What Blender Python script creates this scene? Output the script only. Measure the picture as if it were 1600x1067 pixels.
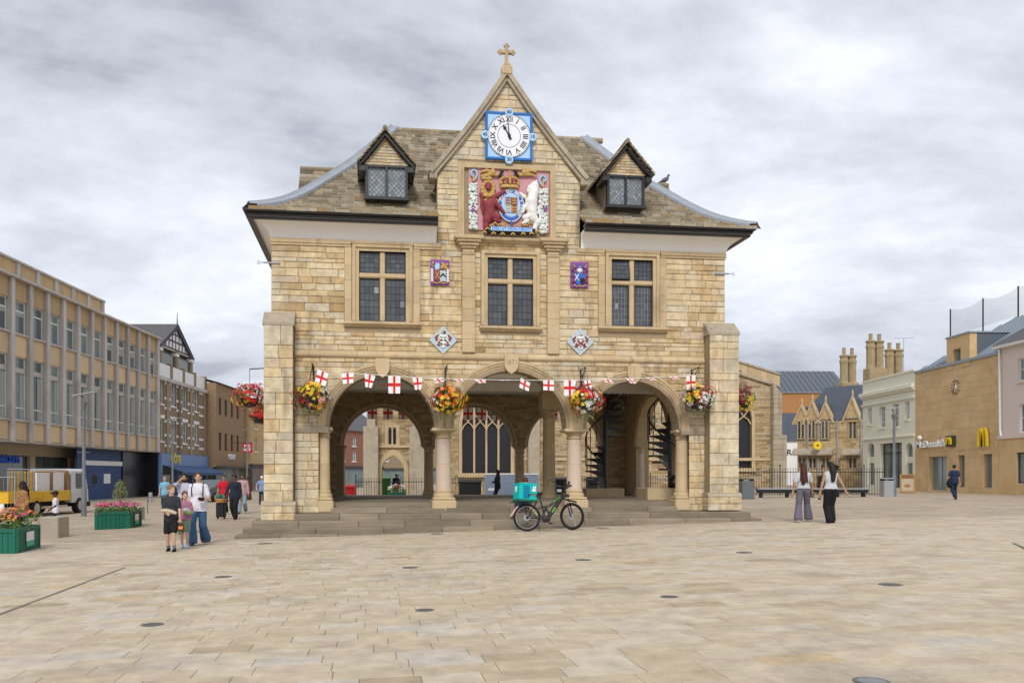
import bpy, bmesh, math, random
import numpy as np
from mathutils import Vector, Matrix
from math import sin, cos, pi, radians, sqrt, tanh, atan2

for o in list(bpy.data.objects):
    bpy.data.objects.remove(o)
SC = bpy.context.scene
COL = SC.collection
rnd = random.Random(7)

# ------------------------------------------------------------------ camera (level, with lens shift)
FP, CX, CY, H = 1300.0, 745.0, 742.0, 1.5          # focal length in pixels of the 1600 px photo, principal point, eye height
cam_d = bpy.data.cameras.new('camera')
cam = bpy.data.objects.new('camera', cam_d)
COL.objects.link(cam)
cam_d.sensor_width = 36.0
cam_d.lens = FP / 1600 * 36
cam_d.shift_x = (800 - CX) / 1600
cam_d.shift_y = (CY - 533.5) / 1600
cam_d.clip_start = 0.1
cam_d.clip_end = 3000
cam.location = (0, 0, H)
cam.rotation_euler = (radians(90), 0, 0)
SC.camera = cam

# ------------------------------------------------------------------ sky and sun
SUN_EL, SUN_AZ = radians(40), radians(184)          # azimuth measured clockwise from +Y: behind the camera
world = bpy.data.worlds.new('World')
SC.world = world
world.use_nodes = True
nt = world.node_tree
nt.nodes.clear()
def N(tree, kind, **kw):
    n = tree.nodes.new(kind)
    for k, v in kw.items():
        setattr(n, k, v)
    return n
def math_node(tree, op, a, b=None, c=None):
    n = N(tree, 'ShaderNodeMath', operation=op)
    for i, v in enumerate((a, b, c)):
        if v is None: continue
        if isinstance(v, (int, float)): n.inputs[i].default_value = v
        else: tree.links.new(v, n.inputs[i])
    return n.outputs[0]
out = N(nt, 'ShaderNodeOutputWorld')
sky = N(nt, 'ShaderNodeTexSky', sky_type='NISHITA', sun_disc=False, sun_elevation=SUN_EL, sun_rotation=SUN_AZ)
bg1 = N(nt, 'ShaderNodeBackground'); bg1.inputs[1].default_value = 0.06
nt.links.new(sky.outputs[0], bg1.inputs[0])
tc = N(nt, 'ShaderNodeTexCoord')
sep = N(nt, 'ShaderNodeSeparateXYZ'); nt.links.new(tc.outputs['Generated'], sep.inputs[0])
zz = math_node(nt, "ADD", math_node(nt, "MAXIMUM", sep.outputs[2], 0.0), 0.34)
px_ = math_node(nt, 'DIVIDE', sep.outputs[0], zz)
py_ = math_node(nt, 'DIVIDE', sep.outputs[1], zz)
cmb = N(nt, 'ShaderNodeCombineXYZ')
nt.links.new(px_, cmb.inputs[0]); nt.links.new(py_, cmb.inputs[1])
mp = N(nt, 'ShaderNodeMapping'); mp.inputs['Location'].default_value = (3.1, 7.4, 0); mp.inputs['Scale'].default_value = (0.75, 1.0, 1)
nt.links.new(cmb.outputs[0], mp.inputs[0])
n1 = N(nt, 'ShaderNodeTexNoise'); n1.inputs['Scale'].default_value = 1.2; n1.inputs['Detail'].default_value = 9; n1.inputs['Roughness'].default_value = 0.57; n1.inputs['Distortion'].default_value = 0.5
nt.links.new(mp.outputs[0], n1.inputs['Vector'])
n2 = N(nt, 'ShaderNodeTexNoise'); n2.inputs['Scale'].default_value = 2.6; n2.inputs['Detail'].default_value = 7; n2.inputs['Roughness'].default_value = 0.6
nt.links.new(mp.outputs[0], n2.inputs['Vector'])
mixn = math_node(nt, 'ADD', math_node(nt, 'MULTIPLY', n1.outputs[0], 0.64), math_node(nt, 'MULTIPLY', n2.outputs[0], 0.36))
ramp = N(nt, 'ShaderNodeValToRGB')
e = ramp.color_ramp.elements
SKYM = 0.88
e[0].position = 0.41; e[0].color = (0.37*SKYM, 0.39*SKYM, 0.45*SKYM, 1)
e[1].position = 0.605; e[1].color = (0.90*SKYM, 0.92*SKYM, 0.96*SKYM, 1)
for p, c in ((0.445, (0.49, 0.515, 0.58)), (0.50, (0.62, 0.65, 0.72)), (0.555, (0.76, 0.785, 0.84))):
    q = ramp.color_ramp.elements.new(p); q.color = (c[0]*SKYM, c[1]*SKYM, c[2]*SKYM, 1)
nt.links.new(mixn, ramp.inputs[0])
bg2 = N(nt, 'ShaderNodeBackground'); bg2.inputs[1].default_value = 1.0
nt.links.new(ramp.outputs[0], bg2.inputs[0])
mixs = N(nt, 'ShaderNodeMixShader'); mixs.inputs[0].default_value = 0.93
nt.links.new(bg1.outputs[0], mixs.inputs[1]); nt.links.new(bg2.outputs[0], mixs.inputs[2])
nt.links.new(mixs.outputs[0], out.inputs[0])

sun_d = bpy.data.lights.new('sun', 'SUN')
sun_d.energy = 1.5; sun_d.angle = radians(14); sun_d.color = (1.0, 0.95, 0.88)
sun = bpy.data.objects.new('sun', sun_d); COL.objects.link(sun)
sdir = Vector((sin(SUN_AZ)*cos(SUN_EL), cos(SUN_AZ)*cos(SUN_EL), sin(SUN_EL)))
sun.rotation_euler = sdir.to_track_quat('Z', 'Y').to_euler()
sun.location = (0, -10, 40)

SC.view_settings.view_transform = 'Standard'
SC.view_settings.look = 'None'
SC.view_settings.exposure = 0.55
SC.view_settings.gamma = 1.0
SC.render.engine = 'CYCLES'
SC.cycles.max_bounces = 6
SC.cycles.diffuse_bounces = 3

# ------------------------------------------------------------------ materials
MATS = {}
def mat(name, col, rough=0.8, col2=None, nscale=6.0, namt=0.5, var=0.12, bump=0.0, bscale=40.0, metal=0.0, ramp=None,
        stain=0.0, stain_col=(0.10, 0.08, 0.06), stain_scale=0.9, spec=0.3, alpha=1.0, stretch=(1, 1, 1), trans=0.0, coat=0.0, pale=0.0, streak=0.0):
    """procedural surface: colour picked by the pieces' own 'tint' attribute, mottled by noise, with fine relief"""
    m = bpy.data.materials.new(name); m.use_nodes = True
    t = m.node_tree; b = t.nodes['Principled BSDF']
    L = t.links.new
    at = N(t, 'ShaderNodeAttribute', attribute_name='tint')
    co = N(t, 'ShaderNodeTexCoord')
    mpn = N(t, 'ShaderNodeMapping'); mpn.inputs['Scale'].default_value = stretch
    L(co.outputs['Object'], mpn.inputs[0])
    fine = co.outputs['Object'] if pale > 0 else mpn.outputs[0]
    if ramp:
        r = N(t, 'ShaderNodeValToRGB')
        els = r.color_ramp.elements
        while len(els) < len(ramp): els.new(0.5)
        for q, (p, c) in zip(els, ramp):
            q.position = p; q.color = (*c, 1)
        L(at.outputs['Fac'], r.inputs[0]); c0 = r.outputs[0]
    else:
        rgb = N(t, 'ShaderNodeRGB'); rgb.outputs[0].default_value = (*col, 1); c0 = rgb.outputs[0]
    if namt > 0:
        nz = N(t, 'ShaderNodeTexNoise'); nz.inputs['Scale'].default_value = nscale; nz.inputs['Detail'].default_value = 8; nz.inputs['Roughness'].default_value = 0.65
        L(fine, nz.inputs['Vector'])
        mx = N(t, 'ShaderNodeMix', data_type='RGBA', blend_type='MIX' if col2 else 'MULTIPLY')
        mr = N(t, 'ShaderNodeMapRange'); mr.inputs[1].default_value = 0.32; mr.inputs[2].default_value = 0.68
        L(nz.outputs[0], mr.inputs[0])
        if col2:
            L(math_node(t, 'MULTIPLY', mr.outputs[0], namt), mx.inputs[0])
            mx.inputs[7].default_value = (*col2, 1)
        else:
            mx.inputs[0].default_value = 1.0
            v = math_node(t, 'ADD', math_node(t, 'MULTIPLY', mr.outputs[0], namt * 0.6), 1 - namt * 0.3)
            cc = N(t, 'ShaderNodeCombineColor'); L(v, cc.inputs[0]); L(v, cc.inputs[1]); L(v, cc.inputs[2])
            L(cc.outputs[0], mx.inputs[7])
        L(c0, mx.inputs[6]); c0 = mx.outputs[2]
    if stain > 0:
        ns = N(t, 'ShaderNodeTexNoise'); ns.inputs['Scale'].default_value = stain_scale; ns.inputs['Detail'].default_value = 10; ns.inputs['Roughness'].default_value = 0.7
        L(mpn.outputs[0], ns.inputs['Vector'])
        ms = N(t, 'ShaderNodeMapRange'); ms.inputs[1].default_value = 0.52; ms.inputs[2].default_value = 0.72; ms.inputs[4].default_value = stain
        L(ns.outputs[0], ms.inputs[0])
        mx2 = N(t, 'ShaderNodeMix', data_type='RGBA')
        L(ms.outputs[0], mx2.inputs[0]); L(c0, mx2.inputs[6]); mx2.inputs[7].default_value = (*stain_col, 1); c0 = mx2.outputs[2]
    if streak > 0:     # rain-washed dark runs
        ms_ = N(t, 'ShaderNodeMapping'); ms_.inputs['Scale'].default_value = (3.2, 3.2, 0.22); L(co.outputs['Object'], ms_.inputs[0])
        a1 = N(t, 'ShaderNodeTexNoise'); a1.inputs['Scale'].default_value = 1.8; a1.inputs['Detail'].default_value = 6; L(ms_.outputs[0], a1.inputs['Vector'])
        a2 = N(t, 'ShaderNodeTexNoise'); a2.inputs['Scale'].default_value = 0.6; a2.inputs['Detail'].default_value = 3; L(co.outputs['Object'], a2.inputs['Vector'])
        r1 = N(t, 'ShaderNodeMapRange'); r1.inputs[1].default_value = 0.50; r1.inputs[2].default_value = 0.70; L(a1.outputs[0], r1.inputs[0])
        r2 = N(t, 'ShaderNodeMapRange'); r2.inputs[1].default_value = 0.46; r2.inputs[2].default_value = 0.62; r2.inputs[4].default_value = streak; L(a2.outputs[0], r2.inputs[0])
        mx4 = N(t, 'ShaderNodeMix', data_type='RGBA'); L(math_node(t, 'MULTIPLY', r1.outputs[0], r2.outputs[0]), mx4.inputs[0]); L(c0, mx4.inputs[6]); mx4.inputs[7].default_value = (0.17, 0.135, 0.095, 1); c0 = mx4.outputs[2]
    if pale > 0:       # lime-washed and lichen-grey weathering
        npz = N(t, 'ShaderNodeTexNoise'); npz.inputs['Scale'].default_value = 0.75; npz.inputs['Detail'].default_value = 9; npz.inputs['Roughness'].default_value = 0.68
        mo = N(t, 'ShaderNodeMapping'); mo.inputs['Location'].default_value = (5, 3, 9); L(mpn.outputs[0], mo.inputs[0]); L(mo.outputs[0], npz.inputs['Vector'])
        mp2 = N(t, 'ShaderNodeMapRange'); mp2.inputs[1].default_value = 0.5; mp2.inputs[2].default_value = 0.7; mp2.inputs[4].default_value = pale
        L(npz.outputs[0], mp2.inputs[0])
        mx3 = N(t, 'ShaderNodeMix', data_type='RGBA'); L(mp2.outputs[0], mx3.inputs[0]); L(c0, mx3.inputs[6]); mx3.inputs[7].default_value = (0.60, 0.545, 0.43, 1); c0 = mx3.outputs[2]
    if var > 0 and not ramp:
        hs = N(t, 'ShaderNodeHueSaturation')
        L(math_node(t, 'ADD', math_node(t, 'MULTIPLY', at.outputs['Fac'], 2 * var), 1 - var), hs.inputs['Value'])
        L(c0, hs.inputs['Color']); c0 = hs.outputs[0]
    L(c0, b.inputs['Base Color'])
    b.inputs['Roughness'].default_value = rough
    b.inputs['Metallic'].default_value = metal
    b.inputs['Specular IOR Level'].default_value = spec
    if trans: b.inputs['Transmission Weight'].default_value = trans
    if coat: b.inputs['Coat Weight'].default_value = coat; b.inputs['Coat Roughness'].default_value = 0.15
    if alpha < 1: b.inputs['Alpha'].default_value = alpha
    if bump > 0:
        nb = N(t, 'ShaderNodeTexNoise'); nb.inputs['Scale'].default_value = bscale; nb.inputs['Detail'].default_value = 6
        L(fine, nb.inputs['Vector'])
        bp = N(t, 'ShaderNodeBump'); bp.inputs['Strength'].default_value = bump; bp.inputs['Distance'].default_value = 0.02
        L(nb.outputs[0], bp.inputs['Height']); L(bp.outputs[0], b.inputs['Normal'])
    MATS[name] = m
    return m

STONE_RAMP = [(0.0, (0.39, 0.27, 0.135)), (0.15, (0.48, 0.345, 0.18)), (0.38, (0.575, 0.435, 0.245)), (0.58, (0.62, 0.49, 0.295)),
              (0.78, (0.635, 0.54, 0.37)), (0.92, (0.53, 0.465, 0.35)), (1.0, (0.56, 0.45, 0.32))]
mat('stone', (.5, .4, .2), 0.9, ramp=STONE_RAMP, nscale=3.2, namt=0.95, bump=0.9, bscale=20, stain=0.6, stain_col=(0.235, 0.165, 0.085), stain_scale=2.0, stretch=(1, 1, .3), pale=.65, streak=.75)
mat('dressed_stone', (0.58, 0.46, 0.285), 0.85, col2=(0.45, 0.33, 0.19), nscale=2.2, namt=0.7, bump=0.3, bscale=35, stain=0.38, stain_col=(0.20, 0.165, 0.115), stain_scale=1.3, streak=.6)
mat('grey_stone', (0.44, 0.38, 0.29), 0.88, col2=(0.33, 0.28, 0.20), nscale=3, namt=0.7, bump=0.4, bscale=30, stain=0.5, stain_col=(0.15, 0.13, 0.10), stain_scale=1.6, streak=.7)
mat('mortar', (0.34, 0.26, 0.165), 0.95, nscale=10, namt=0.5, bump=0.3)
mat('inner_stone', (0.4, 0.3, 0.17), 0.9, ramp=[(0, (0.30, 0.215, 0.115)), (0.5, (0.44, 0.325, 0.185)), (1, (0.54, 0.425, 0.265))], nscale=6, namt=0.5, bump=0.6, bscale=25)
mat('pink_stone', (0.60, 0.47, 0.385), 0.85, col2=(0.50, 0.41, 0.30), nscale=1.6, namt=0.8, bump=0.25, stain=0.4, stain_col=(0.30, 0.24, 0.17), stain_scale=2.0)
mat('step_stone', (0.31, 0.255, 0.185), 0.85, col2=(0.18, 0.148, 0.108), nscale=1.6, namt=0.9, var=0.2, bump=0.35, stain=0.55, stain_col=(0.11, 0.095, 0.075), stain_scale=1.2, stretch=(0.5, 1, 2.2))
mat('plaster', (0.91, 0.90, 0.88), 0.7, namt=0.08, nscale=2)
mat('ceiling_plaster', (0.80, 0.77, 0.70), 0.8, namt=0.12, nscale=2)
mat('black_paint', (0.022, 0.022, 0.026), 0.35, namt=0.3, spec=0.5)
mat('iron', (0.018, 0.018, 0.02), 0.42, namt=0.3, spec=0.5)
mat('slate', (.3, .24, .16), 0.9, ramp=[(0, (0.112, 0.096, 0.068)), (0.3, (0.195, 0.164, 0.115)), (0.6, (0.28, 0.237, 0.168)), (0.85, (0.37, 0.33, 0.25)), (1, (0.30, 0.205, 0.10))],
    nscale=7, namt=0.7, bump=0.5, bscale=22, stain=0.45, stain_col=(0.36, 0.21, 0.06), stain_scale=1.4)
mat('lead', (0.33, 0.365, 0.41), 0.5, col2=(0.24, 0.27, 0.31), nscale=3, namt=0.6, spec=0.4)
mat('glass_dark', (0.055, 0.065, 0.075), 0.12, col2=(0.12, 0.135, 0.15), nscale=1.2, namt=0.5, var=0.25, spec=0.6)
mat('glass_pale', (0.25, 0.29, 0.32), 0.15, col2=(0.16, 0.19, 0.22), nscale=2.5, namt=0.6, var=0.3, spec=0.6)
mat('came', (0.22, 0.23, 0.24), 0.5, namt=0.2)
mat('window_iron', (0.035, 0.03, 0.028), 0.5, namt=0.3)
mat('white', (0.80, 0.80, 0.79), 0.6, namt=0.06)
mat('cloth_white', (0.82, 0.81, 0.82), 0.85, namt=0.08)
mat('cloth_red', (0.62, 0.03, 0.03), 0.85, namt=0.1)
mat('gold', (0.56, 0.36, 0.10), 0.5, col2=(0.33, 0.20, 0.05), nscale=25, namt=0.6, spec=0.5)
mat('arms_pink', (0.58, 0.30, 0.33), 0.8, namt=0.2)
mat('maroon', (0.25, 0.045, 0.055), 0.6, namt=0.3, nscale=15)
mat('royal_blue', (0.03, 0.14, 0.50), 0.55, namt=0.1)
mat('pale_blue', (0.38, 0.60, 0.86), 0.6, namt=0.06)
mat('clock_blue', (0.02, 0.16, 0.50), 0.55, namt=0.1)
mat('dial_white', (0.80, 0.83, 0.87), 0.5, namt=0.05)
mat('ink', (0.012, 0.012, 0.016), 0.5, namt=0.0)
mat('mint', (0.50, 0.74, 0.62), 0.6, namt=0.2, nscale=12)
mat('leaf_green', (0.06, 0.28, 0.13), 0.6, namt=0.3)
mat('purple', (0.25, 0.08, 0.32), 0.7, namt=0.15)
mat('panel_grey', (0.46, 0.55, 0.62), 0.6, namt=0.12)

# ------------------------------------------------------------------ mesh helpers
def link(o, parent=None):
    COL.objects.link(o)
    if parent is not None: o.parent = parent
    return o
def tag(o, label=None, cat=None, group=None, kind=None):
    if label: o['label'] = label
    if cat: o['category'] = cat
    if group: o['group'] = group
    if kind: o['kind'] = kind
    return o
def empty(name, loc=(0, 0, 0), rz=0.0, label=None, cat=None, group=None, kind=None):
    o = bpy.data.objects.new(name, None); o.empty_display_size = 0.3
    o.location = loc; o.rotation_euler = (0, 0, rz)
    COL.objects.link(o)
    return tag(o, label, cat, group, kind)
def copy_tree(o, parent=None):
    c = o.copy(); COL.objects.link(c)
    if parent is not None: c.parent = parent
    for ch in [x for x in COL.objects if x.parent == o]:
        copy_tree(ch, c)
    return c

class MB:
    def __init__(s):
        s.v = []; s.f = []; s.m = []; s.t = []; s.cur = 0; s.tint = 0.5; s.X = None
    def add(s, vs, fs, tint=None, m=None):
        n = len(s.v)
        if s.X is not None: vs = [tuple(s.X @ Vector(p)) for p in vs]
        s.v.extend(vs); tt = s.tint if tint is None else tint
        s.t.extend([tt] * len(vs))
        for f in fs:
            s.f.append(tuple(i + n for i in f)); s.m.append(s.cur if m is None else m)
        return s
    def box(s, x0, x1, y0, y1, z0, z1, tint=None, m=None):
        return s.add([(x0, y0, z0), (x1, y0, z0), (x1, y1, z0), (x0, y1, z0), (x0, y0, z1), (x1, y0, z1), (x1, y1, z1), (x0, y1, z1)],
                     [(0, 3, 2, 1), (4, 5, 6, 7), (0, 1, 5, 4), (1, 2, 6, 5), (2, 3, 7, 6), (3, 0, 4, 7)], tint, m)
    def cbox(s, x0, x1, y0, y1, z0, z1, c=0.01, tint=None, m=None):
        """box with all edges chamfered"""
        vs = []; fs = []
        xs, ys, zs = (x0, x1), (y0, y1), (z0, z1)
        idx = {}
        for i in (0, 1):
            for j in (0, 1):
                for k in (0, 1):
                    sx, sy, sz = (1 - 2*i), (1 - 2*j), (1 - 2*k)
                    idx[i, j, k] = len(vs)
                    vs += [(xs[i], ys[j] + sy*c, zs[k] + sz*c), (xs[i] + sx*c, ys[j], zs[k] + sz*c), (xs[i] + sx*c, ys[j] + sy*c, zs[k])]
        I = lambda i, j, k, a: idx[i, j, k] + a
        for i in (0, 1):
            q = [I(i, 0, 0, 0), I(i, 1, 0, 0), I(i, 1, 1, 0), I(i, 0, 1, 0)]; fs.append(q if i else q[::-1])
            q = [I(0, i, 0, 1), I(0, i, 1, 1), I(1, i, 1, 1), I(1, i, 0, 1)]; fs.append(q if i else q[::-1])
            q = [I(0, 0, i, 2), I(1, 0, i, 2), I(1, 1, i, 2), I(0, 1, i, 2)]; fs.append(q if i else q[::-1])
        for a in (0, 1):
            for b in (0, 1):
                fs.append([I(a, b, 0, 0), I(a, b, 0, 1), I(a, b, 1, 1), I(a, b, 1, 0)])
                fs.append([I(a, 0, b, 0), I(a, 1, b, 0), I(a, 1, b, 2), I(a, 0, b, 2)])
                fs.append([I(0, a, b, 1), I(1, a, b, 1), I(1, a, b, 2), I(0, a, b, 2)])
                for k in (0, 1): fs.append([I(a, b, k, 0), I(a, b, k, 1), I(a, b, k, 2)])
        return s.add(vs, fs, tint, m)
    def prism(s, poly, y0, y1, tint=None, m=None):
        """polygon in the (x, z) plane pushed from y0 (front) to y1"""
        n = len(poly)
        vs = [(p[0], y0, p[1]) for p in poly] + [(p[0], y1, p[1]) for p in poly]
        fs = [tuple(range(n)), tuple(range(2*n - 1, n - 1, -1))] + [(i, (i + 1) % n + 0, (i + 1) % n + n, i + n) for i in range(n)]
        fs = fs[:2] + [(i, i + n, (i + 1) % n + n, (i + 1) % n) for i in range(n)]
        return s.add(vs, fs, tint, m)
    def hprism(s, poly, z0, z1, tint=None, m=None):
        n = len(poly)
        vs = [(p[0], p[1], z0) for p in poly] + [(p[0], p[1], z1) for p in poly]
        fs = [tuple(range(n - 1, -1, -1)), tuple(range(n, 2*n))] + [(i, (i + 1) % n, (i + 1) % n + n, i + n) for i in range(n)]
        return s.add(vs, fs, tint, m)
    def xprism(s, poly, x0, x1, tint=None, m=None):
        """polygon in the (y, z) plane pushed along x"""
        n = len(poly)
        vs = [(x0, p[0], p[1]) for p in poly] + [(x1, p[0], p[1]) for p in poly]
        fs = [tuple(range(n)), tuple(range(2*n - 1, n - 1, -1))] + [(i, i + n, (i + 1) % n + n, (i + 1) % n) for i in range(n)]
        return s.add(vs, fs, tint, m)
    def tube(s, pts, r, n=6, tint=None, m=None, closed=False):
        pts = [Vector(p) for p in pts]; k = len(pts)
        rs = r if isinstance(r, (list, tuple)) else [r] * k
        vs = []; fs = []; up = None
        for i, p in enumerate(pts):
            if closed: d = pts[(i + 1) % k] - pts[i - 1]
            else: d = pts[min(i + 1, k - 1)] - pts[max(i - 1, 0)]
            d = d.normalized() if d.length > 1e-9 else Vector((0, 0, 1))
            if up is None: up = Vector((0, 0, 1)) if abs(d.z) < 0.9 else Vector((0, 1, 0))
            a = d.cross(up)
            if a.length < 1e-4: a = d.cross(Vector((1, 0, 0)))
            a.normalize(); b = a.cross(d).normalized(); up = b
            for j in range(n):
                q = 2*pi*j/n
                vs.append(tuple(p + (a*cos(q) + b*sin(q)) * rs[i]))
        for i in range(k if closed else k - 1):
            i2 = (i + 1) % k
            for j in range(n):
                j2 = (j + 1) % n
                fs.append((i*n + j, i*n + j2, i2*n + j2, i2*n + j))
        if not closed:
            fs.append(tuple(range(n - 1, -1, -1))); fs.append(tuple(range((k - 1)*n, k*n)))
        return s.add(vs, fs, tint, m)
    def lathe(s, prof, n=16, c=(0, 0, 0), tint=None, m=None, a0=0.0, a1=2*pi, sx=1.0, sy=1.0):
        full = abs(a1 - a0 - 2*pi) < 1e-6
        k = n if full else n + 1
        vs = []; fs = []
        for r, z in prof:
            for j in range(k):
                q = a0 + (a1 - a0)*j/n
                vs.append((c[0] + r*cos(q)*sx, c[1] + r*sin(q)*sy, c[2] + z))
        for i in range(len(prof) - 1):
            for j in range(n):
                j2 = (j + 1) % k
                fs.append((i*k + j, i*k + j2, (i + 1)*k + j2, (i + 1)*k + j))
        fs.append(tuple(range(k - 1, -1, -1))); fs.append(tuple(range((len(prof) - 1)*k, len(prof)*k)))
        return s.add(vs, fs, tint, m)
    def ball(s, c, r, n=8, k=5, tint=None, m=None, sc=(1, 1, 1)):
        prof = [(max(r*sin(pi*i/k), 0.0005), -r*cos(pi*i/k)) for i in range(k + 1)]
        vs0 = s.v; base = len(s.v)
        keep = s.X; s.X = None
        tmp = MB().lathe(prof, n)
        s.X = keep
        return s.add([(c[0] + p[0]*sc[0], c[1] + p[1]*sc[1], c[2] + p[2]*sc[2]) for p in tmp.v], tmp.f, tint, m)
    def grid(s, P, tint=None, m=None, matfn=None):
        """P: rows of points"""
        R, Cc = len(P), len(P[0])
        n = len(s.v)
        pts = [tuple(s.X @ Vector(p)) if s.X is not None else tuple(p) for row in P for p in row]
        s.v.extend(pts); s.t.extend([s.tint if tint is None else tint] * len(pts))
        for i in range(R - 1):
            for j in range(Cc - 1):
                s.f.append((n + i*Cc + j, n + i*Cc + j + 1, n + (i + 1)*Cc + j + 1, n + (i + 1)*Cc + j))
                s.m.append(matfn(i, j) if matfn else (s.cur if m is None else m))
        return s
    def mesh(s, name, mats, smooth=None):
        me = bpy.data.meshes.new(name)
        me.from_pydata(s.v, [], s.f)
        for m_ in (mats if isinstance(mats, (list, tuple)) else [mats]):
            me.materials.append(MATS[m_] if isinstance(m_, str) else m_)
        if len(me.polygons) == len(s.m): me.polygons.foreach_set('material_index', s.m)
        a = me.attributes.new('tint', 'FLOAT', 'POINT'); a.data.foreach_set('value', s.t)
        if smooth is not None:
            me.polygons.foreach_set('use_smooth', [True] * len(me.polygons))
            me.set_sharp_from_angle(angle=radians(smooth))
        me.update()
        return me
    def build(s, name, mats, parent=None, smooth=None, kind=None):
        o = bpy.data.objects.new(name, s.mesh(name, mats, smooth))
        link(o, parent)
        if kind: o['kind'] = kind
        return o

def fill_shape(outline, holes, y0, y1):
    """flat wall with openings: outline and holes are (x, z) loops; returns an MB holding the solid"""
    from mathutils.geometry import delaunay_2d_cdt
    pts = []; edges = []; faces = []
    for loop in [outline] + holes:
        b = len(pts); pts += [Vector(p) for p in loop]
        edges += [(b + i, b + (i + 1) % len(loop)) for i in range(len(loop))]
    vo, eo, fo, *_ = delaunay_2d_cdt(pts, edges, [], 0, 1e-5)
    def inside(p, loop):
        c = False; n = len(loop)
        for i in range(n):
            a, b = loop[i], loop[(i + 1) % n]
            if (a[1] > p[1]) != (b[1] > p[1]) and p[0] < (b[0] - a[0])*(p[1] - a[1])/(b[1] - a[1]) + a[0]: c = not c
        return c
    mb = MB()
    keep = []
    for f in fo:
        cxy = sum((vo[i] for i in f), Vector((0, 0))) / len(f)
        if inside(cxy, outline) and not any(inside(cxy, h) for h in holes):
            a, b, c = (vo[f[0]], vo[f[1]], vo[f[2]])
            area = (b - a).x*(c - a).y - (b - a).y*(c - a).x
            keep.append(tuple(f) if area > 0 else tuple(reversed(f)))
    n = len(vo)
    vs = [(p.x, y0, p.y) for p in vo] + [(p.x, y1, p.y) for p in vo]
    fs = [f for f in keep] + [tuple(i + n for i in reversed(f)) for f in keep]
    cnt = {}
    for f in keep:
        for i in range(len(f)):
            a, b = f[i], f[(i + 1) % len(f)]
            cnt[(a, b)] = 1
    for (a, b) in list(cnt):
        if (b, a) not in cnt: fs.append((b, a, a + n, b + n))
    mb.add(vs, fs)
    return mb

def text_mb(txt, size, depth=0.01, align='CENTER', bold=0.0):
    """flat lettering in the (x, z) plane, front at y = -depth, centred on the baseline middle"""
    cu = bpy.data.curves.new('lettering', 'FONT'); cu.body = txt; cu.size = size; cu.align_x = align; cu.align_y = 'CENTER'
    cu.extrude = depth / 2; cu.offset = bold; cu.resolution_u = 3
    o = bpy.data.objects.new('lettering', cu); COL.objects.link(o)
    dg = bpy.context.evaluated_depsgraph_get(); dg.update()
    me = bpy.data.meshes.new_from_object(o.evaluated_get(dg))
    mb = MB()
    mb.add([(v.co.x, -v.co.z - depth/2, v.co.y) for v in me.vertices], [tuple(p.vertices) for p in me.polygons])
    bpy.data.objects.remove(o); bpy.data.curves.remove(cu); bpy.data.meshes.remove(me)
    return mb
def shift(mb, dx=0, dy=0, dz=0, sx=1, sz=1):
    mb.v = [(p[0]*sx + dx, p[1] + dy, p[2]*sz + dz) for p in mb.v]
    return mb
def merge(a, b, m=None):
    n = len(a.v); a.v += b.v; a.t += b.t
    a.f += [tuple(i + n for i in f) for f in b.f]
    a.m += (b.m if m is None else [m]*len(b.f))
    return a

# ------------------------------------------------------------------ places: the sloping square and facade planes
def ground(x):
    return 0.05 + 0.35 * tanh((x - 1) / 14)
def at(px, D):
    return (px - CX) / FP * D
def zat(py, D):
    return H + (CY - py) / FP * D
def on_ground(px, py):
    D = 20.0
    for _ in range(30):
        D = (H - ground(at(px, D))) * FP / (py - CY)
    return at(px, D), D
class Plane:
    """vertical facade plane: origin (x, y), running direction angle a; local x along it, local y away from the viewer"""
    def __init__(s, x, y, a):
        s.o = Vector((x, y)); s.a = a; s.u = Vector((cos(a), sin(a))); s.w = Vector((-sin(a), cos(a)))
    def __call__(s, px, py, o=0.0):
        d = Vector(((px - CX) / FP, 1.0))
        D = (s.o.dot(s.w) - o) / d.dot(s.w)
        return (d*D - s.o).dot(s.u), H + (CY - py) / FP * D
    def world(s, u, w):
        p = s.o + s.u*u + s.w*w
        return p.x, p.y
# ================================================================== GROUND
def build_ground():
    g = MB()
    xs = [-160, -110, -80, -60, -45, -34, -26, -20, -16, -13, -10, -8, -6, -4, -2, 0, 2, 4, 6, 8, 10, 13, 16, 20, 26, 34, 45, 60, 80, 110, 160]
    ys = [-60, 0, 20, 30, 60, 100, 160, 300, 700]
    g.grid([[(x, y, ground(x) - 0.012) for x in xs] for y in ys])
    return g.build('ground', 'far_paving', kind='structure')
pv = mat('paving', (.5, .43, .33), 0.85, ramp=[(0, (0.40, 0.31, 0.21)), (0.25, (0.485, 0.395, 0.275)), (0.5, (0.52, 0.435, 0.315)), (0.75, (0.53, 0.46, 0.36)), (0.9, (0.495, 0.45, 0.38)), (1, (0.53, 0.40, 0.245))],
    nscale=4.0, namt=0.6, bump=0.25, bscale=60, stain=0.6, stain_col=(0.215, 0.18, 0.145), stain_scale=0.55)
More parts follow.
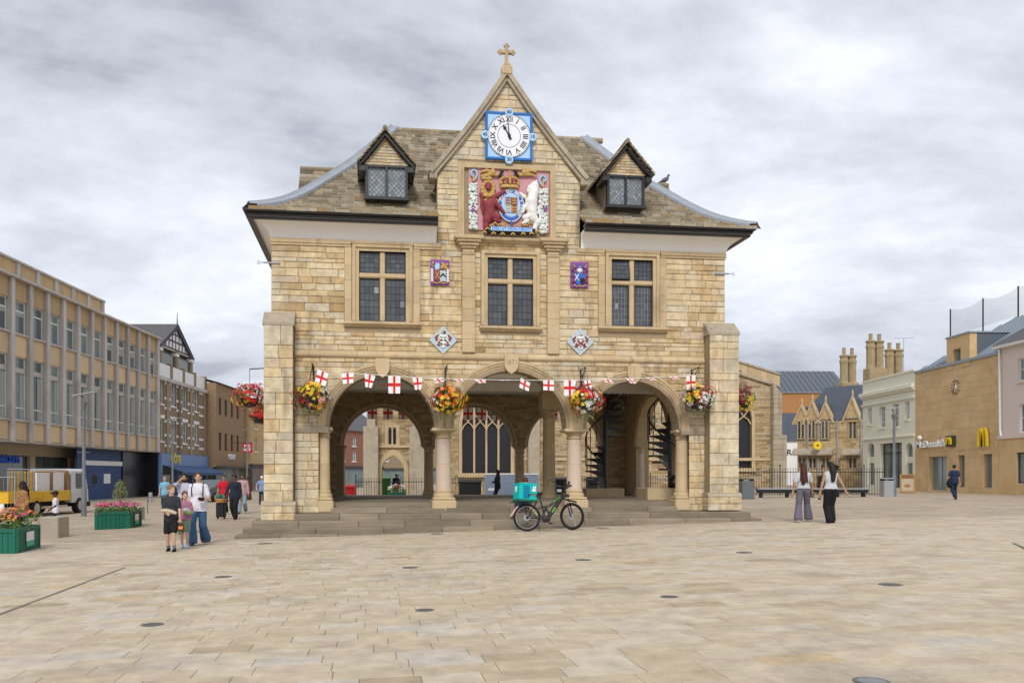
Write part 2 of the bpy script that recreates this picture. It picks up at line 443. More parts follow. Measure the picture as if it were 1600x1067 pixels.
def gum_spots(m):
    t = m.node_tree; b = t.nodes['Principled BSDF']; src = b.inputs['Base Color'].links[0].from_socket
    co = N(t, 'ShaderNodeTexCoord'); vo_ = N(t, 'ShaderNodeTexVoronoi'); vo_.inputs['Scale'].default_value = 2.3; t.links.new(co.outputs['Object'], vo_.inputs['Vector'])
    sp = N(t, 'ShaderNodeSeparateColor'); t.links.new(vo_.outputs['Color'], sp.inputs[0])
    lim = math_node(t, 'MULTIPLY', math_node(t, 'POWER', sp.outputs[0], 2.5), 0.085)
    f = math_node(t, 'MULTIPLY', math_node(t, 'LESS_THAN', vo_.outputs['Distance'], lim), 0.6)
    mx = N(t, 'ShaderNodeMix', data_type='RGBA'); t.links.new(f, mx.inputs[0]); t.links.new(src, mx.inputs[6]); mx.inputs[7].default_value = (.09, .08, .07, 1); t.links.new(mx.outputs[2], b.inputs['Base Color'])
gum_spots(pv)
mat('joint', (0.19, 0.16, 0.13), 0.95, namt=0.4)
def far_paving_material():
    m = mat('far_paving', (0.47, 0.395, 0.30), 0.85, col2=(0.38, 0.31, 0.235), nscale=0.35, namt=0.8, stain=0.4, stain_col=(0.23, 0.20, 0.165), stain_scale=0.25)
    t = m.node_tree; b = t.nodes['Principled BSDF']
    src = b.inputs['Base Color'].links[0].from_socket
    co = N(t, 'ShaderNodeTexCoord')
    mp_ = N(t, 'ShaderNodeMapping'); mp_.inputs['Rotation'].default_value = (0, 0, -math.atan(0.1287)); t.links.new(co.outputs['Object'], mp_.inputs[0])
    br = N(t, 'ShaderNodeTexBrick'); br.inputs['Scale'].default_value = 1.0; br.inputs['Brick Width'].default_value = 0.55; br.inputs['Row Height'].default_value = 0.30
    br.inputs['Mortar Size'].default_value = 0.008; br.inputs['Color1'].default_value = (0.84, 0.84, 0.84, 1); br.inputs['Color2'].default_value = (1.12, 1.07, 0.99, 1); br.inputs['Mortar'].default_value = (0.45, 0.42, 0.4, 1)
    t.links.new(mp_.outputs[0], br.inputs['Vector'])
    mx = N(t, 'ShaderNodeMix', data_type='RGBA', blend_type='MULTIPLY'); mx.inputs[0].default_value = 1.0
    t.links.new(src, mx.inputs[6]); t.links.new(br.outputs[0], mx.inputs[7]); t.links.new(mx.outputs[2], b.inputs['Base Color'])
far_paving_material()
GROUND = build_ground()

GA = math.atan(0.1287)
GP = Plane(0.92, 24.0, GA)
G = GP
def guild_local(x, y):
    d = Vector((x, y)) - GP.o
    return d.dot(GP.u), d.dot(GP.w)

def build_paving():
    """slabs laid in courses parallel to the guildhall front, 0.3 m deep; the nearest 300 are objects of their own"""
    base = MB(); 
    r = random.Random(3)
    slabs = []
    row_d = 0.30
    wmin = -19.6
    k = 0
    w = wmin
    while w < -2.0:
        D0 = 24 + w
        # visible span of this course
        ul = -0.66 * D0 - 3.5; ur = 0.74 * D0 + 2.0
        u = ul + r.uniform(0, 0.5)
        while u < ur:
            L = r.choice((0.45, 0.5, 0.55, 0.6, 0.6, 0.65, 0.75))
            slabs.append((u, w, L)); u += L
        w += row_d
    items = []
    for (u, w, L) in slabs:
        g = 0.0026
        zc = []
        q = [(u + g, w + g), (u + L - g, w + g), (u + L - g, w + row_d - g), (u + g, w + row_d - g)]
        lift = r.uniform(-0.0012, 0.0012)
        top = []
        for (a, b) in q:
            x, y = GP.world(a, b)
            top.append((x, y, ground(x) + lift))
        x, y = GP.world(u + L/2, w)
        t = min(1, max(0, r.gauss(0.5, 0.19)))
        items.append((math.hypot(x, y), top, t))
    items.sort(key=lambda i: i[0] if i[1][0][1] > 4.6 else 999)
    stuff = MB()
    for n, (d, top, t) in enumerate(items):
        mb = MB() if n < 300 else stuff
        c = 0.006
        cx_ = sum(p[0] for p in top)/4; cy_ = sum(p[1] for p in top)/4
        ins = []
        for p in top:
            dx, dy = cx_ - p[0], cy_ - p[1]; l = math.hypot(dx, dy)
            ins.append((p[0] + dx/l*c*.7, p[1] + dy/l*c*.7, p[2]))
        low = [(p[0], p[1], p[2] - 0.003) for p in top]
        bot = [(p[0], p[1], p[2] - 0.03) for p in top]
        mb.add(ins + low + bot, [(0, 1, 2, 3)] + [(4 + i, 4 + (i + 1) % 4, (i + 1) % 4, i) for i in range(4)] + [(8 + i, 8 + (i + 1) % 4, 4 + (i + 1) % 4, 4 + i) for i in range(4)], tint=t)
        if n < 300:
            mb.build('paving_slab', 'paving', PAVE)
    stuff.build('paving_slabs_beyond', 'paving', PAVE, kind='stuff')
def build_bed():
    b = MB()
    P = []
    for w in [-19.8, -14, -8, -2.0]:
        row = []
        for i in range(41):
            u = -21 + i * 1.05
            x, y = GP.world(u, w); row.append((x, y, ground(x) - 0.0055))
        P.append(row)
    b.grid(P)
    return b.build('pavement', 'joint', kind='structure')
PAVE = build_bed()
build_paving()

# ================================================================== GUILDHALL
GH = empty('guildhall', (GP.o.x, GP.o.y, 0), GA, 'honey stone guildhall on three open arches with clock gable and stone slate roof', 'guildhall')
ZS = 2.85
ARCH = [(-3.62, 1.49, ZS), (0.06, 1.65, ZS), (3.71, 1.41, ZS)]
UL, UR = -6.69, 6.53
ZTOP = 8.07
ZSTR = 4.87
WINS = [(-4.275, -2.961, 5.843, 7.815), (-0.612, 0.717, 5.80, 7.756), (3.054, 4.309, 5.87, 7.823)]
SURR = 0.19
STONES = []          # (area, polygon [(u, z)...], front offset)
def arcpts(c, r, z, a0, a1, n):
    return [(c + r*cos(a0 + (a1 - a0)*i/n), z + r*sin(a0 + (a1 - a0)*i/n)) for i in range(n + 1)]
def front_wall():
    o = [(UL, 0.15), (-5.40, 0.15), (-5.40, ZS - 0.01)]
    for (c, r, z) in ARCH:
        o += arcpts(c, r, z, pi, 0, 28)
    o += [(5.44, ZS - 0.01), (5.44, 0.15), (UR, 0.15), (UR, ZTOP), (UL, ZTOP)]
    holes = [[(a, b), (c, b), (c, d), (a, d)] for (a, c, b, d) in WINS]
    fill_shape(o, holes, 0.0, 0.62).build('front_wall', 'mortar', GH)
front_wall()

def stone_rows(z0, z1, hmin, hmax, free, wmin, wmax, o=0.0, r=rnd, lens=None):
    z = z0
    while z < z1 - 0.03:
        h = r.uniform(hmin, hmax)
        if z1 - (z + h) < hmin*0.7: h = z1 - z
        za, zb = z, min(z + h, z1)
        for (lb, lt, rb, rt) in free(za, zb):
            if max(rb - lb, rt - lt) < 0.06: continue
            ul, ur = max(lb, lt), min(rb, rt)        # joints stand upright; only the end stones are cut to a slope
            cuts = []; x = ul
            while True:
                x += r.uniform(wmin, wmax) * (0.75 + 0.6*h/hmax)
                if x > ur - wmin*0.7: break
                cuts.append(x)
            eb, et = [lb] + cuts + [rb], [lt] + cuts + [rt]
            for i in range(len(eb) - 1):
                g = 0.0065
                p = [(eb[i] + g, za + g), (eb[i + 1] - g, za + g), (et[i + 1] - g, zb - g), (et[i] + g, zb - g)]
                if p[1][0] - p[0][0] < 0.02 and p[2][0] - p[3][0] < 0.02: continue
                p = [(q[0] + r.uniform(-.007, .007), q[1] + r.uniform(-.006, .006)) for q in p]
                area = abs((p[1][0] - p[0][0] + p[2][0] - p[3][0]) / 2 * (zb - za))
                if p[1][0] <= p[0][0]: p[1] = (p[0][0] + 0.004, p[1][1])
                if p[2][0] <= p[3][0]: p[2] = (p[3][0] + 0.004, p[2][1])
                STONES.append((area, p, o))
        z = zb
def cut_spans(spans, a0, a1, b0, b1):
    """remove the slot [a..b] (bottom a0-b0, top a1-b1) from trapezoid spans (lb, lt, rb, rt)"""
    res = []
    for (lb, lt, rb, rt) in spans:
        if b0 <= lb and b1 <= lt or a0 >= rb and a1 >= rt:
            res.append((lb, lt, rb, rt)); continue
        if a0 > lb + 0.03 or a1 > lt + 0.03: res.append((lb, lt, max(min(a0, rb), lb), max(min(a1, rt), lt)))
        if b0 < rb - 0.03 or b1 < rt - 0.03: res.append((min(max(b0, lb), rb), min(max(b1, lt), rt), rb, rt))
    return res
RING = 0.30
def free_lower(za, zb):
    sp = [(-6.06, -6.06, 5.90, 5.90)]
    for (c, r, z) in ARCH:
        R = r + RING - 0.02
        def hw(q):
            if q <= z: return R
            return sqrt(max(R*R - (q - z)**2, 0.0))
        h0, h1 = hw(za), hw(zb)
        if h0 <= 0: continue
        sp = cut_spans(sp, c - h0, c - h1, c + h0, c + h1)
    if zb <= ZS:        # below the springing only the strips beside the corner piers remain
        sp = [s for s in sp if s[2] < -5.0 or s[0] > 5.0]
        sp = [(s[0], s[1], min(s[2], -5.36), min(s[3], -5.36)) if s[2] < 0 else (max(s[0], 5.42), max(s[1], 5.42), s[2], s[3]) for s in sp]
    return sp
stone_rows(0.45, ZS - 0.02, 0.13, 0.30, free_lower, 0.16, 0.45)
stone_rows(ZS - 0.02, ZSTR - 0.08, 0.11, 0.26, free_lower, 0.2, 0.7)
PIL = [(-1.36, -0.99), (1.12, 1.47)]
def free_upper(za, zb):
    sp = [(UL, UL, UR, UR)]
    if za < 5.66:
        sp = cut_spans(sp, UL - 0.1, UL - 0.1, -6.06, -6.06); sp = cut_spans(sp, 5.88, 5.88, UR + 0.1, UR + 0.1)
    for i, (a, c, b, d) in enumerate(WINS):
        m = 0.40 if i != 1 else 0.2
        if zb > b - 0.16 and za < d + 0.26: sp = cut_spans(sp, a - m, a - m, c + m, c + m)
    for (a, b) in PIL: sp = cut_spans(sp, a, a, b, b)
    return sp
stone_rows(ZSTR + 0.13, ZTOP - 0.17, 0.09, 0.24, free_upper, 0.2, 0.7)
stone_rows(ZTOP - 0.17, ZTOP + 0.12, 0.14, 0.2, lambda a, b: [(-2.07, -2.07, 2.10, 2.10)], 0.3, 0.7)
# gable bay above the eaves
KN = 10.12; APZ = 13.0; GUL, GUR, GUC = -2.07, 2.10, -0.07
ARMS = (-1.30, 1.20, 8.36, 10.28)
def free_gable(za, zb):
    def half(q):
        if q <= KN: return GUL, GUR
        t = (q - KN) / (APZ - KN)
        return GUL + (GUC - GUL)*t + 0.1*(1 - t), GUR + (GUC - GUR)*t - 0.1*(1 - t)
    l0, r0 = half(za); l1, r1 = half(zb)
    sp = [(l0, l1, max(r0, l0 + .01), max(r1, l1 + .01))]
    if zb > ARMS[2] and za < ARMS[3] + 0.12: sp = cut_spans(sp, ARMS[0] - 0.16, ARMS[0] - 0.16, ARMS[1] + 0.16, ARMS[1] + 0.16)
    return sp
stone_rows(ZTOP + 0.12, APZ - 0.12, 0.11, 0.24, free_gable, 0.2, 0.55)
gb = MB()
gb.prism([(GUL, ZTOP), (GUR, ZTOP), (GUR, KN), (GUC, APZ), (GUL, KN)], 0.0, 0.5)
gb.build('gable_wall', 'mortar', GH)

def stone_piece(mb, p, o, t, r):
    """one block: chamfered front standing a little proud"""
    pr = o + r.uniform(0.014, 0.030)
    c = 0.011
    mx = sum(q[0] for q in p)/4; mz = sum(q[1] for q in p)/4
    def ins(q):
        dx, dz = mx - q[0], mz - q[1]
        return (q[0] + max(min(dx, c), -c), q[1] + max(min(dz, c), -c))
    back = [(q[0], -o + 0.01, q[1]) for q in p]
    rim = [(q[0], -(pr - 0.010), q[1]) for q in p]
    fr = [(ins(q)[0], -(pr + r.uniform(-0.003, 0.003)), ins(q)[1]) for q in p]
    mb.add(back + rim + fr, [(8, 9, 10, 11)] + [(4 + i, 4 + (i + 1) % 4, 8 + (i + 1) % 4, 8 + i) for i in range(4)] + [(i, (i + 1) % 4, 4 + (i + 1) % 4, 4 + i) for i in range(4)], tint=t)

# ---- corner piers: ashlar blocks round a core, set on a plinth, with a weathered cap
def pier(u0, u1, zb, side):
    o = 0.42
    core = MB().box(u0 + 0.02, u1 - 0.02, -o + 0.02, 0.3, zb, 5.66)
    pc = core.build('pier', 'mortar', GH)
    r = random.Random(int(u0*10) + 50)
    pl = MB()
    for (fa, fb, za_, zb_) in ((0, .38, 0, .2), (.38, 1, 0, .2), (0, .62, .2, .40), (.62, 1, .2, .40)):
        pl = MB(); W_ = u1 - u0 + .14; pl.cbox(u0 - .07 + W_*fa + .003, u0 - .07 + W_*fb - .003, -o - .07 + r.uniform(-.012, .012), .3, zb + za_ + .003, zb + zb_ - .003, .018, tint=r.uniform(.4, 1)); pl.build('plinth_stone', 'stone', pc)
    pl = MB(); pl.xprism([(-o - .07, zb + .402), (-o - .07, zb + .43), (-o + .0, zb + .52), (.3, zb + .52), (.3, zb + .402)], u0 - .07, u1 + .07, tint=.8); pl.build('plinth_moulding', 'grey_stone', pc)
    cap = MB()
    cap.xprism([(-o - 0.03, 5.60), (-o - 0.03, 5.68), (-0.04, 6.02), (0.2, 6.02), (0.2, 5.60)], u0 - 0.03, u1 + 0.03)
    cap.build('weathering', 'grey_stone', pc)
    z = zb + 0.5
    while z < 5.58:
        h = r.choice((0.2, 0.26, 0.31, 0.36, 0.42))
        if 5.60 - z - h < 0.15: h = 5.60 - z
        cuts = [u0] + ([u0 + (u1 - u0) * r.uniform(0.3, 0.7)] if r.random() < 0.75 else []) + [u1]
        for a, b in zip(cuts[:-1], cuts[1:]):
            g = 0.005
            STONES.append(((b - a)*h*1.5, [(a + g, z + g), (b - g, z + g), (b - g, z + h - g), (a + g, z + h - g)], o))
        z += h
pier(-6.85, -6.06, 0.26, -1)
pier(5.88, 6.78, 0.46, 1)
STONES.sort(key=lambda s: -s[0])
rest = MB()
rs = random.Random(11)
for i, (a, p, o) in enumerate(STONES):
    t = min(1, max(0, rs.gauss(0.52, 0.27)))
    if o > 0.3: t = min(1, max(0, rs.gauss(0.78, 0.17)))
    if p[0][1] < 3 and o < 0.1: t = min(1, max(0, rs.gauss(0.6, 0.2)))
    if p[0][1] > 8.2: t = min(1, max(0, rs.gauss(0.78, 0.16)))
    if i < 300:
        mb = MB(); stone_piece(mb, p, o, t, rs); mb.build('stone_block', 'stone', GH)
    else:
        stone_piece(rest, p, o, t, rs)
rest.build('small_stone_blocks', 'stone', GH, kind='stuff')

# ---- string course, wall-head band, sills and window dressings
def band(name, u0, u1, z0, prof, parent=GH, m='dressed_stone', n=None, seed=1):
    """moulding of profile [(out, dz)...] from u0 to u1, cut into stone lengths"""
    r = random.Random(seed); u = u0; first = None
    mb = MB()
    while u < u1 - 0.01:
        L = min(r.uniform(0.7, 1.25), u1 - u)
        if u1 - u - L < 0.3: L = u1 - u
        mb.xprism([(0.02, z0)] + [(-a, z0 + dz) for a, dz in prof] + [(0.02, z0 + prof[-1][1])], u + 0.003, u + L - 0.003, tint=r.random())
        u += L
    return mb.build(name, m, parent)
band('string_course', -6.06, 5.88, ZSTR - 0.09, [(0.03, 0), (0.08, 0.05), (0.09, 0.10), (0.05, 0.15), (0.03, 0.22)], seed=4)
band('wall_head_band', UL - 0.02, WINS[0][0] - 0.22, ZTOP - 0.16, [(0.05, 0), (0.05, 0.05), (0.08, 0.07), (0.08, 0.18)], seed=5)
band('wall_head_band', WINS[0][1] + 0.22, GUL + 0.1, ZTOP - 0.16, [(0.05, 0), (0.05, 0.05), (0.08, 0.07), (0.08, 0.18)], seed=5)
band('wall_head_band', GUR - 0.1, WINS[2][0] - 0.22, ZTOP - 0.16, [(0.05, 0), (0.05, 0.05), (0.08, 0.07), (0.08, 0.18)], seed=6)
band('wall_head_band', WINS[2][1] + 0.22, UR + 0.02, ZTOP - 0.16, [(0.05, 0), (0.05, 0.05), (0.08, 0.07), (0.08, 0.18)], seed=7)

def cross_window(w, idx):
    a, c, b, d = w
    e = empty('cross_window', (0, 0, 0)); e.parent = GH
    s = MB()
    m = 0.19
    # moulded surround: jambs and head in two steps
    for (k0, k1, oo) in ((0.0, 0.10, 0.02), (0.10, m, 0.07)):
        s.box(a - k1, a - k0, -oo, 0.25, b, d + k1, tint=0.55)
        s.box(c + k0, c + k1, -oo, 0.25, b, d + k1, tint=0.45)
        s.box(a - k0, c + k0, -oo, 0.25, d + k0, d + k1, tint=0.5)
    if idx != 1:
        for x0, x1 in ((a - m - 0.21, a - m - 0.02), (c + m + 0.02, c + m + 0.21)):
            zz_ = b - 0.02
            r = random.Random(idx + int(x0*10))
            while zz_ < ZTOP - 0.2:
                hh = min(r.uniform(0.35, 0.65), ZTOP - 0.17 - zz_)
                s.box(x0, x1, -0.04, 0.1, zz_ + 0.003, zz_ + hh - 0.003, tint=r.random()); zz_ += hh
        s.box(a - m - 0.01, c + m + 0.01, -0.09, 0.1, d + m + 0.002, d + m + 0.07, tint=0.6)
    s.build('stone_surround', 'dressed_stone', e)
    mm = MB()
    mid = (a + c)/2
    tz = d - (d - b)*0.345
    def bev(x0, x1, z0, z1): mm.cbox(x0, x1, 0.02, 0.22, z0, z1, 0.03, tint=0.6)
    bev(mid - 0.075, mid + 0.075, b, d)
    mm.cbox(a - 0.01, c + 0.01, 0.0, 0.2, tz - 0.07, tz + 0.07, 0.03, tint=0.55)
    mm.build('mullion_and_transom', 'dressed_stone', e)
    sl = MB()
    sl.xprism([(0.1, b - 0.17), (-0.05, b - 0.17), (-0.09, b - 0.13), (-0.16, b - 0.10), (-0.16, b - 0.03), (0.1, b + 0.01)], a - m - (0.24 if idx != 1 else 0.06), c + m + (0.24 if idx != 1 else 0.06))
    sl.build('sill', 'dressed_stone', e)
    lights = [(a, mid - 0.075, b, tz - 0.07), (mid + 0.075, c, b, tz - 0.07), (a, mid - 0.075, tz + 0.07, d), (mid + 0.075, c, tz + 0.07, d)]
    r = random.Random(idx*9 + 1)
    for li, (x0, x1, z0, z1) in enumerate(lights):
        f = MB()
        t = 0.035
        tilt = idx == 2 and li == 2
        f.X = Matrix.Translation((0, 0.10, z1)) @ Matrix.Rotation(radians(-14) if tilt else 0, 4, 'X') @ Matrix.Translation((0, 0, -z1))
        X = f.X
        for (p, q, rr, ss) in ((x0, x0 + t, z0, z1), (x1 - t, x1, z0, z1), (x0 + t, x1 - t, z0, z0 + t), (x0 + t, x1 - t, z1 - t, z1)):
            f.box(p, q, -0.015, 0.025, rr, ss)
        fo = f.build('casement', 'window_iron', e)
        nx = 4; nz = 6 if li < 2 else 4
        if idx == 2 and li < 2: nx, nz = 5, 7
        gx = [(x0 + t) + (x1 - x0 - 2*t)*i/nx for i in range(nx + 1)]; gz = [(z0 + t) + (z1 - z0 - 2*t)*i/nz for i in range(nz + 1)]
        # each quarry sits at its own slight angle in the leads
        for i in range(nx):
            for j in range(nz):
                p = MB(); p.X = X
                ax, az = r.uniform(-0.003, 0.003), r.uniform(-0.003, 0.003)
                p.add([(gx[i], ax, gz[j]), (gx[i + 1], az, gz[j]), (gx[i + 1], -ax, gz[j + 1]), (gx[i], -az, gz[j + 1])], [(0, 1, 2, 3)], tint=r.random())
                p.build('pane', 'glass_dark' if r.random() > 0.012 else 'glass_pale', e)
        cm = MB(); cm.X = X
        for x in gx[1:-1]: cm.box(x - 0.006, x + 0.006, -0.010, 0.010, z0 + t, z1 - t)
        for z in gz[1:-1]: cm.box(x0 + t, x1 - t, -0.008, 0.008, z - 0.006, z + 0.006)
        cm.build('lead_cames', 'came' if idx == 2 and li < 2 else 'window_iron', fo)
    back = MB().box(a - 0.05, c + 0.05, 0.50, 0.54, b - 0.05, d + 0.05)
    back.build('black_backing', 'ink', e)  # black sheet whose colour stands in for the unlit room behind
for i, w in enumerate(WINS): cross_window(w, i)

# ---- pilasters either side of the middle window, with capitals
for (a, b) in PIL:
    z = ZSTR + 0.13
    p = MB(); r = random.Random(int(a*10))
    while z < 7.80:
        h = min(r.uniform(0.3, 0.6), 7.80 - z)
        p.cbox(a, b, -0.11, 0.02, z + 0.002, z + h - 0.002, 0.008, tint=r.random()); z += h
    po = p.build('pilaster', 'dressed_stone', GH)
    q = MB(); m = (a + b)/2
    for (hw, oo, z0, z1) in ((0.20, 0.14, 7.78, 7.84), (0.17, 0.115, 7.84, 7.96), (0.23, 0.17, 7.96, 8.03), (0.29, 0.22, 8.03, 8.12), (0.35, 0.28, 8.12, 8.19), (0.42, 0.32, 8.19, 8.30)):
        q.cbox(m - hw, m + hw, -oo, 0.02, z0, z1, 0.02, tint=0.4)
    q.build('capital', 'dressed_stone', po)
band('arms_sill', PIL[0][1] - 0.2, PIL[1][0] + 0.2, 8.15, [(0.06, 0), (0.10, 0.03), (0.18, 0.07), (0.20, 0.12), (0.10, 0.17)], seed=9)
# moulded frame round the royal arms
fr = MB()
for (k0, k1, oo) in ((0.0, 0.08, 0.10), (0.08, 0.17, 0.05)):
    a, c, b, d = ARMS
    fr.box(a - k1, a - k0, -oo, 0.05, b - 0.04, d + k1, tint=0.6); fr.box(c + k0, c + k1, -oo, 0.05, b - 0.04, d + k1, tint=0.5); fr.box(a - k0, c + k0, -oo, 0.05, d + k0, d + k1, tint=0.4)
fr.build('arms_frame', 'dressed_stone', GH)

# ---- gable coping, kneelers, finial cross
def coping(u0, z0, u1, z1, name='coping'):
    d = Vector((u1 - u0, z1 - z0)); L = d.length; d /= L; nrm = Vector((-d.y, d.x))
    if nrm.y < 0: nrm = -nrm
    n = 8
    mb = MB()
    for i in range(n):
        # slightly concave rake, sprung at the foot
        def P(t): 
            sag = -0.10*sin(pi*t)*0.6
            return Vector((u0 + (u1 - u0)*t, z0 + (z1 - z0)*t)) + nrm*sag
        a, b = P(i/n), P((i + 1)/n)
        k = (b - a).normalized()*0.003
        a, b = a + k, b - k
        poly = [tuple(a - nrm*0.11), tuple(b - nrm*0.11), tuple(b + nrm*0.07), tuple(a + nrm*0.07)]
        if u1 < u0: poly = poly[::-1]
        mb.prism(poly, -0.13, 0.55, tint=rnd.random())
        poly2 = [tuple(a - nrm*0.02), tuple(b - nrm*0.02), tuple(b + nrm*0.10), tuple(a + nrm*0.10)]
        if u1 < u0: poly2 = poly2[::-1]
        mb.prism(poly2, -0.19, 0.57, tint=rnd.random())
    return mb.build(name, 'grey_stone', GH)
coping(GUL - 0.16, KN - 0.06, GUC - 0.02, APZ - 0.02)
coping(GUR + 0.16, KN - 0.06, GUC + 0.02, APZ - 0.02)
kn = MB()
for sgn, u in ((-1, GUL), (1, GUR)):
    kn.cbox(min(u, u + sgn*0.22), max(u, u + sgn*0.22), -0.15, 0.4, KN - 0.22, KN - 0.02, 0.02)
kn.build('kneelers', 'grey_stone', GH)
cr = MB()
cr.cbox(GUC - 0.15, GUC + 0.15, -0.22, 0.14, APZ - 0.06, APZ + 0.22, 0.04)
cr.cbox(GUC - 0.10, GUC + 0.10, -0.16, 0.10, APZ + 0.21, APZ + 0.32, 0.03)
zc = APZ + 0.66
for (a0, b0, a1, b1) in ((-0.042, -0.34, 0.042, 0.17), ):
    cr.cbox(GUC + a0, GUC + a1, -0.09, 0.03, zc + b0, zc + b1, 0.012)
cr.cbox(GUC - 0.17, GUC - 0.042, -0.088, 0.028, zc - 0.05, zc + 0.05, 0.012); cr.cbox(GUC + 0.042, GUC + 0.17, -0.088, 0.028, zc - 0.05, zc + 0.05, 0.012)
for (dx, dz) in ((0, 0.185), (0.185, 0), (-0.185, 0)):
    for (ex, ez) in ((0, 0.04), (0.05, 0), (-0.05, 0), (0, -0.03)):
        cr.ball((GUC + dx + (ex if dx == 0 else ez*(1 if dx > 0 else -1)), -0.03, zc + dz + (ez if dx == 0 else ex)), 0.046, 8, 5, sc=(1, 0.8, 1))
cr.build('finial_cross', 'lichen_stone' if 'lichen_stone' in MATS else 'dressed_stone', GH, smooth=40)

# ---- arches: voussoirs with a moulded section, hood mould, keystone shields
PROF = [(0.0, 0.60), (0.0, 0.16), (0.035, 0.10), (0.035, 0.045), (0.10, 0.03), (0.105, -0.0), (0.16, -0.012), (0.165, -0.035), (0.225, -0.035), (0.23, -0.06), (0.30, -0.06), (0.30, 0.02)]   # (radial, depth)
def arch(c, r, z, parent, prof, n, name='voussoir', m='dressed_stone', gap=0.0025, a0=pi, a1=0.0, seed=2):
    rr = random.Random(seed)
    for k in range(n):
        mb = MB(); sub = 4
        b0 = a0 + (a1 - a0)*k/n; b1 = a0 + (a1 - a0)*(k + 1)/n
        s = 1 if b1 > b0 else -1
        b0 += s*gap/r; b1 -= s*gap/r
        rows = []
        t = rr.random()
        for i in range(sub + 1):
            q = b0 + (b1 - b0)*i/sub
            rows.append([(c + (r + p)*cos(q), y, z + (r + p)*sin(q)) for p, y in prof])
        P = len(prof)
        vs = [p for row in rows for p in row]
        fs = [(i*P + j, i*P + j + 1, (i + 1)*P + j + 1, (i + 1)*P + j) for i in range(sub) for j in range(P - 1)]
        fs.append(tuple(range(P))); fs.append(tuple(range(sub*P + P - 1, sub*P - 1, -1)))
        mb.add(vs, fs, tint=t)
        mb.build(name, m, parent, smooth=35)
for i, (c, r, z) in enumerate(ARCH):
    ar = empty('arch', (0, 0, 0)); ar.parent = GH
    arch(c, r, z, ar, PROF, 13, seed=i)
    zt = z + r + 0.34
    w_ = 0.20
    k = MB()
    sh = [(c - w_, zt + 0.10), (c - w_, zt - 0.17)] + [(c - w_*cos(q), zt - 0.17 - 0.24*sin(q)**1.2) for q in [pi/10*j for j in range(1, 5)]] + [(c, zt - 0.44)] + [(c + w_*cos(q), zt - 0.17 - 0.24*sin(q)**1.2) for q in [pi/10*j for j in range(4, 0, -1)]] + [(c + w_, zt - 0.17), (c + w_, zt + 0.10)]
    k.prism(sh, -0.15, 0.0, tint=0.8)
    ks = k.build('keystone_shield', 'dressed_stone', ar)
    if i == 1:
        tx = shift(text_mb('1671', 0.19, 0.006), c, -0.151, zt - 0.10)
        tx.build('carved_date', 'mortar', ks)

def column(u, w, z0, zc, rad, parent=GH, name='column', m='pink_stone', ped=True, cap=0.30, abw=0.36, half=False):
    e = empty(name, (u, w, 0)); e.parent = parent
    zb = z0 + (0.42 if ped else 0.0)
    if ped:
        p = MB(); pw = rad*1.55
        p.cbox(-pw, pw, -pw, pw, z0, z0 + 0.34, 0.03, tint=0.6); p.cbox(-pw*0.92, pw*0.92, -pw*0.92, pw*0.92, z0 + 0.34, zb, 0.03, tint=0.5)
        p.build('pedestal', 'dressed_stone', e)
    b = MB()
    b.lathe([(rad*1.32, zb), (rad*1.34, zb + 0.06), (rad*1.28, zb + 0.10), (rad*1.12, zb + 0.12), (rad*1.12, zb + 0.15), (rad*1.17, zb + 0.18), (rad*1.04, zb + 0.22)], 24)
    b.build('base', 'dressed_stone', e, smooth=50)
    zk = zb + 0.22; zt = zc - cap
    nd = 2 if zt - zk > 1.0 else 1
    for i in range(nd):
        s = MB()
        za = zk + (zt - zk)*i/nd; zz2 = zk + (zt - zk)*(i + 1)/nd
        s.lathe([(rad*(1.02 - 0.05*i), za + 0.002), (rad*(1.0 - 0.05*i), za + 0.02), (rad*(0.97 - 0.05*i), zz2 - 0.002)], 24, tint=rnd.random())
        s.build('shaft', m, e, smooth=50)
    c = MB()
    c.lathe([(rad*0.92, zt), (rad*1.06, zt + 0.02), (rad*1.06, zt + 0.045), (rad*0.94, zt + 0.06), (rad*0.95, zt + 0.13), (rad*1.1, zt + 0.15), (rad*1.22, zt + 0.19), (rad*1.3, zt + 0.205)], 24)
    c.cbox(-abw, abw, -abw, abw, zt + 0.205, zc, 0.02)
    c.build('capital', 'dressed_stone', e, smooth=40)
    return e
L2, L3, L4, FLOOR = 0.28, 0.44, 0.57, 0.71
column(-1.86, 0.31, L3, ZS, 0.225)
column(2.01, 0.31, L3, ZS, 0.225)
# responds built against the corner piers
for u in (-5.28, 5.31):
    column(u, 0.30, L3, ZS, 0.19, name='respond', m='dressed_stone', abw=0.26)
jm = MB()
jm.box(-6.3, -5.40, 0.02, 0.6, 0.3, ZS, tint=0.3); jm.box(5.44, 6.4, 0.02, 0.6, 0.3, ZS, tint=0.3)
jm.build('jamb_core', 'mortar', GH)
for u0, u1 in ((-6.06, -5.12), (5.14, 5.88)):
    ib = MB(); ib.xprism([(0.0, ZS - 0.16), (-0.05, ZS - 0.16), (-0.09, ZS - 0.06), (-0.09, ZS), (0.0, ZS + 0.01)], u0, u1); ib.build('impost', 'grey_stone', GH)

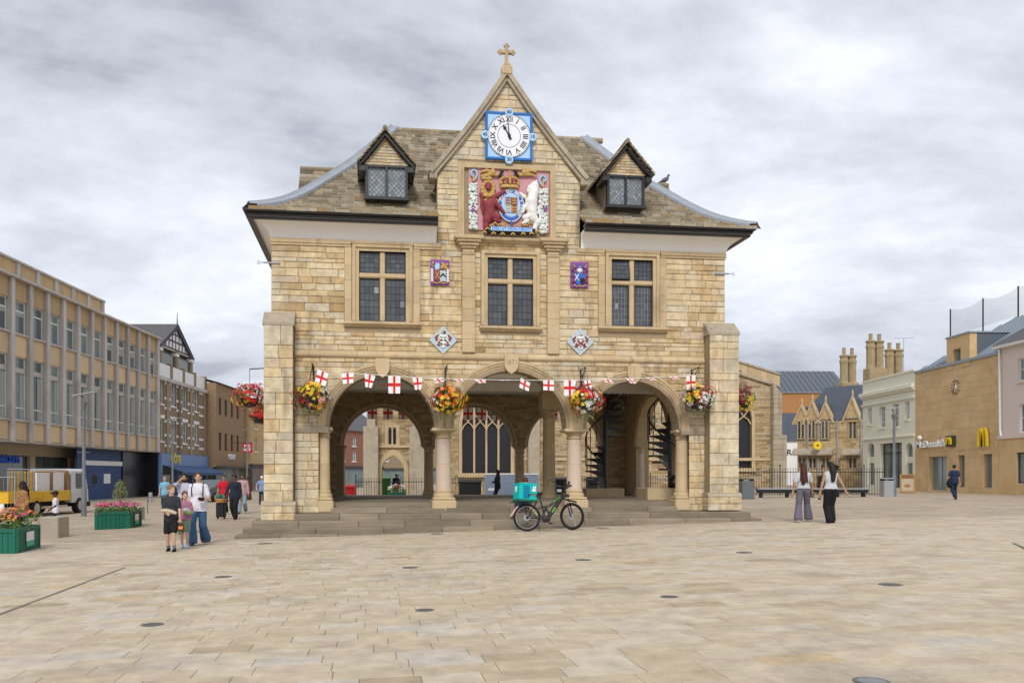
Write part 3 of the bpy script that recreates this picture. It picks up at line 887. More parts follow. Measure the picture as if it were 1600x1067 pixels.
# ---- steps (the square falls to the left, so more of them show there)
ST = empty('guildhall_steps', (GP.o.x, GP.o.y, 0), GA, 'worn grey stone steps running along the foot of the guildhall', 'steps')
def step(u0, u1, o, z0, z1, back, seed, dz=0.02):
    r = random.Random(seed); u = u0
    while u < u1 - 0.01:
        L = min(r.uniform(1.0, 1.9), u1 - u)
        if u1 - u - L < 0.5: L = u1 - u
        mb = MB(); mb.cbox(u + 0.003, u + L - 0.003, -o + r.uniform(-0.006, 0.006), -back, z0, z1 + r.uniform(-0.006, 0.004), 0.018, tint=r.random())
        mb.build('step_stone', 'step_stone', ST)
        u += L
step(-7.35, 2.0, 2.15, -0.45, -0.02, 1.60, 1)
step(-7.22, 7.10, 1.75, -0.40, 0.12, 1.20, 2)
step(-7.05, 7.05, 1.33, -0.35, L2, 0.76, 3)
step(-6.00, 6.95, 0.86, -0.3, L3, -0.85, 4)
step(-5.05, 5.05, 0.05, 0.2, L4, -0.60, 5)
fl = MB()
fl.box(-6.2, 6.2, 0.55, 9.6, 0.0, FLOOR)
fl.build('floor_slab', 'step_stone', ST)
# side returns of the plinth on the left and right
sr = MB(); sr.box(-6.9, 6.9, 0.86, 9.7, -0.4, 0.44); sr.box(-7.1, -6.0, -0.70, 9.7, -0.4, L2 - 0.004); sr.box(6.0, 6.95, -0.70, 9.7, -0.4, L3 - 0.004); sr.build('plinth_core', 'step_stone', ST)

# ---- undercroft: back arcade, side walls, ceiling, middle pillars
WB = 8.35
BAR = [(-3.475, 1.485), (0.06, 1.545), (3.65, 1.48)]
ZB = 2.62
o = [(-6.3, 0.4), (BAR[0][0] - BAR[0][1], 0.4)]
for (c, r) in BAR: o += arcpts(c, r, ZB, pi, 0, 20)
o += [(BAR[2][0] + BAR[2][1], 0.4), (6.3, 0.4), (6.3, 4.8), (-6.3, 4.8)]
fill_shape(o, [], WB, WB + 0.6).build('back_wall', 'mortar', GH)
BST = []
keep = STONES; STONES = BST
def free_back(za, zb):
    sp = [(-6.15, -6.15, 6.15, 6.15)]
    for (c, r) in BAR:
        R = r + 0.30
        hw = lambda q: R if q <= ZB else sqrt(max(R*R - (q - ZB)**2, 0))
        if hw(za) > 0: sp = cut_spans(sp, c - hw(za), c - hw(zb), c + hw(za), c + hw(zb))
    return sp
stone_rows(0.72, 4.62, 0.07, 0.14, free_back, 0.15, 0.45)
STONES = keep
bs = MB()
for (a, p, oo) in BST: stone_piece(bs, p, -WB, rs.random()*0.8, rs)
for (c, r) in BAR:       # ring of thin rubble voussoirs
    n = 46
    for k in range(n):
        q0 = pi*k/n + 0.01; q1 = pi*(k + 1)/n - 0.01
        p = [(c + (r + .14)*cos(q0), ZB + (r + .14)*sin(q0)), (c + (r + .32)*cos(q0), ZB + (r + .32)*sin(q0)), (c + (r + .32)*cos(q1), ZB + (r + .32)*sin(q1)), (c + (r + .14)*cos(q1), ZB + (r + .14)*sin(q1))]
        stone_piece(bs, p, -WB, rs.random()*0.8, rs)
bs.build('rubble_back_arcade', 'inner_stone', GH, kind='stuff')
BPROF = [(0.0, 0.5), (0.0, 0.05), (0.04, 0.0), (0.04, -0.05), (0.13, -0.06), (0.13, 0.04)]
for i, (c, r) in enumerate(BAR):
    ar = empty('arch', (0, WB, 0)); ar.parent = GH
    arch(c, r, ZB, ar, BPROF, 11, seed=20 + i)
for u in (-5.10, -1.70, 1.88): column(u, WB + 0.28, FLOOR, ZB, 0.19, ped=False, cap=0.26, abw=0.25, m='dressed_stone')
for u in (-1.53, 2.15): column(u, 4.45, FLOOR, 3.72, 0.22, ped=False, cap=0.26, abw=0.31, m='dressed_stone', name='pillar')
bm_ = None
for u in (-1.53, 2.15): MB().cbox(u - 0.30, u + 0.30, 4.15, 4.75, 3.72, 4.66, 0.03).build("pillar_block", "dressed_stone", GH)
ce = MB(); ce.box(-6.4, 6.4, 0.55, WB + 0.1, 4.63, 4.75)
ce.box(-6.3, 6.3, 0.56, 0.95, 4.38, 4.64)
for u in (-1.53, 2.15): ce.box(u - 0.18, u + 0.18, 0.9, 4.15, 4.36, 4.635)
ce.box(-6.3, 6.3, 4.25, 4.65, 4.36, 4.632)
ce.build('ceiling', 'ceiling_plaster', GH)
# left side wall (blind) and right side wall with its arch
sw = MB(); sw.box(-6.65, -6.12, 0.3, WB + 0.6, 0.3, 4.8)
lw = sw.build('side_wall', 'mortar', GH)
LST = []; STONES = LST
stone_rows(0.72, 4.62, 0.08, 0.17, lambda a, b: [(0.6, 0.6, WB, WB)], 0.2, 0.5)
STONES = keep
ls = MB(); ls.X = Matrix(((0, -1, 0, -6.12), (1, 0, 0, 0), (0, 0, 1, 0), (0, 0, 0, 1)))
for (a, p, oo) in LST: stone_piece(ls, p, 0, rs.random()*0.8, rs)
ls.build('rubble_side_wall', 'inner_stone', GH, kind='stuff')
SWX = Matrix(((0, 1, 0, 6.10), (-1, 0, 0, 0), (0, 0, 1, 0), (0, 0, 0, 1)))     # (x, y, z) -> wall running front to back
oo_ = [(-WB - 0.6, 0.4), (-7.0, 0.4)] + arcpts(-5.3, 1.7, ZB, pi, 0, 20) + arcpts(-1.55, 1.4, ZB, pi, 0, 20) + [(-0.15, 0.4), (0.0, 0.4), (0.0, 4.8), (-WB - 0.6, 4.8)]
sw2 = fill_shape(oo_, [], 0.0, 0.5); sw2.X = None
sw2.v = [tuple(SWX @ Vector(p)) for p in sw2.v]
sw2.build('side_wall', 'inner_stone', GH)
se = empty('side_arch', (0, 0, 0)); se.parent = GH
se.matrix_local = SWX
arch(-5.3, 1.7, ZB, se, BPROF, 11, seed=31); arch(-1.55, 1.4, ZB, se, BPROF, 9, seed=32)
for w in (7.15, 3.28): column(6.30, w, FLOOR, ZB, 0.2, cap=0.26, ped=False, abw=0.27)

# ---- upper side walls so the building is closed
up = MB(); up.box(UL, UL + 0.5, 0.6, 9.0, 4.7, ZTOP); up.box(UR - 0.5, UR, 0.6, 9.0, 4.7, ZTOP); up.box(UL, UR, 8.9, 9.4, 4.7, ZTOP); up.box(UL + 0.1, UR - 0.1, 0.3, 9.2, ZTOP - 0.2, ZTOP - 0.02)
up.build('upper_side_walls', 'inner_stone', GH)

# ---- cove, gutter and roof
ZE = 8.66; OE = 0.68; RU = 3.28; RW = 3.65; ZR = 12.75
EU = 7.22; DEPTH = 9.4
_x = np.linspace(-0.3, 1.3, 161)
_y = np.interp(_x, [-0.3, 0, .15, .29, .47, .62, .75, .87, 1.0, 1.3], [-0.10, 0, .075, .18, .37, .525, .675, .835, 1.0, 1.40])
_k = np.ones(21)/21
GX = _x[10:-10]; GY = np.convolve(_y, _k, 'valid'); GY = (GY - np.interp(0, GX, GY))/(np.interp(1, GX, GY) - np.interp(0, GX, GY))
def gfun(t):
    return float(np.interp(t, GX, GY))
COVE = [(0.02, -0.64)] + [(0.02 + 0.52*(1 - cos(q)), -0.64 + 0.50*sin(q)) for q in [pi/2*i/8 for i in range(9)]]
def sweep_eaves(name, m, prof, kind=None):
    """profile [(outward offset, dz from the eave)] swept round the eaves, broken by the gable bay at the front"""
    for (path) in ([(GUL - 0.02, 0, 0), (UL, 0, 1), (UL, DEPTH, 2)], [(GUR + 0.02, 0, 0), (UR, 0, 3), (UR, DEPTH, 4)]):
        mb = MB(); rows = []
        for (u, w, k) in path:
            if k == 0: rows.append([(u, -o_, ZE + dz) for o_, dz in prof])
            elif k == 1: rows.append([(u - o_, -o_, ZE + dz) for o_, dz in prof])
            elif k == 2: rows.append([(u - o_, w, ZE + dz) for o_, dz in prof])
            elif k == 3: rows.append([(u + o_, -o_, ZE + dz) for o_, dz in prof])
            else: rows.append([(u + o_, w, ZE + dz) for o_, dz in prof])
        mb.grid(rows)
        n = len(prof)
        mb.f.append(tuple(range(n))); mb.m.append(0)
        mb.build(name, m, GH, smooth=40)
sweep_eaves('plaster_cove', 'plaster', COVE + [(0.56, -0.12), (0.02, -0.12), (0.02, -0.64)])
sweep_eaves('gutter', 'black_paint', [(0.44, -0.20), (0.54, -0.20), (0.56, -0.16), (0.545, -0.13), (0.59, -0.12), (0.61, -0.08), (0.59, -0.06), (0.63, -0.05), (0.68, -0.02), (0.685, 0.03), (0.6, 0.03), (0.3, 0.02)])
def roof_pt(side, s, t):
    """front slope: s across, t up; side: ends"""
    z = ZE + 0.02 + (ZR - ZE) * gfun(t)
    if side == 'front':
        ul = -EU + (EU - RU)*t; return (ul + (-2*ul)*s, -OE + (RW + OE)*t, z)
    if side == 'back':
        ul = EU - (EU - RU)*t; return (ul + (-2*ul)*s, DEPTH*0.86 - (DEPTH*0.86 - RW)*t, z)
    sg = -1 if side == 'left' else 1
    w0 = -OE + (RW + OE)*t; w1 = DEPTH*0.86 - (DEPTH*0.86 - RW)*t
    return (sg*(EU - (EU - RU)*t), w0 + (w1 - w0)*s, z)
deck = MB()
for side in ('front', 'back', 'left', 'right'):
    if side == 'front':
        for (ua, ub, t0_) in ((-9, GUL, 0.0), (GUR, 9, 0.0), (GUL, GUR, 0.24)):
            rows_ = []
            for i in range(15):
                t = t0_ + (1 - t0_)*i/14; e_ = EU - (EU - RU)*t
                p = roof_pt('front', 0.5, t); a_, b_ = max(-e_, min(ua, e_)), min(e_, max(ub, -e_))
                rows_.append([(a_ + (b_ - a_)*k/4, p[1], p[2]) for k in range(5)])
            deck.grid(rows_)
    else: deck.grid([[roof_pt(side, s/6, t/14) for s in range(7)] for t in range(15)])
deck.v = [(p[0], p[1], p[2] - 0.03) for p in deck.v]
roof = deck.build('roof', 'slate', GH)
slates = []
NR = 34
rr = random.Random(5)
tt = [0.0]
# courses get shallower towards the ridge, as stone slates do
wts = [1.35 - 0.65*i/NR for i in range(NR)]
tot = sum(wts); acc = 0
ts = []
for wq in wts: ts.append(acc/tot); acc += wq
ts.append(1.0)
for i in range(NR):
    t0, t1 = ts[i], min(ts[i + 1] + 0.012, 1.0)
    for side in ('front',):
        ul0 = -EU + (EU - RU)*t0
        u = ul0
        z0m = roof_pt(side, 0.5, t0)[2]
        while u < -ul0:
            L = rr.uniform(0.16, 0.46) * (1.25 - 0.6*i/NR)
            ua, ub = u, min(u + L, -ul0)
            u += L
            if z0m < APZ - 0.2:      # keep clear of the gable bay
                hw_l = GUL if z0m < KN else GUL + (GUC - GUL)*(z0m - KN)/(APZ - KN)
                hw_r = GUR if z0m < KN else GUR + (GUC - GUR)*(z0m - KN)/(APZ - KN)
                if ub > hw_l and ua < hw_r:
                    if ua < hw_l - 0.06: ub = hw_l
                    elif ub > hw_r + 0.06: ua = hw_r
                    else: continue
            if ub - ua < 0.04: continue
            f = lambda uu, t: roof_pt('front', (uu - (-EU + (EU - RU)*t)) / (2*(EU - (EU - RU)*t)), t)
            clampu = lambda uu, t: max(min(uu, EU - (EU - RU)*t), -EU + (EU - RU)*t)
            th = 0.075 + rr.uniform(-0.012, 0.02)
            a = f(clampu(ua + .004, t0), t0); b = f(clampu(ub - .004, t0), t0); c = f(clampu(ub - .004, t1), t1); d = f(clampu(ua + .004, t1), t1)
            jit = rr.uniform(-0.012, 0.012)
            vs = [(a[0], a[1] - 0.02 + jit, a[2] + th - 0.01), (b[0], b[1] - 0.02 + jit, b[2] + th - 0.01), (c[0], c[1], c[2] + 0.006), (d[0], d[1], d[2] + 0.006),
                  (a[0], a[1] - 0.02 + jit, a[2] - 0.02), (b[0], b[1] - 0.02 + jit, b[2] - 0.02)]
            slates.append((i, vs, [(0, 1, 2, 3), (4, 5, 1, 0), (0, 3, 4), (1, 5, 2)], min(1, max(0, rr.gauss(0.48 + (0.2 if i < 7 else 0), 0.22)))))
rs_ = MB()
for n, (i, vs, fs, t) in enumerate(slates):
    if n < 300: MB().add(vs, fs, t).build('roof_slate', 'slate', roof)
    else: rs_.add(vs, fs, t)
for side in ('left', 'right', 'back'):
    for i in range(NR):
        t0, t1 = ts[i], ts[i + 1]
        for k in range(24):
            a, b, c, d = roof_pt(side, k/24, t0), roof_pt(side, (k + 1)/24, t0), roof_pt(side, (k + 1)/24, t1), roof_pt(side, k/24, t1)
            rs_.add([(a[0], a[1], a[2] + 0.03), (b[0], b[1], b[2] + 0.03), c, d, a, b], [(0, 1, 2, 3), (4, 5, 1, 0)], rr.random())
rs_.build('upper_roof_slates', 'slate', roof, kind='stuff')
for sg in (-1, 1):
    h = MB(); rows = []
    for i in range(21):
        t = i/20; z = ZE + 0.02 + (ZR - ZE)*gfun(t)
        u, w = sg*(EU - (EU - RU)*t), -OE + (RW + OE)*t
        rows.append([(u - sg*0.25, w - 0.04, z + 0.03), (u - sg*0.24, w - 0.05, z + 0.115), (u - sg*0.04, w - .02, z + 0.135), (u, w - 0.03, z + 0.19), (u + sg*0.05, w + 0.02, z + 0.12), (u + sg*0.2, w + 0.14, z + 0.03)])
    h.grid(rows); h.build('lead_hip', 'lead', roof, smooth=60)
rd = MB(); u = -RU - 0.1
while u < RU + 0.1:
    L = 0.45
    rd.tube([(u + 0.005, RW, ZR + 0.02), (u + L - 0.005, RW, ZR + 0.02)], 0.10, 8, tint=rr.random()); u += L
rd.build('ridge_tiles', 'slate', roof, smooth=50)
# roof running back from the gable
gr = MB()
for sg, u0 in ((-1, GUL), (1, GUR)):
    gr.grid([[(u0, w, KN - 0.1), (GUC, w, APZ - 0.06)] for w in (0.4, 3.0, 6.0)])
gr.build('gable_roof', 'slate', roof)
# rear range roof whose ends peep out past the hips
ul_, zl_ = G(469, 258, -7.0); ur_, zr_ = G(1044, 287, -7.0)
rg = MB()
nr = 16
for i in range(nr):
    w0 = 4.6 + 2.4*i/nr; w1 = 4.6 + 2.4*(i + 1)/nr; za = 9.4 + 3.15*i/nr; zb_ = 9.4 + 3.15*(i + 1)/nr
    u = ul_
    while u < ur_:
        L = min(rr.uniform(0.25, 0.5), ur_ - u)
        if u < -2.5 or u > 2.5: rg.add([(u, w0 - .02, za + .03), (u + L - .006, w0 - .02, za + .03), (u + L - .006, w1, zb_ + .005), (u, w1, zb_ + .005), (u, w0 - .02, za - .01), (u + L - .006, w0 - .02, za - .01)], [(0, 1, 2, 3), (4, 5, 1, 0)], rr.random())
        u += L
rg.add([(ul_, 4.6, 9.38), (ur_, 4.6, 9.38), (ur_, 7.0, 12.53), (ul_, 7.0, 12.53)], [(0, 1, 2, 3)])
rg.add([(ul_, 9.4, 9.38), (ur_, 9.4, 9.38), (ur_, 7.0, 12.53), (ul_, 7.0, 12.53)], [(3, 2, 1, 0)])
for u in (ul_ + .02, ur_ - .02): rg.add([(u, 4.6, 9.38), (u, 7.0, 12.52), (u, 9.4, 9.38)], [(0, 1, 2)])
rg.tube([(ul_, 7.0, 12.57), (ur_, 7.0, 12.57)], 0.10, 8)
rg.build('rear_range_roof', 'slate', roof)

# ---- dormers
def dormer(u0, u1, z0, z1, zpk, uc):
    e = empty('dormer', (0, 0, 0)); e.parent = GH
    f = MB(); t = 0.07
    yb = 0.10
    fw = -0.06
    for (a, b, c, d) in ((u0 - t, u0, z0 - 0.06, z1 + 0.04), (u1, u1 + t, z0 - 0.06, z1 + 0.04), (u0, u1, z1, z1 + 0.05), (u0, u1, z0 - 0.06, z0), ((u0 + u1)/2 - 0.03, (u0 + u1)/2 + 0.03, z0, z1)):
        f.box(a, b, fw, yb, c, d)
    f.box(u0 - t - 0.04, u1 + t + 0.04, fw - 0.05, yb, z0 - 0.10, z0 - 0.06)
    f.build('window_frame', 'black_paint', e)
    # diamond quarries as separate panes held in leads
    for (a, b) in ((u0, (u0 + u1)/2 - 0.03), ((u0 + u1)/2 + 0.03, u1)):
        nx, nz = 4, 6
        dx, dz = (b - a)/nx, (z1 - z0)/nz
        pm = []
        cm = MB()
        def clip(poly):
            def cl(P, f_):
                R = []
                for i in range(len(P)):
                    p, q = P[i], P[(i + 1) % len(P)]
                    fp, fq = f_(p), f_(q)
                    if fp >= 0: R.append(p)
                    if (fp >= 0) != (fq >= 0): k = fp/(fp - fq); R.append((p[0] + (q[0] - p[0])*k, p[1] + (q[1] - p[1])*k))
                return R
            for f_ in (lambda p: p[0] - a, lambda p: b - p[0], lambda p: p[1] - z0, lambda p: z1 - p[1]):
                if len(poly) < 3: return poly
                poly = cl(poly, f_)
            return poly
        for i in range(0, nx + 1):
            for j in range(0, 2*nz + 1):
                cx_ = a + dx*i + (dx/2 if j % 2 else 0); cz = z0 + dz/2*j
                q = clip([(cx_ - dx/2, cz), (cx_, cz - dz/2), (cx_ + dx/2, cz), (cx_, cz + dz/2)])
                if len(q) < 3: continue
                ar_ = abs(sum(q[k][0]*q[(k + 1) % len(q)][1] - q[(k + 1) % len(q)][0]*q[k][1] for k in range(len(q))))/2
                if ar_ < 1e-4: continue
                pn = MB(); j0 = rr.uniform(-.004, .004)
                pn.add([(p[0], 0.02 + j0*(k % 2), p[1]) for k, p in enumerate(q)], [tuple(range(len(q)))], rr.random())
                pn.build('pane', 'glass_pale', e)
                for k in range(len(q)):
                    p1, p2 = q[k], q[(k + 1) % len(q)]
                    if abs(p1[0] - p2[0]) > 1e-3 and abs(p1[1] - p2[1]) > 1e-3 and p1[0] < p2[0]:
                        cm.tube([(p1[0], 0.015, p1[1]), (p2[0], 0.015, p2[1])], 0.007, 4)
        cm.build('lead_cames', 'came', e)
    # gable cheeks, roof planes back into the slope, bargeboards, slate-hung tympanum
    ue0, ue1 = u0 - 0.28, u1 + 0.28
    ze = z1 + 0.0
    slope0 = (zpk - ze)/(uc - ue0)
    tb = MB(); n = 8
    for i in range(n):
        za = z1 + 0.06 + (zpk - 0.22 - z1 - 0.06)*i/n; zb2 = z1 + 0.06 + (zpk - 0.22 - z1 - 0.06)*(i + 1)/n
        def lim(z): 
            k = (z - z1 - 0.06)/(zpk - 0.16 - z1 - 0.06)
            return (u0 - 0.1) + (uc - u0 + 0.1)*k, (u1 + 0.1) + (uc - u1 - 0.1)*k
        l0, r0 = lim(za); l1, r1 = lim(zb2)
        m_ = max(1, int((r0 - l0)/0.24))
        for k in range(m_):
            a0_, b0_ = l0 + (r0 - l0)*k/m_, l0 + (r0 - l0)*(k + 1)/m_ - .004
            a1_, b1_ = max(l1, min(a0_, r1)), max(l1, min(b0_, r1))
            tb.add([(a0_, fw - 0.01, za), (b0_, fw - 0.01, za), (b1_, fw + 0.015, zb2 + .01), (a1_, fw + 0.015, zb2 + .01), (a0_, fw + 0.03, za), (b0_, fw + 0.03, za)], [(0, 1, 2, 3), (4, 5, 1, 0)], rr.random())
    tb.add([(u0 - .1, fw + .03, z1 + .05), (u1 + .1, fw + .03, z1 + .05), (uc, fw + .03, zpk - .12)], [(0, 1, 2)], 0.4)
    tb.build('slate_hung_gable', 'stone', e)
    bb = MB()
    for (ux, s) in ((ue0, 1), (ue1, -1)):
        d = Vector((uc - ux, zpk - ze)); d.normalize(); nn = Vector((-d.y, d.x))*s
        P = [Vector((ux, ze)), Vector((uc, zpk))]
        q = [P[0] - nn*0.02, P[1] - nn*0.02, P[1] - nn*0.07, P[0] - nn*0.07]
        q = [(v.x, v.y) for v in q]
        if s < 0: q = q[::-1]
        bb.prism(q[::-1], fw - 0.17, fw - 0.10)
        q2 = [P[0] - nn*0.02, P[1] - nn*0.02, P[1] - nn*0.08, P[0] - nn*0.08]; q2 = [(v.x, v.y) for v in q2]
        bb.prism(q2 if s < 0 else q2[::-1], fw - 0.15, fw + 0.05)
    bb.build('bargeboard', 'black_paint', e)
    rf = MB()
    for (ux, s) in ((ue0, 1), (ue1, -1)):
        # find where the plane meets the main roof
        for i in range(9):
            k0, k1 = i/9, (i + 1)/9
            def pt(k): return ux + (uc - ux)*k, ze + (zpk - ze)*k + 0.03
            (ua, za), (ub, zb2) = pt(k0), pt(min(1, k1 + .02))
            def back(z):
                lo, hi = 0, 1
                for _ in range(30):
                    md = (lo + hi)/2
                    if ZE + (ZR - ZE)*gfun(md) < z: lo = md
                    else: hi = md
                return -OE + (RW + OE)*lo + 0.15
            y = fw - 0.27; yb1 = back(za)
            while y < yb1:
                L = rr.uniform(0.2, 0.36); y2 = min(y + L, max(yb1, back(zb2)))
                vs = [(ua - s*.02, y, za + .06), (ua - s*.02, y2 - .005, za + .06), (ub, y2 - .005, zb2 + .03), (ub, y, zb2 + .03), (ua - s*.02, y, za - .02), (ua - s*.01, y2 - .005, za - .02), (ub, y, zb2 - .025)]
                rf.add(vs, [(0, 1, 2, 3) if s < 0 else (3, 2, 1, 0), (0, 4, 5, 1), (0, 3, 6, 4)], min(1, max(0, rr.gauss(0.55, 0.25))))
                y = y2
    rf.tube([(uc, fw - 0.27, zpk + 0.06), (uc, 2.8, zpk + 0.06)], 0.07, 6)
    rf.build('dormer_roof', 'slate', e)
    ck = MB()
    for uu in (u0 - t, u1 + t):
        ck.add([(uu, fw + .02, z0 - .08), (uu, 2.4, z1 + .9), (uu, 2.4, z1 + .05), (uu, fw + .02, z1 + .05)][:1] + [(uu, 1.6, z1 + .06), (uu, fw + .02, z1 + .06), (uu, 1.6, z0 - .1)], [(0, 3, 1, 2)])
    ck.box(u0 - .02, u1 + .02, 0.3, 0.34, z0 - .05, z1 + .05)
    ck.build('cheek', 'slate', e)
    for (xa, xb) in ((ue0 + .04, u0 - t), (u1 + t, ue1 - .04)): MB().box(xa, xb, fw - 0.14, 0.5, ze - 0.16, ze - 0.02).build('eaves_soffit', 'black_paint', e)
dormer(-4.03, -2.98, 9.36, 10.18, 11.14, -3.55)
dormer(2.98, 3.97, 9.42, 10.22, 11.14, 3.45)
# ================================================================== rounded solids (distance fields meshed with surface nets)
def cap(a, b, ra, rb=None): return ('c', np.array(a, float), np.array(b, float), ra, ra if rb is None else rb)
def ell(c, r, R=None): return ('e', np.array(c, float), np.array(r, float), R)
def sdf_mesh(prims, vox=0.012, k=0.02, cuts=(), subs=()):
    lo = np.min([np.minimum(p[1], p[2]) - max(p[3], p[4]) if p[0] == 'c' else p[1] - np.max(p[2]) for p in prims], axis=0) - 3*vox
    hi = np.max([np.maximum(p[1], p[2]) + max(p[3], p[4]) if p[0] == 'c' else p[1] + np.max(p[2]) for p in prims], axis=0) + 3*vox
    n = np.ceil((hi - lo)/vox).astype(int) + 1
    ax = [lo[i] + vox*np.arange(n[i]) for i in range(3)]
    F = np.full(n, 1.0)
    for p in prims:
        if p[0] == 'c':
            mn = np.minimum(p[1], p[2]) - max(p[3], p[4]); mx = np.maximum(p[1], p[2]) + max(p[3], p[4])
        else:
            mn = p[1] - np.max(p[2]); mx = p[1] + np.max(p[2])
        mg = k*1.5 + 3*vox
        i0 = np.clip(np.floor((mn - mg - lo)/vox).astype(int), 0, n); i1 = np.clip(np.ceil((mx + mg - lo)/vox).astype(int) + 1, 0, n)
        s = tuple(slice(i0[i], i1[i]) for i in range(3))
        X, Y, Z = np.meshgrid(ax[0][s[0]], ax[1][s[1]], ax[2][s[2]], indexing='ij')
        if p[0] == 'c':
            a, b = p[1], p[2]; d = b - a; L2_ = max(d.dot(d), 1e-9)
            t = np.clip(((X - a[0])*d[0] + (Y - a[1])*d[1] + (Z - a[2])*d[2])/L2_, 0, 1)
            q = np.sqrt((X - a[0] - t*d[0])**2 + (Y - a[1] - t*d[1])**2 + (Z - a[2] - t*d[2])**2) - (p[3] + (p[4] - p[3])*t)
        else:
            c, r = p[1], p[2]; x, y, z = X - c[0], Y - c[1], Z - c[2]
            if p[3] is not None:
                R = np.array(p[3]).T; x, y, z = R[0, 0]*x + R[0, 1]*y + R[0, 2]*z, R[1, 0]*x + R[1, 1]*y + R[1, 2]*z, R[2, 0]*x + R[2, 1]*y + R[2, 2]*z
            k0 = np.sqrt((x/r[0])**2 + (y/r[1])**2 + (z/r[2])**2); k1 = np.sqrt((x/r[0]**2)**2 + (y/r[1]**2)**2 + (z/r[2]**2)**2)
            q = k0*(k0 - 1)/np.maximum(k1, 1e-6)
        A = F[s]
        h = np.maximum(k - np.abs(A - q), 0)/k
        F[s] = np.minimum(A, q) - h*h*k*0.25
    X, Y, Z = np.meshgrid(*ax, indexing='ij')
    for (c, r) in subs:
        x, y, z = (X - c[0])/r[0], (Y - c[1])/r[1], (Z - c[2])/r[2]
        F = np.maximum(F, -(np.sqrt(x*x + y*y + z*z) - 1)*min(r))
    for (nv, d) in cuts:
        F = np.maximum(F, nv[0]*X + nv[1]*Y + nv[2]*Z - d)
    ins = F < 0
    c8 = [F[i:n[0]-1+i, j:n[1]-1+j, l:n[2]-1+l] for i in (0, 1) for j in (0, 1) for l in (0, 1)]
    s8 = np.stack([c < 0 for c in c8]).sum(0)
    act = (s8 > 0) & (s8 < 8)
    idx = np.full(act.shape, -1); idx[act] = np.arange(act.sum())
    acc = np.zeros(act.shape + (3,)); cnt = np.zeros(act.shape)
    cor = [(i, j, l) for i in (0, 1) for j in (0, 1) for l in (0, 1)]
    for a in range(8):
        for b in range(a + 1, 8):
            if sum(abs(cor[a][q] - cor[b][q]) for q in range(3)) != 1: continue
            fa, fb = c8[a], c8[b]
            m = (fa < 0) != (fb < 0)
            t = np.where(m, fa/np.where(m, fa - fb, 1), 0)
            for q in range(3): acc[..., q] += np.where(m, cor[a][q] + (cor[b][q] - cor[a][q])*t, 0)
            cnt += m
    ii = np.argwhere(act)
    V = (ii + acc[act]/cnt[act][:, None])*vox + lo
    Fq = []
    for axis in range(3):
        o1, o2 = [(1, 2), (2, 0), (0, 1)][axis]
        sl0 = [slice(None)]*3; sl1 = [slice(None)]*3
        sl0[axis] = slice(0, n[axis]-1); sl1[axis] = slice(1, n[axis])
        A, B = ins[tuple(sl0)], ins[tuple(sl1)]
        ch = np.argwhere(A != B)
        for e in ch:
            if e[o1] == 0 or e[o2] == 0 or e[o1] >= n[o1]-1 or e[o2] >= n[o2]-1: continue
            c = e.copy(); d = c.copy(); d[o1] -= 1; f = d.copy(); f[o2] -= 1; g = c.copy(); g[o2] -= 1
            q = (idx[tuple(c)], idx[tuple(d)], idx[tuple(f)], idx[tuple(g)])
            if min(q) < 0: continue
            Fq.append(q if A[tuple(e)] else q[::-1])
    return [tuple(map(float, v)) for v in V], [tuple(int(i) for i in q) for q in Fq]
def solid(name, prims, m, parent, vox=0.012, k=0.02, cuts=(), subs=(), extra=None, tint=0.5):
    v, f = sdf_mesh(prims, vox, k, cuts, subs)
    mb = MB(); mb.add(v, f, tint=tint)
    if extra: merge(mb, extra)
    return mb.build(name, m, parent, smooth=60)

# ================================================================== CLOCK
def on_front(z_, px, py, o=0.0):
    return G(px, py, o)
def AP(x, y, o=0.12):      # position on the gable front measured on the enlarged photo
    return G(720 + x/4.96, 160 + y/4.96, o)
def gth(name, label, cat, u, z, o, group=None):
    """a thing fixed to the guildhall front: origin on the wall at (u, z), standing o proud"""
    x, y = GP.world(u, -o)
    return empty(name, (x, y, z), GA, label, cat, group)
cu_, cz_ = AP(374, 262)
CK = gth('clock', 'square pale blue clock with white Roman dial on the gable', 'clock', cu_, cz_, 0.05)
S = 0.665
b = MB(); b.cbox(-S, S, -0.06, 0.0, -S, S, 0.01); b.build('board', 'pale_blue', CK)
for i, (x0, x1, z0, z1) in enumerate(((-S - .02, -S + .05, -S - .02, S + .02), (S - .05, S + .02, -S - .02, S + .02), (-S + .05, S - .05, S - .05, S + .02), (-S + .05, S - .05, -S - .02, -S + .05))):
    f = MB(); f.cbox(x0, x1, -0.085, 0.0, z0, z1, 0.01); f.build('border', 'clock_blue', CK)
def disc(mb, r, y0, y1, c=(0, 0), n=40, tint=None): mb.prism([(c[0] + r*cos(2*pi*i/n), c[1] + r*sin(2*pi*i/n)) for i in range(n)], y0, y1, tint); return mb
dl = disc(MB(), 0.625, -0.085, -0.05, n=56).build('dial', 'dial_white', CK)
rg_ = MB()
n = 56
for (ra, rb, y) in ((0.612, 0.628, -0.089), (0.325, 0.338, -0.088)):
    P = [[(ra*cos(2*pi*i/n), y, ra*sin(2*pi*i/n)) for i in range(n + 1)], [(rb*cos(2*pi*i/n), y, rb*sin(2*pi*i/n)) for i in range(n + 1)]]
    (rg_ if ra > 0.5 else rg_).grid(P)
for i in range(60):
    a = 2*pi*i/60
    r_ = 0.018 if i % 5 == 0 else 0.011
    disc(rg_, r_, -0.090, -0.086, (0.585*cos(a), 0.585*sin(a)), 6)
rg_.build('minute_ring', 'ink', dl, kind='stuff')
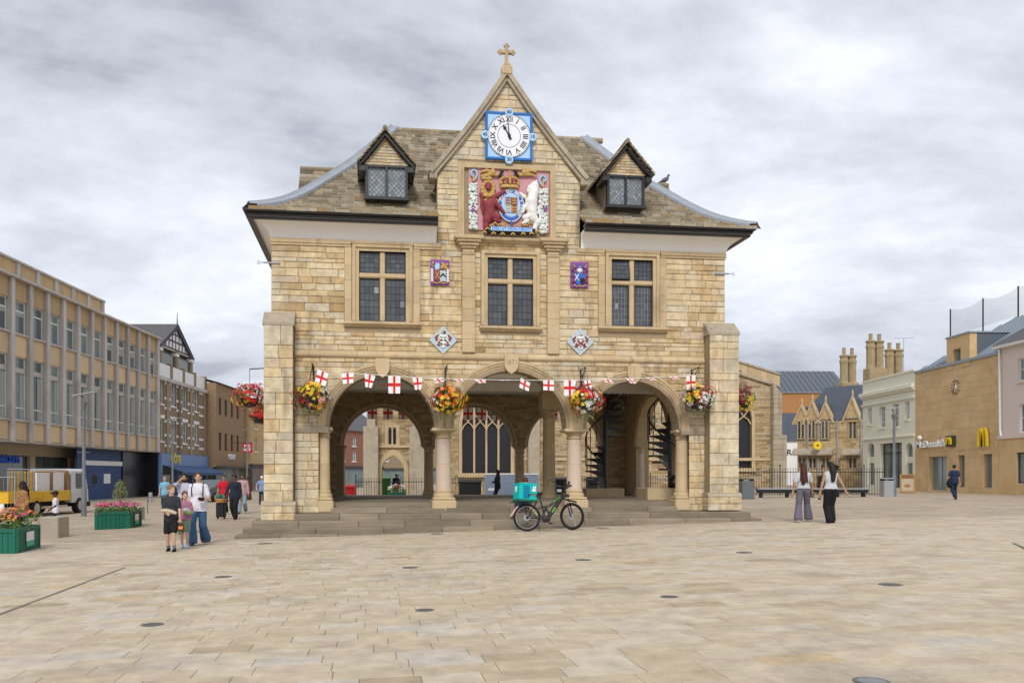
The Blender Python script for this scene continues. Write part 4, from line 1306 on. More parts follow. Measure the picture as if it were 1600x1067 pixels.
for h_, tx in enumerate(('XII', 'I', 'II', 'III', 'IIII', 'V', 'VI', 'VII', 'VIII', 'IX', 'X', 'XI')):
    a = pi/2 - 2*pi*h_/12
    t = text_mb(tx, 0.205, 0.006, bold=0.003)
    w = max(p[0] for p in t.v) - min(p[0] for p in t.v)
    mx = (max(p[0] for p in t.v) + min(p[0] for p in t.v))/2
    rot = a - pi/2
    q = []
    for p in t.v:
        x, z = (p[0] - mx)*min(1, 0.20/w if w > 0.2 else 1), p[2]
        q.append((0.468*cos(a) + x*cos(rot) - z*sin(rot), p[1] - 0.086, 0.468*sin(a) + x*sin(rot) + z*cos(rot)))
    t.v = q; t.build('numeral', 'ink', dl)
def hand(name, ang, L, w):
    a = radians(90 - ang); d = Vector((cos(a), sin(a))); p = Vector((-d.y, d.x))
    pts = [d*-0.12 + p*w*0.7, d*-0.12 - p*w*0.7, d*L*0.55 - p*w*0.55, d*L*0.66 - p*w*(1.9 if w > 0.024 else 0.6), d*L, d*L*0.66 + p*w*(1.9 if w > 0.024 else 0.6), d*L*0.55 + p*w*0.55]
    MB().prism([(v.x, v.y) for v in pts], -0.115 if w < 0.024 else -0.105, -0.10 if w < 0.024 else -0.094).build(name, 'ink', CK)
hand('hour_hand', -31, 0.36, 0.027); hand('minute_hand', -6, 0.58, 0.019)
disc(MB(), 0.045, -0.125, -0.09, n=16).build('hub', 'ink', CK)
for (x, z, tx) in ((0, S + 0.01, '60'), (S + 0.02, 0, '15'), (0, -S - 0.02, '30'), (-S - 0.03, 0, '45')):
    o_ = disc(MB(), 0.118, -0.10, -0.02, (x, z), 24).build('roundel', 'pale_blue', CK)
    shift(text_mb(tx, 0.135, 0.006, bold=0.002), x, -0.101, z).build('number', 'ink', o_)

# ================================================================== ROYAL ARMS
au, az = AP(376, 760)
RA = gth('royal_arms', 'carved and painted royal coat of arms with lion and unicorn below the clock', 'coat of arms', au, az, 0.0)
def R_(x, y, d=0.0):
    u, z = AP(x, y, 0.1); return (u - au, -d, z - az)
K = 24.2/1300/4.96          # metres per enlarged-photo pixel
a_, b_ = R_(62, 490), R_(690, 1005)
MB().box(a_[0], b_[0], -0.035, 0.02, b_[2], a_[2]).build('ground_panel', 'arms_pink', RA)
def C3(*pts, d=0.10): return [R_(x, y, d) for x, y in pts]
def limb(pts, r0, r1, d=0.10):
    P = C3(*pts, d=d); n = len(P) - 1
    return [cap(P[i], P[i+1], (r0 + (r1 - r0)*i/n)*K, (r0 + (r1 - r0)*(i + 1)/n)*K) for i in range(n)]
VX = 0.011
lion = limb([(215, 800), (225, 860), (205, 910)], 48, 34) + limb([(205, 890), (195, 960), (188, 1000)], 30, 13) + limb([(225, 880), (290, 890), (265, 915), (300, 925)], 28, 12, d=0.13) + limb([(255, 770), (300, 820), (330, 855)], 22, 12, d=0.14) + limb([(250, 740), (300, 715), (335, 695)], 20, 12, d=0.13) + [ell(R_(212, 655, 0.13), (0.10, 0.09, 0.13)), ell(R_(212, 675, 0.17), (0.06, 0.07, 0.06))]
solid('lion', lion, 'maroon', RA, VX, 0.03)
solid('lion_tail', limb([(175, 860), (160, 790), (165, 730), (155, 712)], 9, 14), 'maroon', RA, VX)
mane = [ell(R_(212 + 44*cos(q), 672 + 55*sin(q), 0.09), (0.065, 0.06, 0.07)) for q in [pi*0.02 + 2*pi*i/12 for i in range(12)] if not (0.2 < q % (2*pi) < 0.4)] + [ell(R_(232 + dx, 745 + dy, 0.11), (0.075, 0.06, 0.06)) for dx in (-36, 0, 36) for dy in (-20, 18)]
mane.append(ell(R_(212, 672, 0.08), (.15, .06, .19)))
solid('lion_mane', mane, 'gold', RA, VX, 0.012)
cr1 = MB(); c_ = R_(200, 595, 0.12)
for i in range(5): cr1.ball((c_[0] + (i - 2)*0.055, c_[1], c_[2] + 0.08 - 0.02*abs(i - 2)), 0.036, 8, 5)
cr1.tube([(c_[0] - 0.13, c_[1], c_[2]), (c_[0] + 0.13, c_[1], c_[2])], 0.045, 8)
cr1.build('lion_crown', 'gold', RA, smooth=50, kind='stuff')
uni = limb([(545, 770), (548, 840), (560, 900)], 48, 34) + limb([(560, 890), (590, 930), (572, 975), (578, 1005)], 32, 12) + limb([(545, 880), (495, 895), (512, 925), (478, 940)], 26, 11, d=0.13) + limb([(540, 760), (490, 820), (478, 855)], 20, 10, d=0.14) + limb([(535, 750), (490, 735), (462, 708)], 18, 9, d=0.13) + limb([(545, 770), (565, 700), (572, 650)], 44, 30, d=0.12) + limb([(568, 645), (535, 668), (522, 690)], 26, 15, d=0.14) + limb([(580, 622), (585, 608)], 10, 5, d=0.13)
solid('unicorn', uni, 'white', RA, VX, 0.03)
solid('unicorn_tail', limb([(590, 860), (612, 840), (600, 815), (616, 890), (610, 930), (596, 945)], 9, 9), 'white', RA, VX)
solid('unicorn_collar', limb([(512, 735), (545, 748), (585, 742)], 13, 13, d=0.17) + limb([(505, 845), (545, 850), (580, 846)], 5, 5, d=0.19), 'gold', RA, 0.009)
# crown over the shield
cw = MB()
c_ = R_(377, 655, 0.10)
cw.lathe([(0.20, -0.04), (0.27, -0.04), (0.275, 0.0), (0.26, 0.04), (0.2, 0.05)], 24, c_, sy=0.4)
for i in range(7):
    q = pi*i/6
    cw.ball((c_[0] - 0.26*cos(q), c_[1] - 0.08*sin(q), c_[2] + 0.09), 0.038, 8, 5)
for s_ in (-1, 1):
    cw.tube([(c_[0] + s_*0.26, c_[1] - 0.02, c_[2] + 0.05), (c_[0] + s_*0.27, c_[1] - 0.02, c_[2] + 0.18), (c_[0] + s_*0.17, c_[1] - 0.02, c_[2] + 0.27), (c_[0], c_[1] - 0.02, c_[2] + 0.24)], 0.032, 8)
cw.tube([(c_[0], c_[1] - 0.12, c_[2] + 0.05), (c_[0], c_[1] - 0.10, c_[2] + 0.26)], 0.032, 8)
cw.ball((c_[0], c_[1] - 0.03, c_[2] + 0.31), 0.045, 10, 6); cw.box(c_[0] - 0.016, c_[0] + 0.016, c_[1] - 0.05, c_[1] - 0.02, c_[2] + 0.33, c_[2] + 0.46); cw.box(c_[0] - 0.05, c_[0] + 0.05, c_[1] - 0.05, c_[1] - 0.02, c_[2] + 0.38, c_[2] + 0.41)
cw.build('crown', 'gold', RA, smooth=50)
capb = MB(); capb.ball((c_[0], c_[1], c_[2] + 0.12), 0.2, 12, 6, sc=(1, 0.35, 0.65)); capb.build('crown_cap', 'maroon', RA, smooth=50)
# garter ring and quartered shield
g0 = R_(388, 800, 0.06)
def oval(rx, rz, y0, y1, n=40): return [(g0[0] + rx*cos(2*pi*i/n), g0[2] + rz*sin(2*pi*i/n)) for i in range(n)]
RX, RZ = 97*K, 122*K
MB().prism(oval(RX, RZ, 0, 0), -0.12, -0.02).build('garter', 'royal_blue', RA)
wr = MB()
for (f0, f1) in ((0.985, 1.03), (0.70, 0.74)):
    n = 40
    A_ = [(g0[0] + RX*f0*cos(2*pi*i/n), -0.127, g0[2] + RZ*f0*sin(2*pi*i/n)) for i in range(n + 1)]; B_ = [(g0[0] + RX*f1*cos(2*pi*i/n), -0.127, g0[2] + RZ*f1*sin(2*pi*i/n)) for i in range(n + 1)]
    wr.grid([A_, B_])
    wr.grid([B_, [(p[0], -0.04, p[2]) for p in B_]])
wr.build('garter_edging', 'white', RA, kind='stuff')
MOT = 'HONI SOIT QUI MAL Y PENSE'
for i, ch in enumerate(MOT):
    if ch == ' ': continue
    a = radians(215) - radians(260)*i/(len(MOT) - 1)
    t = text_mb(ch, 0.105, 0.008, bold=0.003); mx = sum(p[0] for p in t.v)/len(t.v)
    rot = a - pi/2
    t.v = [(g0[0] + RX*0.86*cos(a) + (p[0] - mx)*cos(rot) - p[2]*sin(rot), p[1] - 0.122, g0[2] + RZ*0.86*sin(a) + (p[0] - mx)*sin(rot) + p[2]*cos(rot)) for p in t.v]
    t.build('motto_letter', 'white', RA)
MB().prism([(p[0], p[1]) for p in oval(RX*0.70, RZ*0.70, 0, 0)], -0.14, -0.10).build('garter_field', 'pale_blue', RA)
qx, qz = RX*0.50, RZ*0.50
for i, (sx_, sz_, m_) in enumerate(((-1, 1, 'gold'), (1, 1, 'maroon'), (-1, -1, 'pale_blue'), (1, -1, 'gold'))):
    x0, x1 = sorted((g0[0], g0[0] + sx_*qx)); z0, z1 = sorted((g0[2], g0[2] + sz_*qz))
    q = MB().cbox(x0 + .003, x1 - .003, -0.17, -0.13, z0 + .003, z1 - .003, 0.008).build('quarter', m_, RA)
    ch = MB()
    for j in range(3):
        ch.box(x0 + 0.03, x1 - 0.03, -0.178, -0.165, z0 + 0.03 + j*0.075, z0 + 0.065 + j*0.075)
    ch.build('charge', ('royal_blue', 'gold', 'gold', 'maroon')[i], q, kind='stuff')
bk = MB(); p_ = R_(393, 935, 0.1); bk.tube([(p_[0], p_[1], p_[2] + 0.09), (p_[0], p_[1], p_[2] - 0.10)], 0.035, 6); bk.build('garter_tail', 'royal_blue', RA)
# motto scroll on a dark carved base
p0, p1 = R_(228, 985), R_(548, 985)
sb = MB(); sb.xprism([(-0.02, p0[2] - 0.10), (-0.16, p0[2] - 0.10), (-0.18, p0[2] + 0.03), (-0.10, p0[2] + 0.09), (-0.02, p0[2] + 0.09)], p0[0] - 0.08, p1[0] + 0.10); sb.build('scroll_base', 'ink', RA)
sc_ = MB(); sc_.box(p0[0], p1[0], -0.21, -0.17, p0[2] - 0.055, p0[2] + 0.055); so_ = sc_.build('motto_scroll', 'pale_blue', RA)
shift(text_mb('DIEU ET MON DROIT', 0.12, 0.006), (p0[0] + p1[0])/2, -0.211, p0[2]).build('motto', 'royal_blue', so_)
sw_ = []
for (x, y) in ((235, 960), (262, 945), (300, 955), (335, 950), (365, 965), (430, 962), (465, 950), (500, 960), (535, 945), (205, 985), (180, 1012), (590, 1005), (250, 1020), (320, 1024), (400, 1026), (480, 1024), (545, 1022)):
    sw_ += limb([(x - 14, y + 5), (x, y - 6), (x + 14, y + 5)], 6, 6, d=0.19)
solid('scroll_leafwork', sw_, 'gold', RA, 0.010, 0.004)
# cherubs, croziers and fruit swags
for s_, x0 in ((1, 250), (-1, 490)):
    solid('cherub', [ell(R_(x0, 545, 0.12), (0.075, 0.06, 0.08)), ell(R_(x0 - s_*2, 522, 0.13), (0.045, 0.045, 0.05))] + limb([(x0, 560), (x0 + s_*32, 565), (x0 + s_*52, 548)], 13, 7) + limb([(x0 - s_*10, 545), (x0 - s_*50, 530), (x0 - s_*92, 540)], 16, 9) + limb([(x0 - s_*10, 560), (x0 - s_*60, 562), (x0 - s_*96, 575)], 14, 6), 'gold', RA, 0.011, 0.02)
    solid('ribbon_bow', limb([(x0 + s_*52, 575), (x0 + s_*62, 540), (x0 + s_*75, 540), (x0 + s_*58, 560)], 9, 7, d=0.12), 'ink', RA, 0.010)
for x0, y0 in ((97, 555), (642, 600)):
    t = MB(); s_ = 1 if x0 < 300 else -1
    pts = [R_(x0 + s_*rr_*cos(q), y0 - rr_*1.35*sin(q), 0.08) for q, rr_ in [(-1.3 + 0.35*i, 33 - i*1.35) for i in range(20)]]
    t.tube(pts, 0.032, 6)
    t.build('crozier_head', 'pale_blue', RA, smooth=60)
    g_ = MB(); g_.tube([R_(x0 + s_*4, y0 + 58, 0.08), R_(x0 + s_*3, y0 + 15, 0.08), R_(x0, y0 - 10, 0.08)], [0.045, 0.03, 0.03], 8); g_.build('crozier_stem', 'gold', RA, smooth=50)
    ya, yb = y0 + 65, (985 if x0 < 300 else 1010)
    m1, m2 = MB(), MB(); r = random.Random(x0)
    n = 15
    for i in range(n):
        y = ya + 15 + (yb - ya - 25)*i/(n - 1)
        for j in range(5):
            c = R_(x0 + (j - 2)*12 + r.uniform(-3, 3), y + r.uniform(-8, 8), 0.06 + 0.05*(2 - abs(j - 2))/2)
            (m2 if (i + j) % 3 == 0 else m1).ball(c, r.uniform(0.04, 0.06), 7, 4, tint=r.random())
    m1.build('swag_fruit', 'white', RA, smooth=50, kind='stuff'); m2.build('swag_leaves', 'mint', RA, smooth=50, kind='stuff')
    pg = MB()
    for i in range(9): pg.ball(R_(x0 + 5 + r.uniform(-14, 14), 828 + r.uniform(-20, 22), 0.14), 0.032, 7, 4)
    pg.build('grapes', 'purple', RA, smooth=50, kind='stuff')

# ================================================================== SHIELDS ON THE WALL
def BP(x, y, ox): return G(ox + x/6.275, 390 + y/6.275, 0.06)
def arms_panel(name, label, uc, zc, w, h, diamond, ground_m, parts):
    t = gth(name, label, 'coat of arms', uc, zc, 0.0)
    bk = MB()
    if diamond: bk.prism([(-w, 0), (0, -w), (w, 0), (0, w)], -0.07, 0.0)
    else: bk.cbox(-w, w, -0.07, 0.0, -h, h, 0.01)
    bk.build('back_board', ground_m, t)
    for (nm, kind, m, a) in parts:
        mb = MB()
        if kind == 'box': mb.cbox(a[0], a[1], -a[4], -0.05, a[2], a[3], 0.006)
        elif kind == 'balls':
            for (x, z, r) in a: mb.ball((x, -0.09, z), r, 8, 5, sc=(1, 0.7, 1))
        elif kind == 'tubes':
            for pts, r in a: mb.tube([(x, -0.12, z) for x, z in pts], r, 6)
        elif kind == 'poly':
            for pl, d in a: mb.prism(pl, -d, -0.05)
        mb.build(nm, m, t, smooth=45 if kind in ('balls', 'tubes') else None, kind='stuff' if kind == 'balls' else None)
    return t
u, z = BP(203, 225, 655)
arms_panel('coat_of_arms', 'purple backed heraldic panel with mitre and quartered shield left of the middle window', u, z, 0.27, 0.36, False, 'purple', [
    ('shield_half', 'box', 'maroon', (-0.16, 0.0, -0.26, 0.05, 0.11)), ('shield_half', 'box', 'panel_grey', (0.0, 0.17, -0.26, 0.05, 0.11)),
    ('crossed_keys', 'tubes', 'gold', [([(-0.14, 0.02), (-0.02, -0.20)], 0.018), ([(-0.02, 0.02), (-0.14, -0.20)], 0.018)]),
    ('chevron', 'poly', 'ink', [([(0.01, -0.16), (0.085, -0.08), (0.16, -0.16), (0.16, -0.10), (0.085, -0.02), (0.01, -0.10)][::-1], 0.118)]),
    ('mitre', 'poly', 'pale_blue', [([(-0.14, 0.08), (-0.02, 0.08), (-0.01, 0.20), (-0.05, 0.29), (-0.08, 0.22), (-0.11, 0.28), (-0.15, 0.18)], 0.12)]),
    ('crest_beast', 'balls', 'gold', [(0.06, 0.14, 0.06), (0.12, 0.18, 0.07), (0.17, 0.12, 0.06), (0.08, 0.24, 0.05), (0.2, 0.22, 0.04), (-0.2, 0.26, 0.04), (-0.22, 0.2, 0.03), (-0.19, 0.15, 0.03), (-0.1, 0.07, 0.04), (-0.05, 0.07, 0.03)]),
    ('mantling', 'balls', 'white', [(s_*0.225, 0.06 - i*0.075, 0.042) for s_ in (-1, 1) for i in range(5)]),
    ('foot_scroll', 'tubes', 'gold', [([(-0.2, -0.29), (-0.1, -0.32), (0, -0.29), (0.1, -0.32), (0.2, -0.29)], 0.02)])])
u, z = BP(222, 250, 870)
arms_panel('coat_of_arms', 'purple backed heraldic panel with blue shield right of the middle window', u, z, 0.265, 0.38, False, 'purple', [
    ('shield', 'poly', 'royal_blue', [([(-0.18, 0.04), (0.18, 0.04), (0.18, -0.16), (0.08, -0.28), (0, -0.31), (-0.08, -0.28), (-0.18, -0.16)][::-1], 0.11)]),
    ('crossed_swords', 'tubes', 'white', [([(-0.15, 0.02), (-0.03, -0.18)], 0.013), ([(-0.03, 0.02), (-0.15, -0.18)], 0.013)]),
    ('lion_quarter', 'poly', 'ink', [([(0.01, -0.10), (0.17, -0.10), (0.17, -0.16), (0.08, -0.27), (0.01, -0.27)][::-1], 0.115)]),
    ('small_lion', 'balls', 'gold', [(0.07, -0.16, 0.035), (0.11, -0.18, 0.03), (0.10, -0.13, 0.028)]),
    ('helm', 'balls', 'white', [(0, 0.13, 0.085), (0, 0.22, 0.05)]),
    ('wreath', 'tubes', 'royal_blue', [([(-0.07, 0.20), (0.07, 0.20)], 0.024), ([(-0.06, 0.27), (0.06, 0.27)], 0.02)]),
    ('mantling', 'balls', 'maroon', [(s_*(0.15 + 0.05*(i % 2)), 0.22 - i*0.085, 0.05) for s_ in (-1, 1) for i in range(6)]),
    ('mantling_lining', 'balls', 'royal_blue', [(s_*(0.20 - 0.06*(i % 2)), 0.18 - i*0.09, 0.04) for s_ in (-1, 1) for i in range(3)]),
    ('foot_scroll', 'tubes', 'gold', [([(-0.2, -0.30), (-0.1, -0.34), (0, -0.33), (0.1, -0.34), (0.2, -0.30)], 0.02), ([(-0.2, 0.28), (-0.14, 0.2)], 0.02), ([(0.2, 0.28), (0.14, 0.2)], 0.02)])])
def lozenge(label, u, z, cols):
    arms_panel('diamond_coat_of_arms', label, u, z, 0.40, 0.40, True, 'panel_grey', [
        ('shield', 'poly', 'white', [([(-0.125, 0.05), (0.125, 0.05), (0.125, -0.08), (0.06, -0.19), (0, -0.22), (-0.06, -0.19), (-0.125, -0.08)][::-1], 0.10)]),
        ('mantling', 'balls', 'maroon', [(s_*(0.16 + 0.05*sin(i*1.4)), 0.13 - i*0.065, 0.036) for s_ in (-1, 1) for i in range(5)]),
        ('mantling_lining', 'balls', 'white', [(s_*(0.13 + 0.06*cos(i*1.7)), 0.14 - i*0.06, 0.03) for s_ in (-1, 1) for i in range(5)]),
        ('helm', 'balls', 'white', [(0, 0.11, 0.055), (-0.07, 0.12, 0.04), (0.07, 0.12, 0.04)])] + cols)
u, z = BP(235, 888, 655)
lozenge('grey diamond shaped arms with green quarters left of the middle window', u, z, [('green_quarter', 'balls', 'leaf_green', [(0.05, 0.0, 0.045), (0.08, -0.02, 0.035), (-0.05, -0.12, 0.045), (-0.07, -0.10, 0.035)]), ('bars', 'tubes', 'maroon', [([(-0.11, 0.0), (-0.02, 0.0)], 0.02), ([(0.02, -0.12), (0.08, -0.12)], 0.02)]), ('crest', 'balls', 'gold', [(-0.01, 0.20, 0.035), (0.0, 0.25, 0.03)]), ('crest_wing', 'balls', 'ink', [(0.04, 0.20, 0.025), (0.05, 0.24, 0.022)])])
u, z = BP(230, 905, 870)
lozenge('grey diamond shaped arms with dark red saltire right of the middle window', u, z, [('saltire', 'tubes', 'maroon', [([(-0.10, 0.03), (0.10, -0.12)], 0.022), ([(0.10, 0.03), (-0.10, -0.12)], 0.022)]), ('roundels', 'balls', 'maroon', [(-0.06, 0.02, 0.03), (0.06, 0.02, 0.03), (0.0, -0.15, 0.035)]), ('crest', 'balls', 'gold', [(0.0, 0.19, 0.03), (0.04, 0.2, 0.025)])])

# ================================================================== SPIRAL STAIRS in the undercroft
def spiral(label, u, w, zb, z1, a0, rad, n, turn, plinth):
    x, y = GP.world(u, w)
    t = empty('spiral_staircase', (x, y, 0), GA, label, 'staircase', 'spiral stairs under the guildhall')
    MB().tube([(0, 0, zb), (0, 0, z1 + 1.2)], 0.075, 10).build('newel', 'iron', t, smooth=50)
    pl = MB(); pl.cbox(plinth[0], plinth[1], plinth[2], plinth[3], FLOOR - 0.05, zb, 0.02); pl.build('stone_plinth', 'dressed_stone', t)
    rail = []
    for i in range(n):
        a = a0 + turn*i/n; b = a + turn/n*1.25; z = zb + 0.19 + (z1 - zb - 0.2)*i/n
        mb = MB()
        P = [(0.05*cos(a), 0.05*sin(a)), (rad*cos(a), rad*sin(a)), (rad*cos((a + b)/2), rad*sin((a + b)/2)), (rad*cos(b), rad*sin(b)), (0.05*cos(b), 0.05*sin(b))]
        mb.hprism(P, z - 0.06, z)
        # pierced bracket riser under each tread
        nn = 6
        for k in range(nn):
            r0, r1 = 0.06 + (rad - 0.06)*k/nn, 0.06 + (rad - 0.06)*(k + 1)/nn
            h0, h1 = 0.25*(1 - (k/nn))**1.2 + 0.035, 0.25*(1 - ((k + 1)/nn))**1.2 + 0.035
            q = Vector((cos(a), sin(a), 0)); nrm_ = Vector((-sin(a), cos(a), 0))*0.012
            A, B = q*r0, q*r1
            mb.add([tuple(A - nrm_ + Vector((0, 0, z - h0))), tuple(B - nrm_ + Vector((0, 0, z - h1))), tuple(B - nrm_ + Vector((0, 0, z - .02))), tuple(A - nrm_ + Vector((0, 0, z - .02))),
                    tuple(A + nrm_ + Vector((0, 0, z - h0))), tuple(B + nrm_ + Vector((0, 0, z - h1))), tuple(B + nrm_ + Vector((0, 0, z - .02))), tuple(A + nrm_ + Vector((0, 0, z - .02)))], [(0, 1, 2, 3), (7, 6, 5, 4), (0, 4, 5, 1)])
        mb.build('tread', 'iron', t)
        MB().tube([(rad*cos(a), rad*sin(a), z), (rad*cos(a), rad*sin(a), z + 0.9)], 0.016, 5).build('baluster', 'iron', t)
        rail.append((rad*cos(a), rad*sin(a), z + 0.9))
    MB().tube(rail, 0.028, 6).build('handrail', 'iron', t, smooth=60)
    return t
uB, _ = G(1047, 740, -2.6); uA, _ = G(946, 740, -5.6)
spiral('black iron spiral staircase just behind the right hand arch', uB, 2.6, 1.08, 4.6, radians(290), 0.72, 15, radians(-330), (-0.95, 0.25, -0.55, 0.6))
spiral('black iron spiral staircase at the back of the undercroft', uA, 5.6, 1.02, 4.6, radians(230), 0.72, 15, radians(-320), (-0.85, 0.55, -0.5, 0.6))

# ================================================================== HANGING BASKETS and BUNTING
FLW = {'red': (0.60, 0.02, 0.025), 'darkred': (0.22, 0.01, 0.03), 'yellow': (0.80, 0.55, 0.03), 'white': (0.80, 0.80, 0.78), 'orange': (0.80, 0.25, 0.05), 'pink': (0.70, 0.12, 0.35), 'salmon': (0.75, 0.28, 0.22), 'mauve': (0.25, 0.12, 0.40), 'magenta': (0.50, 0.02, 0.22)}
for k_, c_ in FLW.items(): mat('bloom_' + k_, c_, 0.7, namt=0.25, nscale=30, var=0.3)
mat('foliage', (0.10, 0.20, 0.04), 0.7, col2=(0.05, 0.11, 0.025), nscale=20, namt=0.8, var=0.4)
mat('foliage_pale', (0.27, 0.32, 0.13), 0.7, col2=(0.15, 0.20, 0.07), nscale=20, namt=0.8, var=0.4)
def leaf(mb, c, r, s, tint):
    """a small folded leaf"""
    a = Vector((r.gauss(0, 1), r.gauss(0, 1), r.gauss(0, 1))).normalized()
    b = a.cross(Vector((r.gauss(0, 1), r.gauss(0, 1), r.gauss(0, 1)))).normalized(); n_ = a.cross(b)
    c = Vector(c)
    mb.add([tuple(c - a*s), tuple(c + b*s*0.45 + n_*s*0.2), tuple(c + a*s), tuple(c - b*s*0.45 + n_*s*0.2)], [(0, 1, 2), (0, 2, 3)], tint)
def bloom(mb, c, d, r, s, tint):
    """five-petalled flower facing along d"""
    d = Vector(d).normalized(); a = d.cross(Vector((0.3, 0.2, 1))).normalized(); b = d.cross(a)
    c = Vector(c); vs = [tuple(c + d*s*0.1)]; n = 5
    for i in range(n):
        q = 2*pi*i/n + r.random()*0.2
        for (rr_, dq, h) in ((0.75, -0.42, 0.25), (1.0, 0.0, 0.35), (0.75, 0.42, 0.25)):
            vs.append(tuple(c + (a*cos(q + dq) + b*sin(q + dq))*s*rr_ + d*s*h))
    fs = []
    for i in range(n):
        fs += [(0, 1 + 3*i, 2 + 3*i, 3 + 3*i)]
    mb.add(vs, fs, tint)
def flower_mass(parent, rx, ry, rz, mix, n_leaf, n_bloom, seed, patches=6, size=0.05, lower=-0.75):
    r = random.Random(seed)
    lf = MB(); bl = {}
    seeds = []
    names = [m for m, w in mix for _ in range(w)]
    for i in range(patches):
        q = Vector((r.gauss(0, 1), r.gauss(0, 1) - 0.4, r.gauss(0, 0.8))).normalized()
        seeds.append((q, names[i % len(names)] if i < len(names) else r.choice(names)))
    for i in range(n_leaf):
        q = Vector((r.gauss(0, 1), r.gauss(0, 1), r.gauss(0, 1))).normalized()
        if q.z < lower: continue
        k = r.uniform(0.55, 1.0)
        leaf(lf, (q.x*rx*k, q.y*ry*k, q.z*rz*k), r, r.uniform(0.03, 0.065), r.random())
    for i in range(n_bloom):
        q = Vector((r.gauss(0, 1), r.gauss(0, 1), r.gauss(0, 1))).normalized()
        if q.z < lower: continue
        nm = max(seeds, key=lambda s: s[0].dot(q) + r.uniform(0, 0.35))[1]
        k = r.uniform(0.86, 1.12)*(1 + .13*sin(q.x*5 + seed) + .1*sin(q.z*7 + q.y*4 + seed))
        bloom(bl.setdefault(nm, MB()), (q.x*rx*k, q.y*ry*k, q.z*rz*k), q, r, r.uniform(0.7, 1.25)*size, r.random())
    lf.build('foliage', 'foliage', parent, kind='stuff')
    for nm, mb in bl.items(): mb.build(nm + '_blooms', 'bloom_' + nm, parent, kind='stuff')
def basket(label, px, py, o, mix, seed, rx=0.5, rz=0.40, small=1.0):
    u, z = G(px, py, o)
    x, y = GP.world(u, -o)
    t = empty('hanging_basket', (x, y, z), GA, label, 'hanging basket', 'flower baskets hung round the guildhall')
    MB().lathe([(0.06, -0.34*small), (0.2*small, -0.30*small), (0.28*small, -0.1*small), (0.3*small, -0.05)], 14).build('basket_bowl', 'iron', t, smooth=50)
    flower_mass(t, rx, rx*0.9, rz, mix, 620, 400, seed, patches=24, size=0.06)
    # trailing strands below
    r = random.Random(seed + 1); tr = MB()
    for i in range(60):
        a = r.uniform(0, 2*pi); q = r.uniform(0.1, 0.7)
        leaf(tr, (rx*q*cos(a), rx*q*sin(a), -rz*0.75 - r.uniform(0, 0.25)), r, 0.045, r.random())
    tr.build('trailing_leaves', 'foliage_pale', t, kind='stuff')
    br = MB(); zt = rz + 0.55
    br.tube([(0, o - 0.05, zt), (0, o - 0.05, zt - 0.75)], 0.018, 5); br.tube([(0, o - 0.03, zt - 0.05), (0, -0.05, zt - 0.02), (0, -0.08, zt - 0.08)], 0.016, 5)
    br.tube([(0, o - 0.03, zt - 0.6), (0, o*0.5, zt - 0.25), (0, 0.0, zt - 0.04)], 0.012, 5)
    for i in range(5):
        q = i/5*2*pi; br.tube([(0.04*cos(q), o*0.55 + 0.10*sin(q), zt - 0.2 - 0.1*sin(q*2)), (0.0, o*0.55 + 0.05, zt - 0.25)], 0.009, 4)
    br.build('wall_bracket', 'iron', t)
    ch = MB()
    for i in range(3):
        q = 2*pi*i/3; ch.tube([(0.3*cos(q), 0.3*sin(q), 0.0), (0, -0.04, zt - 0.1)], 0.006, 4)
    ch.build('chains', 'iron', t, kind='stuff')
    return t
basket('hanging basket of red, yellow and white flowers beside the left arch', 488, 621, 0.55, [('darkred', 3), ('red', 3), ('yellow', 4), ('white', 2), ('salmon', 1)], 1)
basket('hanging basket with bright yellow flowers above the left front column', 698, 625, 0.55, [('yellow', 3), ('darkred', 2), ('red', 1), ('white', 1), ('orange', 2)], 2, 0.48, 0.42)
basket('hanging basket of scarlet flowers above the right front column', 914, 625, 0.55, [('red', 4), ('white', 2), ('yellow', 2), ('darkred', 1), ('orange', 1)], 3, 0.46, 0.40)
basket('mostly white hanging basket beside the right arch', 1091, 622, 0.55, [('white', 7), ('darkred', 2), ('yellow', 2), ('red', 2)], 4, 0.46, 0.36)
def side_basket(label, px, py, D, mix, seed, rx, rz):
    t = empty('hanging_basket', (at(px, D), D, zat(py, D)), 0, label, 'hanging basket', 'flower baskets hung round the guildhall')
    MB().lathe([(0.06, -0.34), (0.2, -0.30), (0.28, -0.1), (0.3, -0.05)], 14).build('basket_bowl', 'iron', t, smooth=50)
    flower_mass(t, rx, rx, rz, mix, 420, 300, seed, patches=8, size=0.055)
    br = MB(); br.tube([(0.0, 0, 0.2), (0, 0, rz + 0.45)], 0.008, 4); br.tube([(0.0, 0, rz + 0.45), (0.75 if px < 600 else -0.75, 0.1, rz + 0.5)], 0.018, 5); br.build('wall_bracket', 'iron', t)
side_basket('red and yellow hanging basket on the left side of the guildhall', 390, 620, 26.0, [('red', 3), ('darkred', 2), ('yellow', 3), ('white', 2)], 5, 0.46, 0.42)
side_basket('dark red hanging basket low behind the left corner pier', 408, 648, 30.5, [('red', 2), ('darkred', 3)], 6, 0.36, 0.36)
side_basket('red and white hanging basket past the right corner pier', 1158, 624, 27.0, [('darkred', 2), ('white', 2), ('yellow', 2)], 7, 0.46, 0.48)
side_basket('white and red hanging basket seen through the right arch', 1006, 660, 33.5, [('white', 2), ('darkred', 2), ('yellow', 2)], 8, 0.5, 0.55)

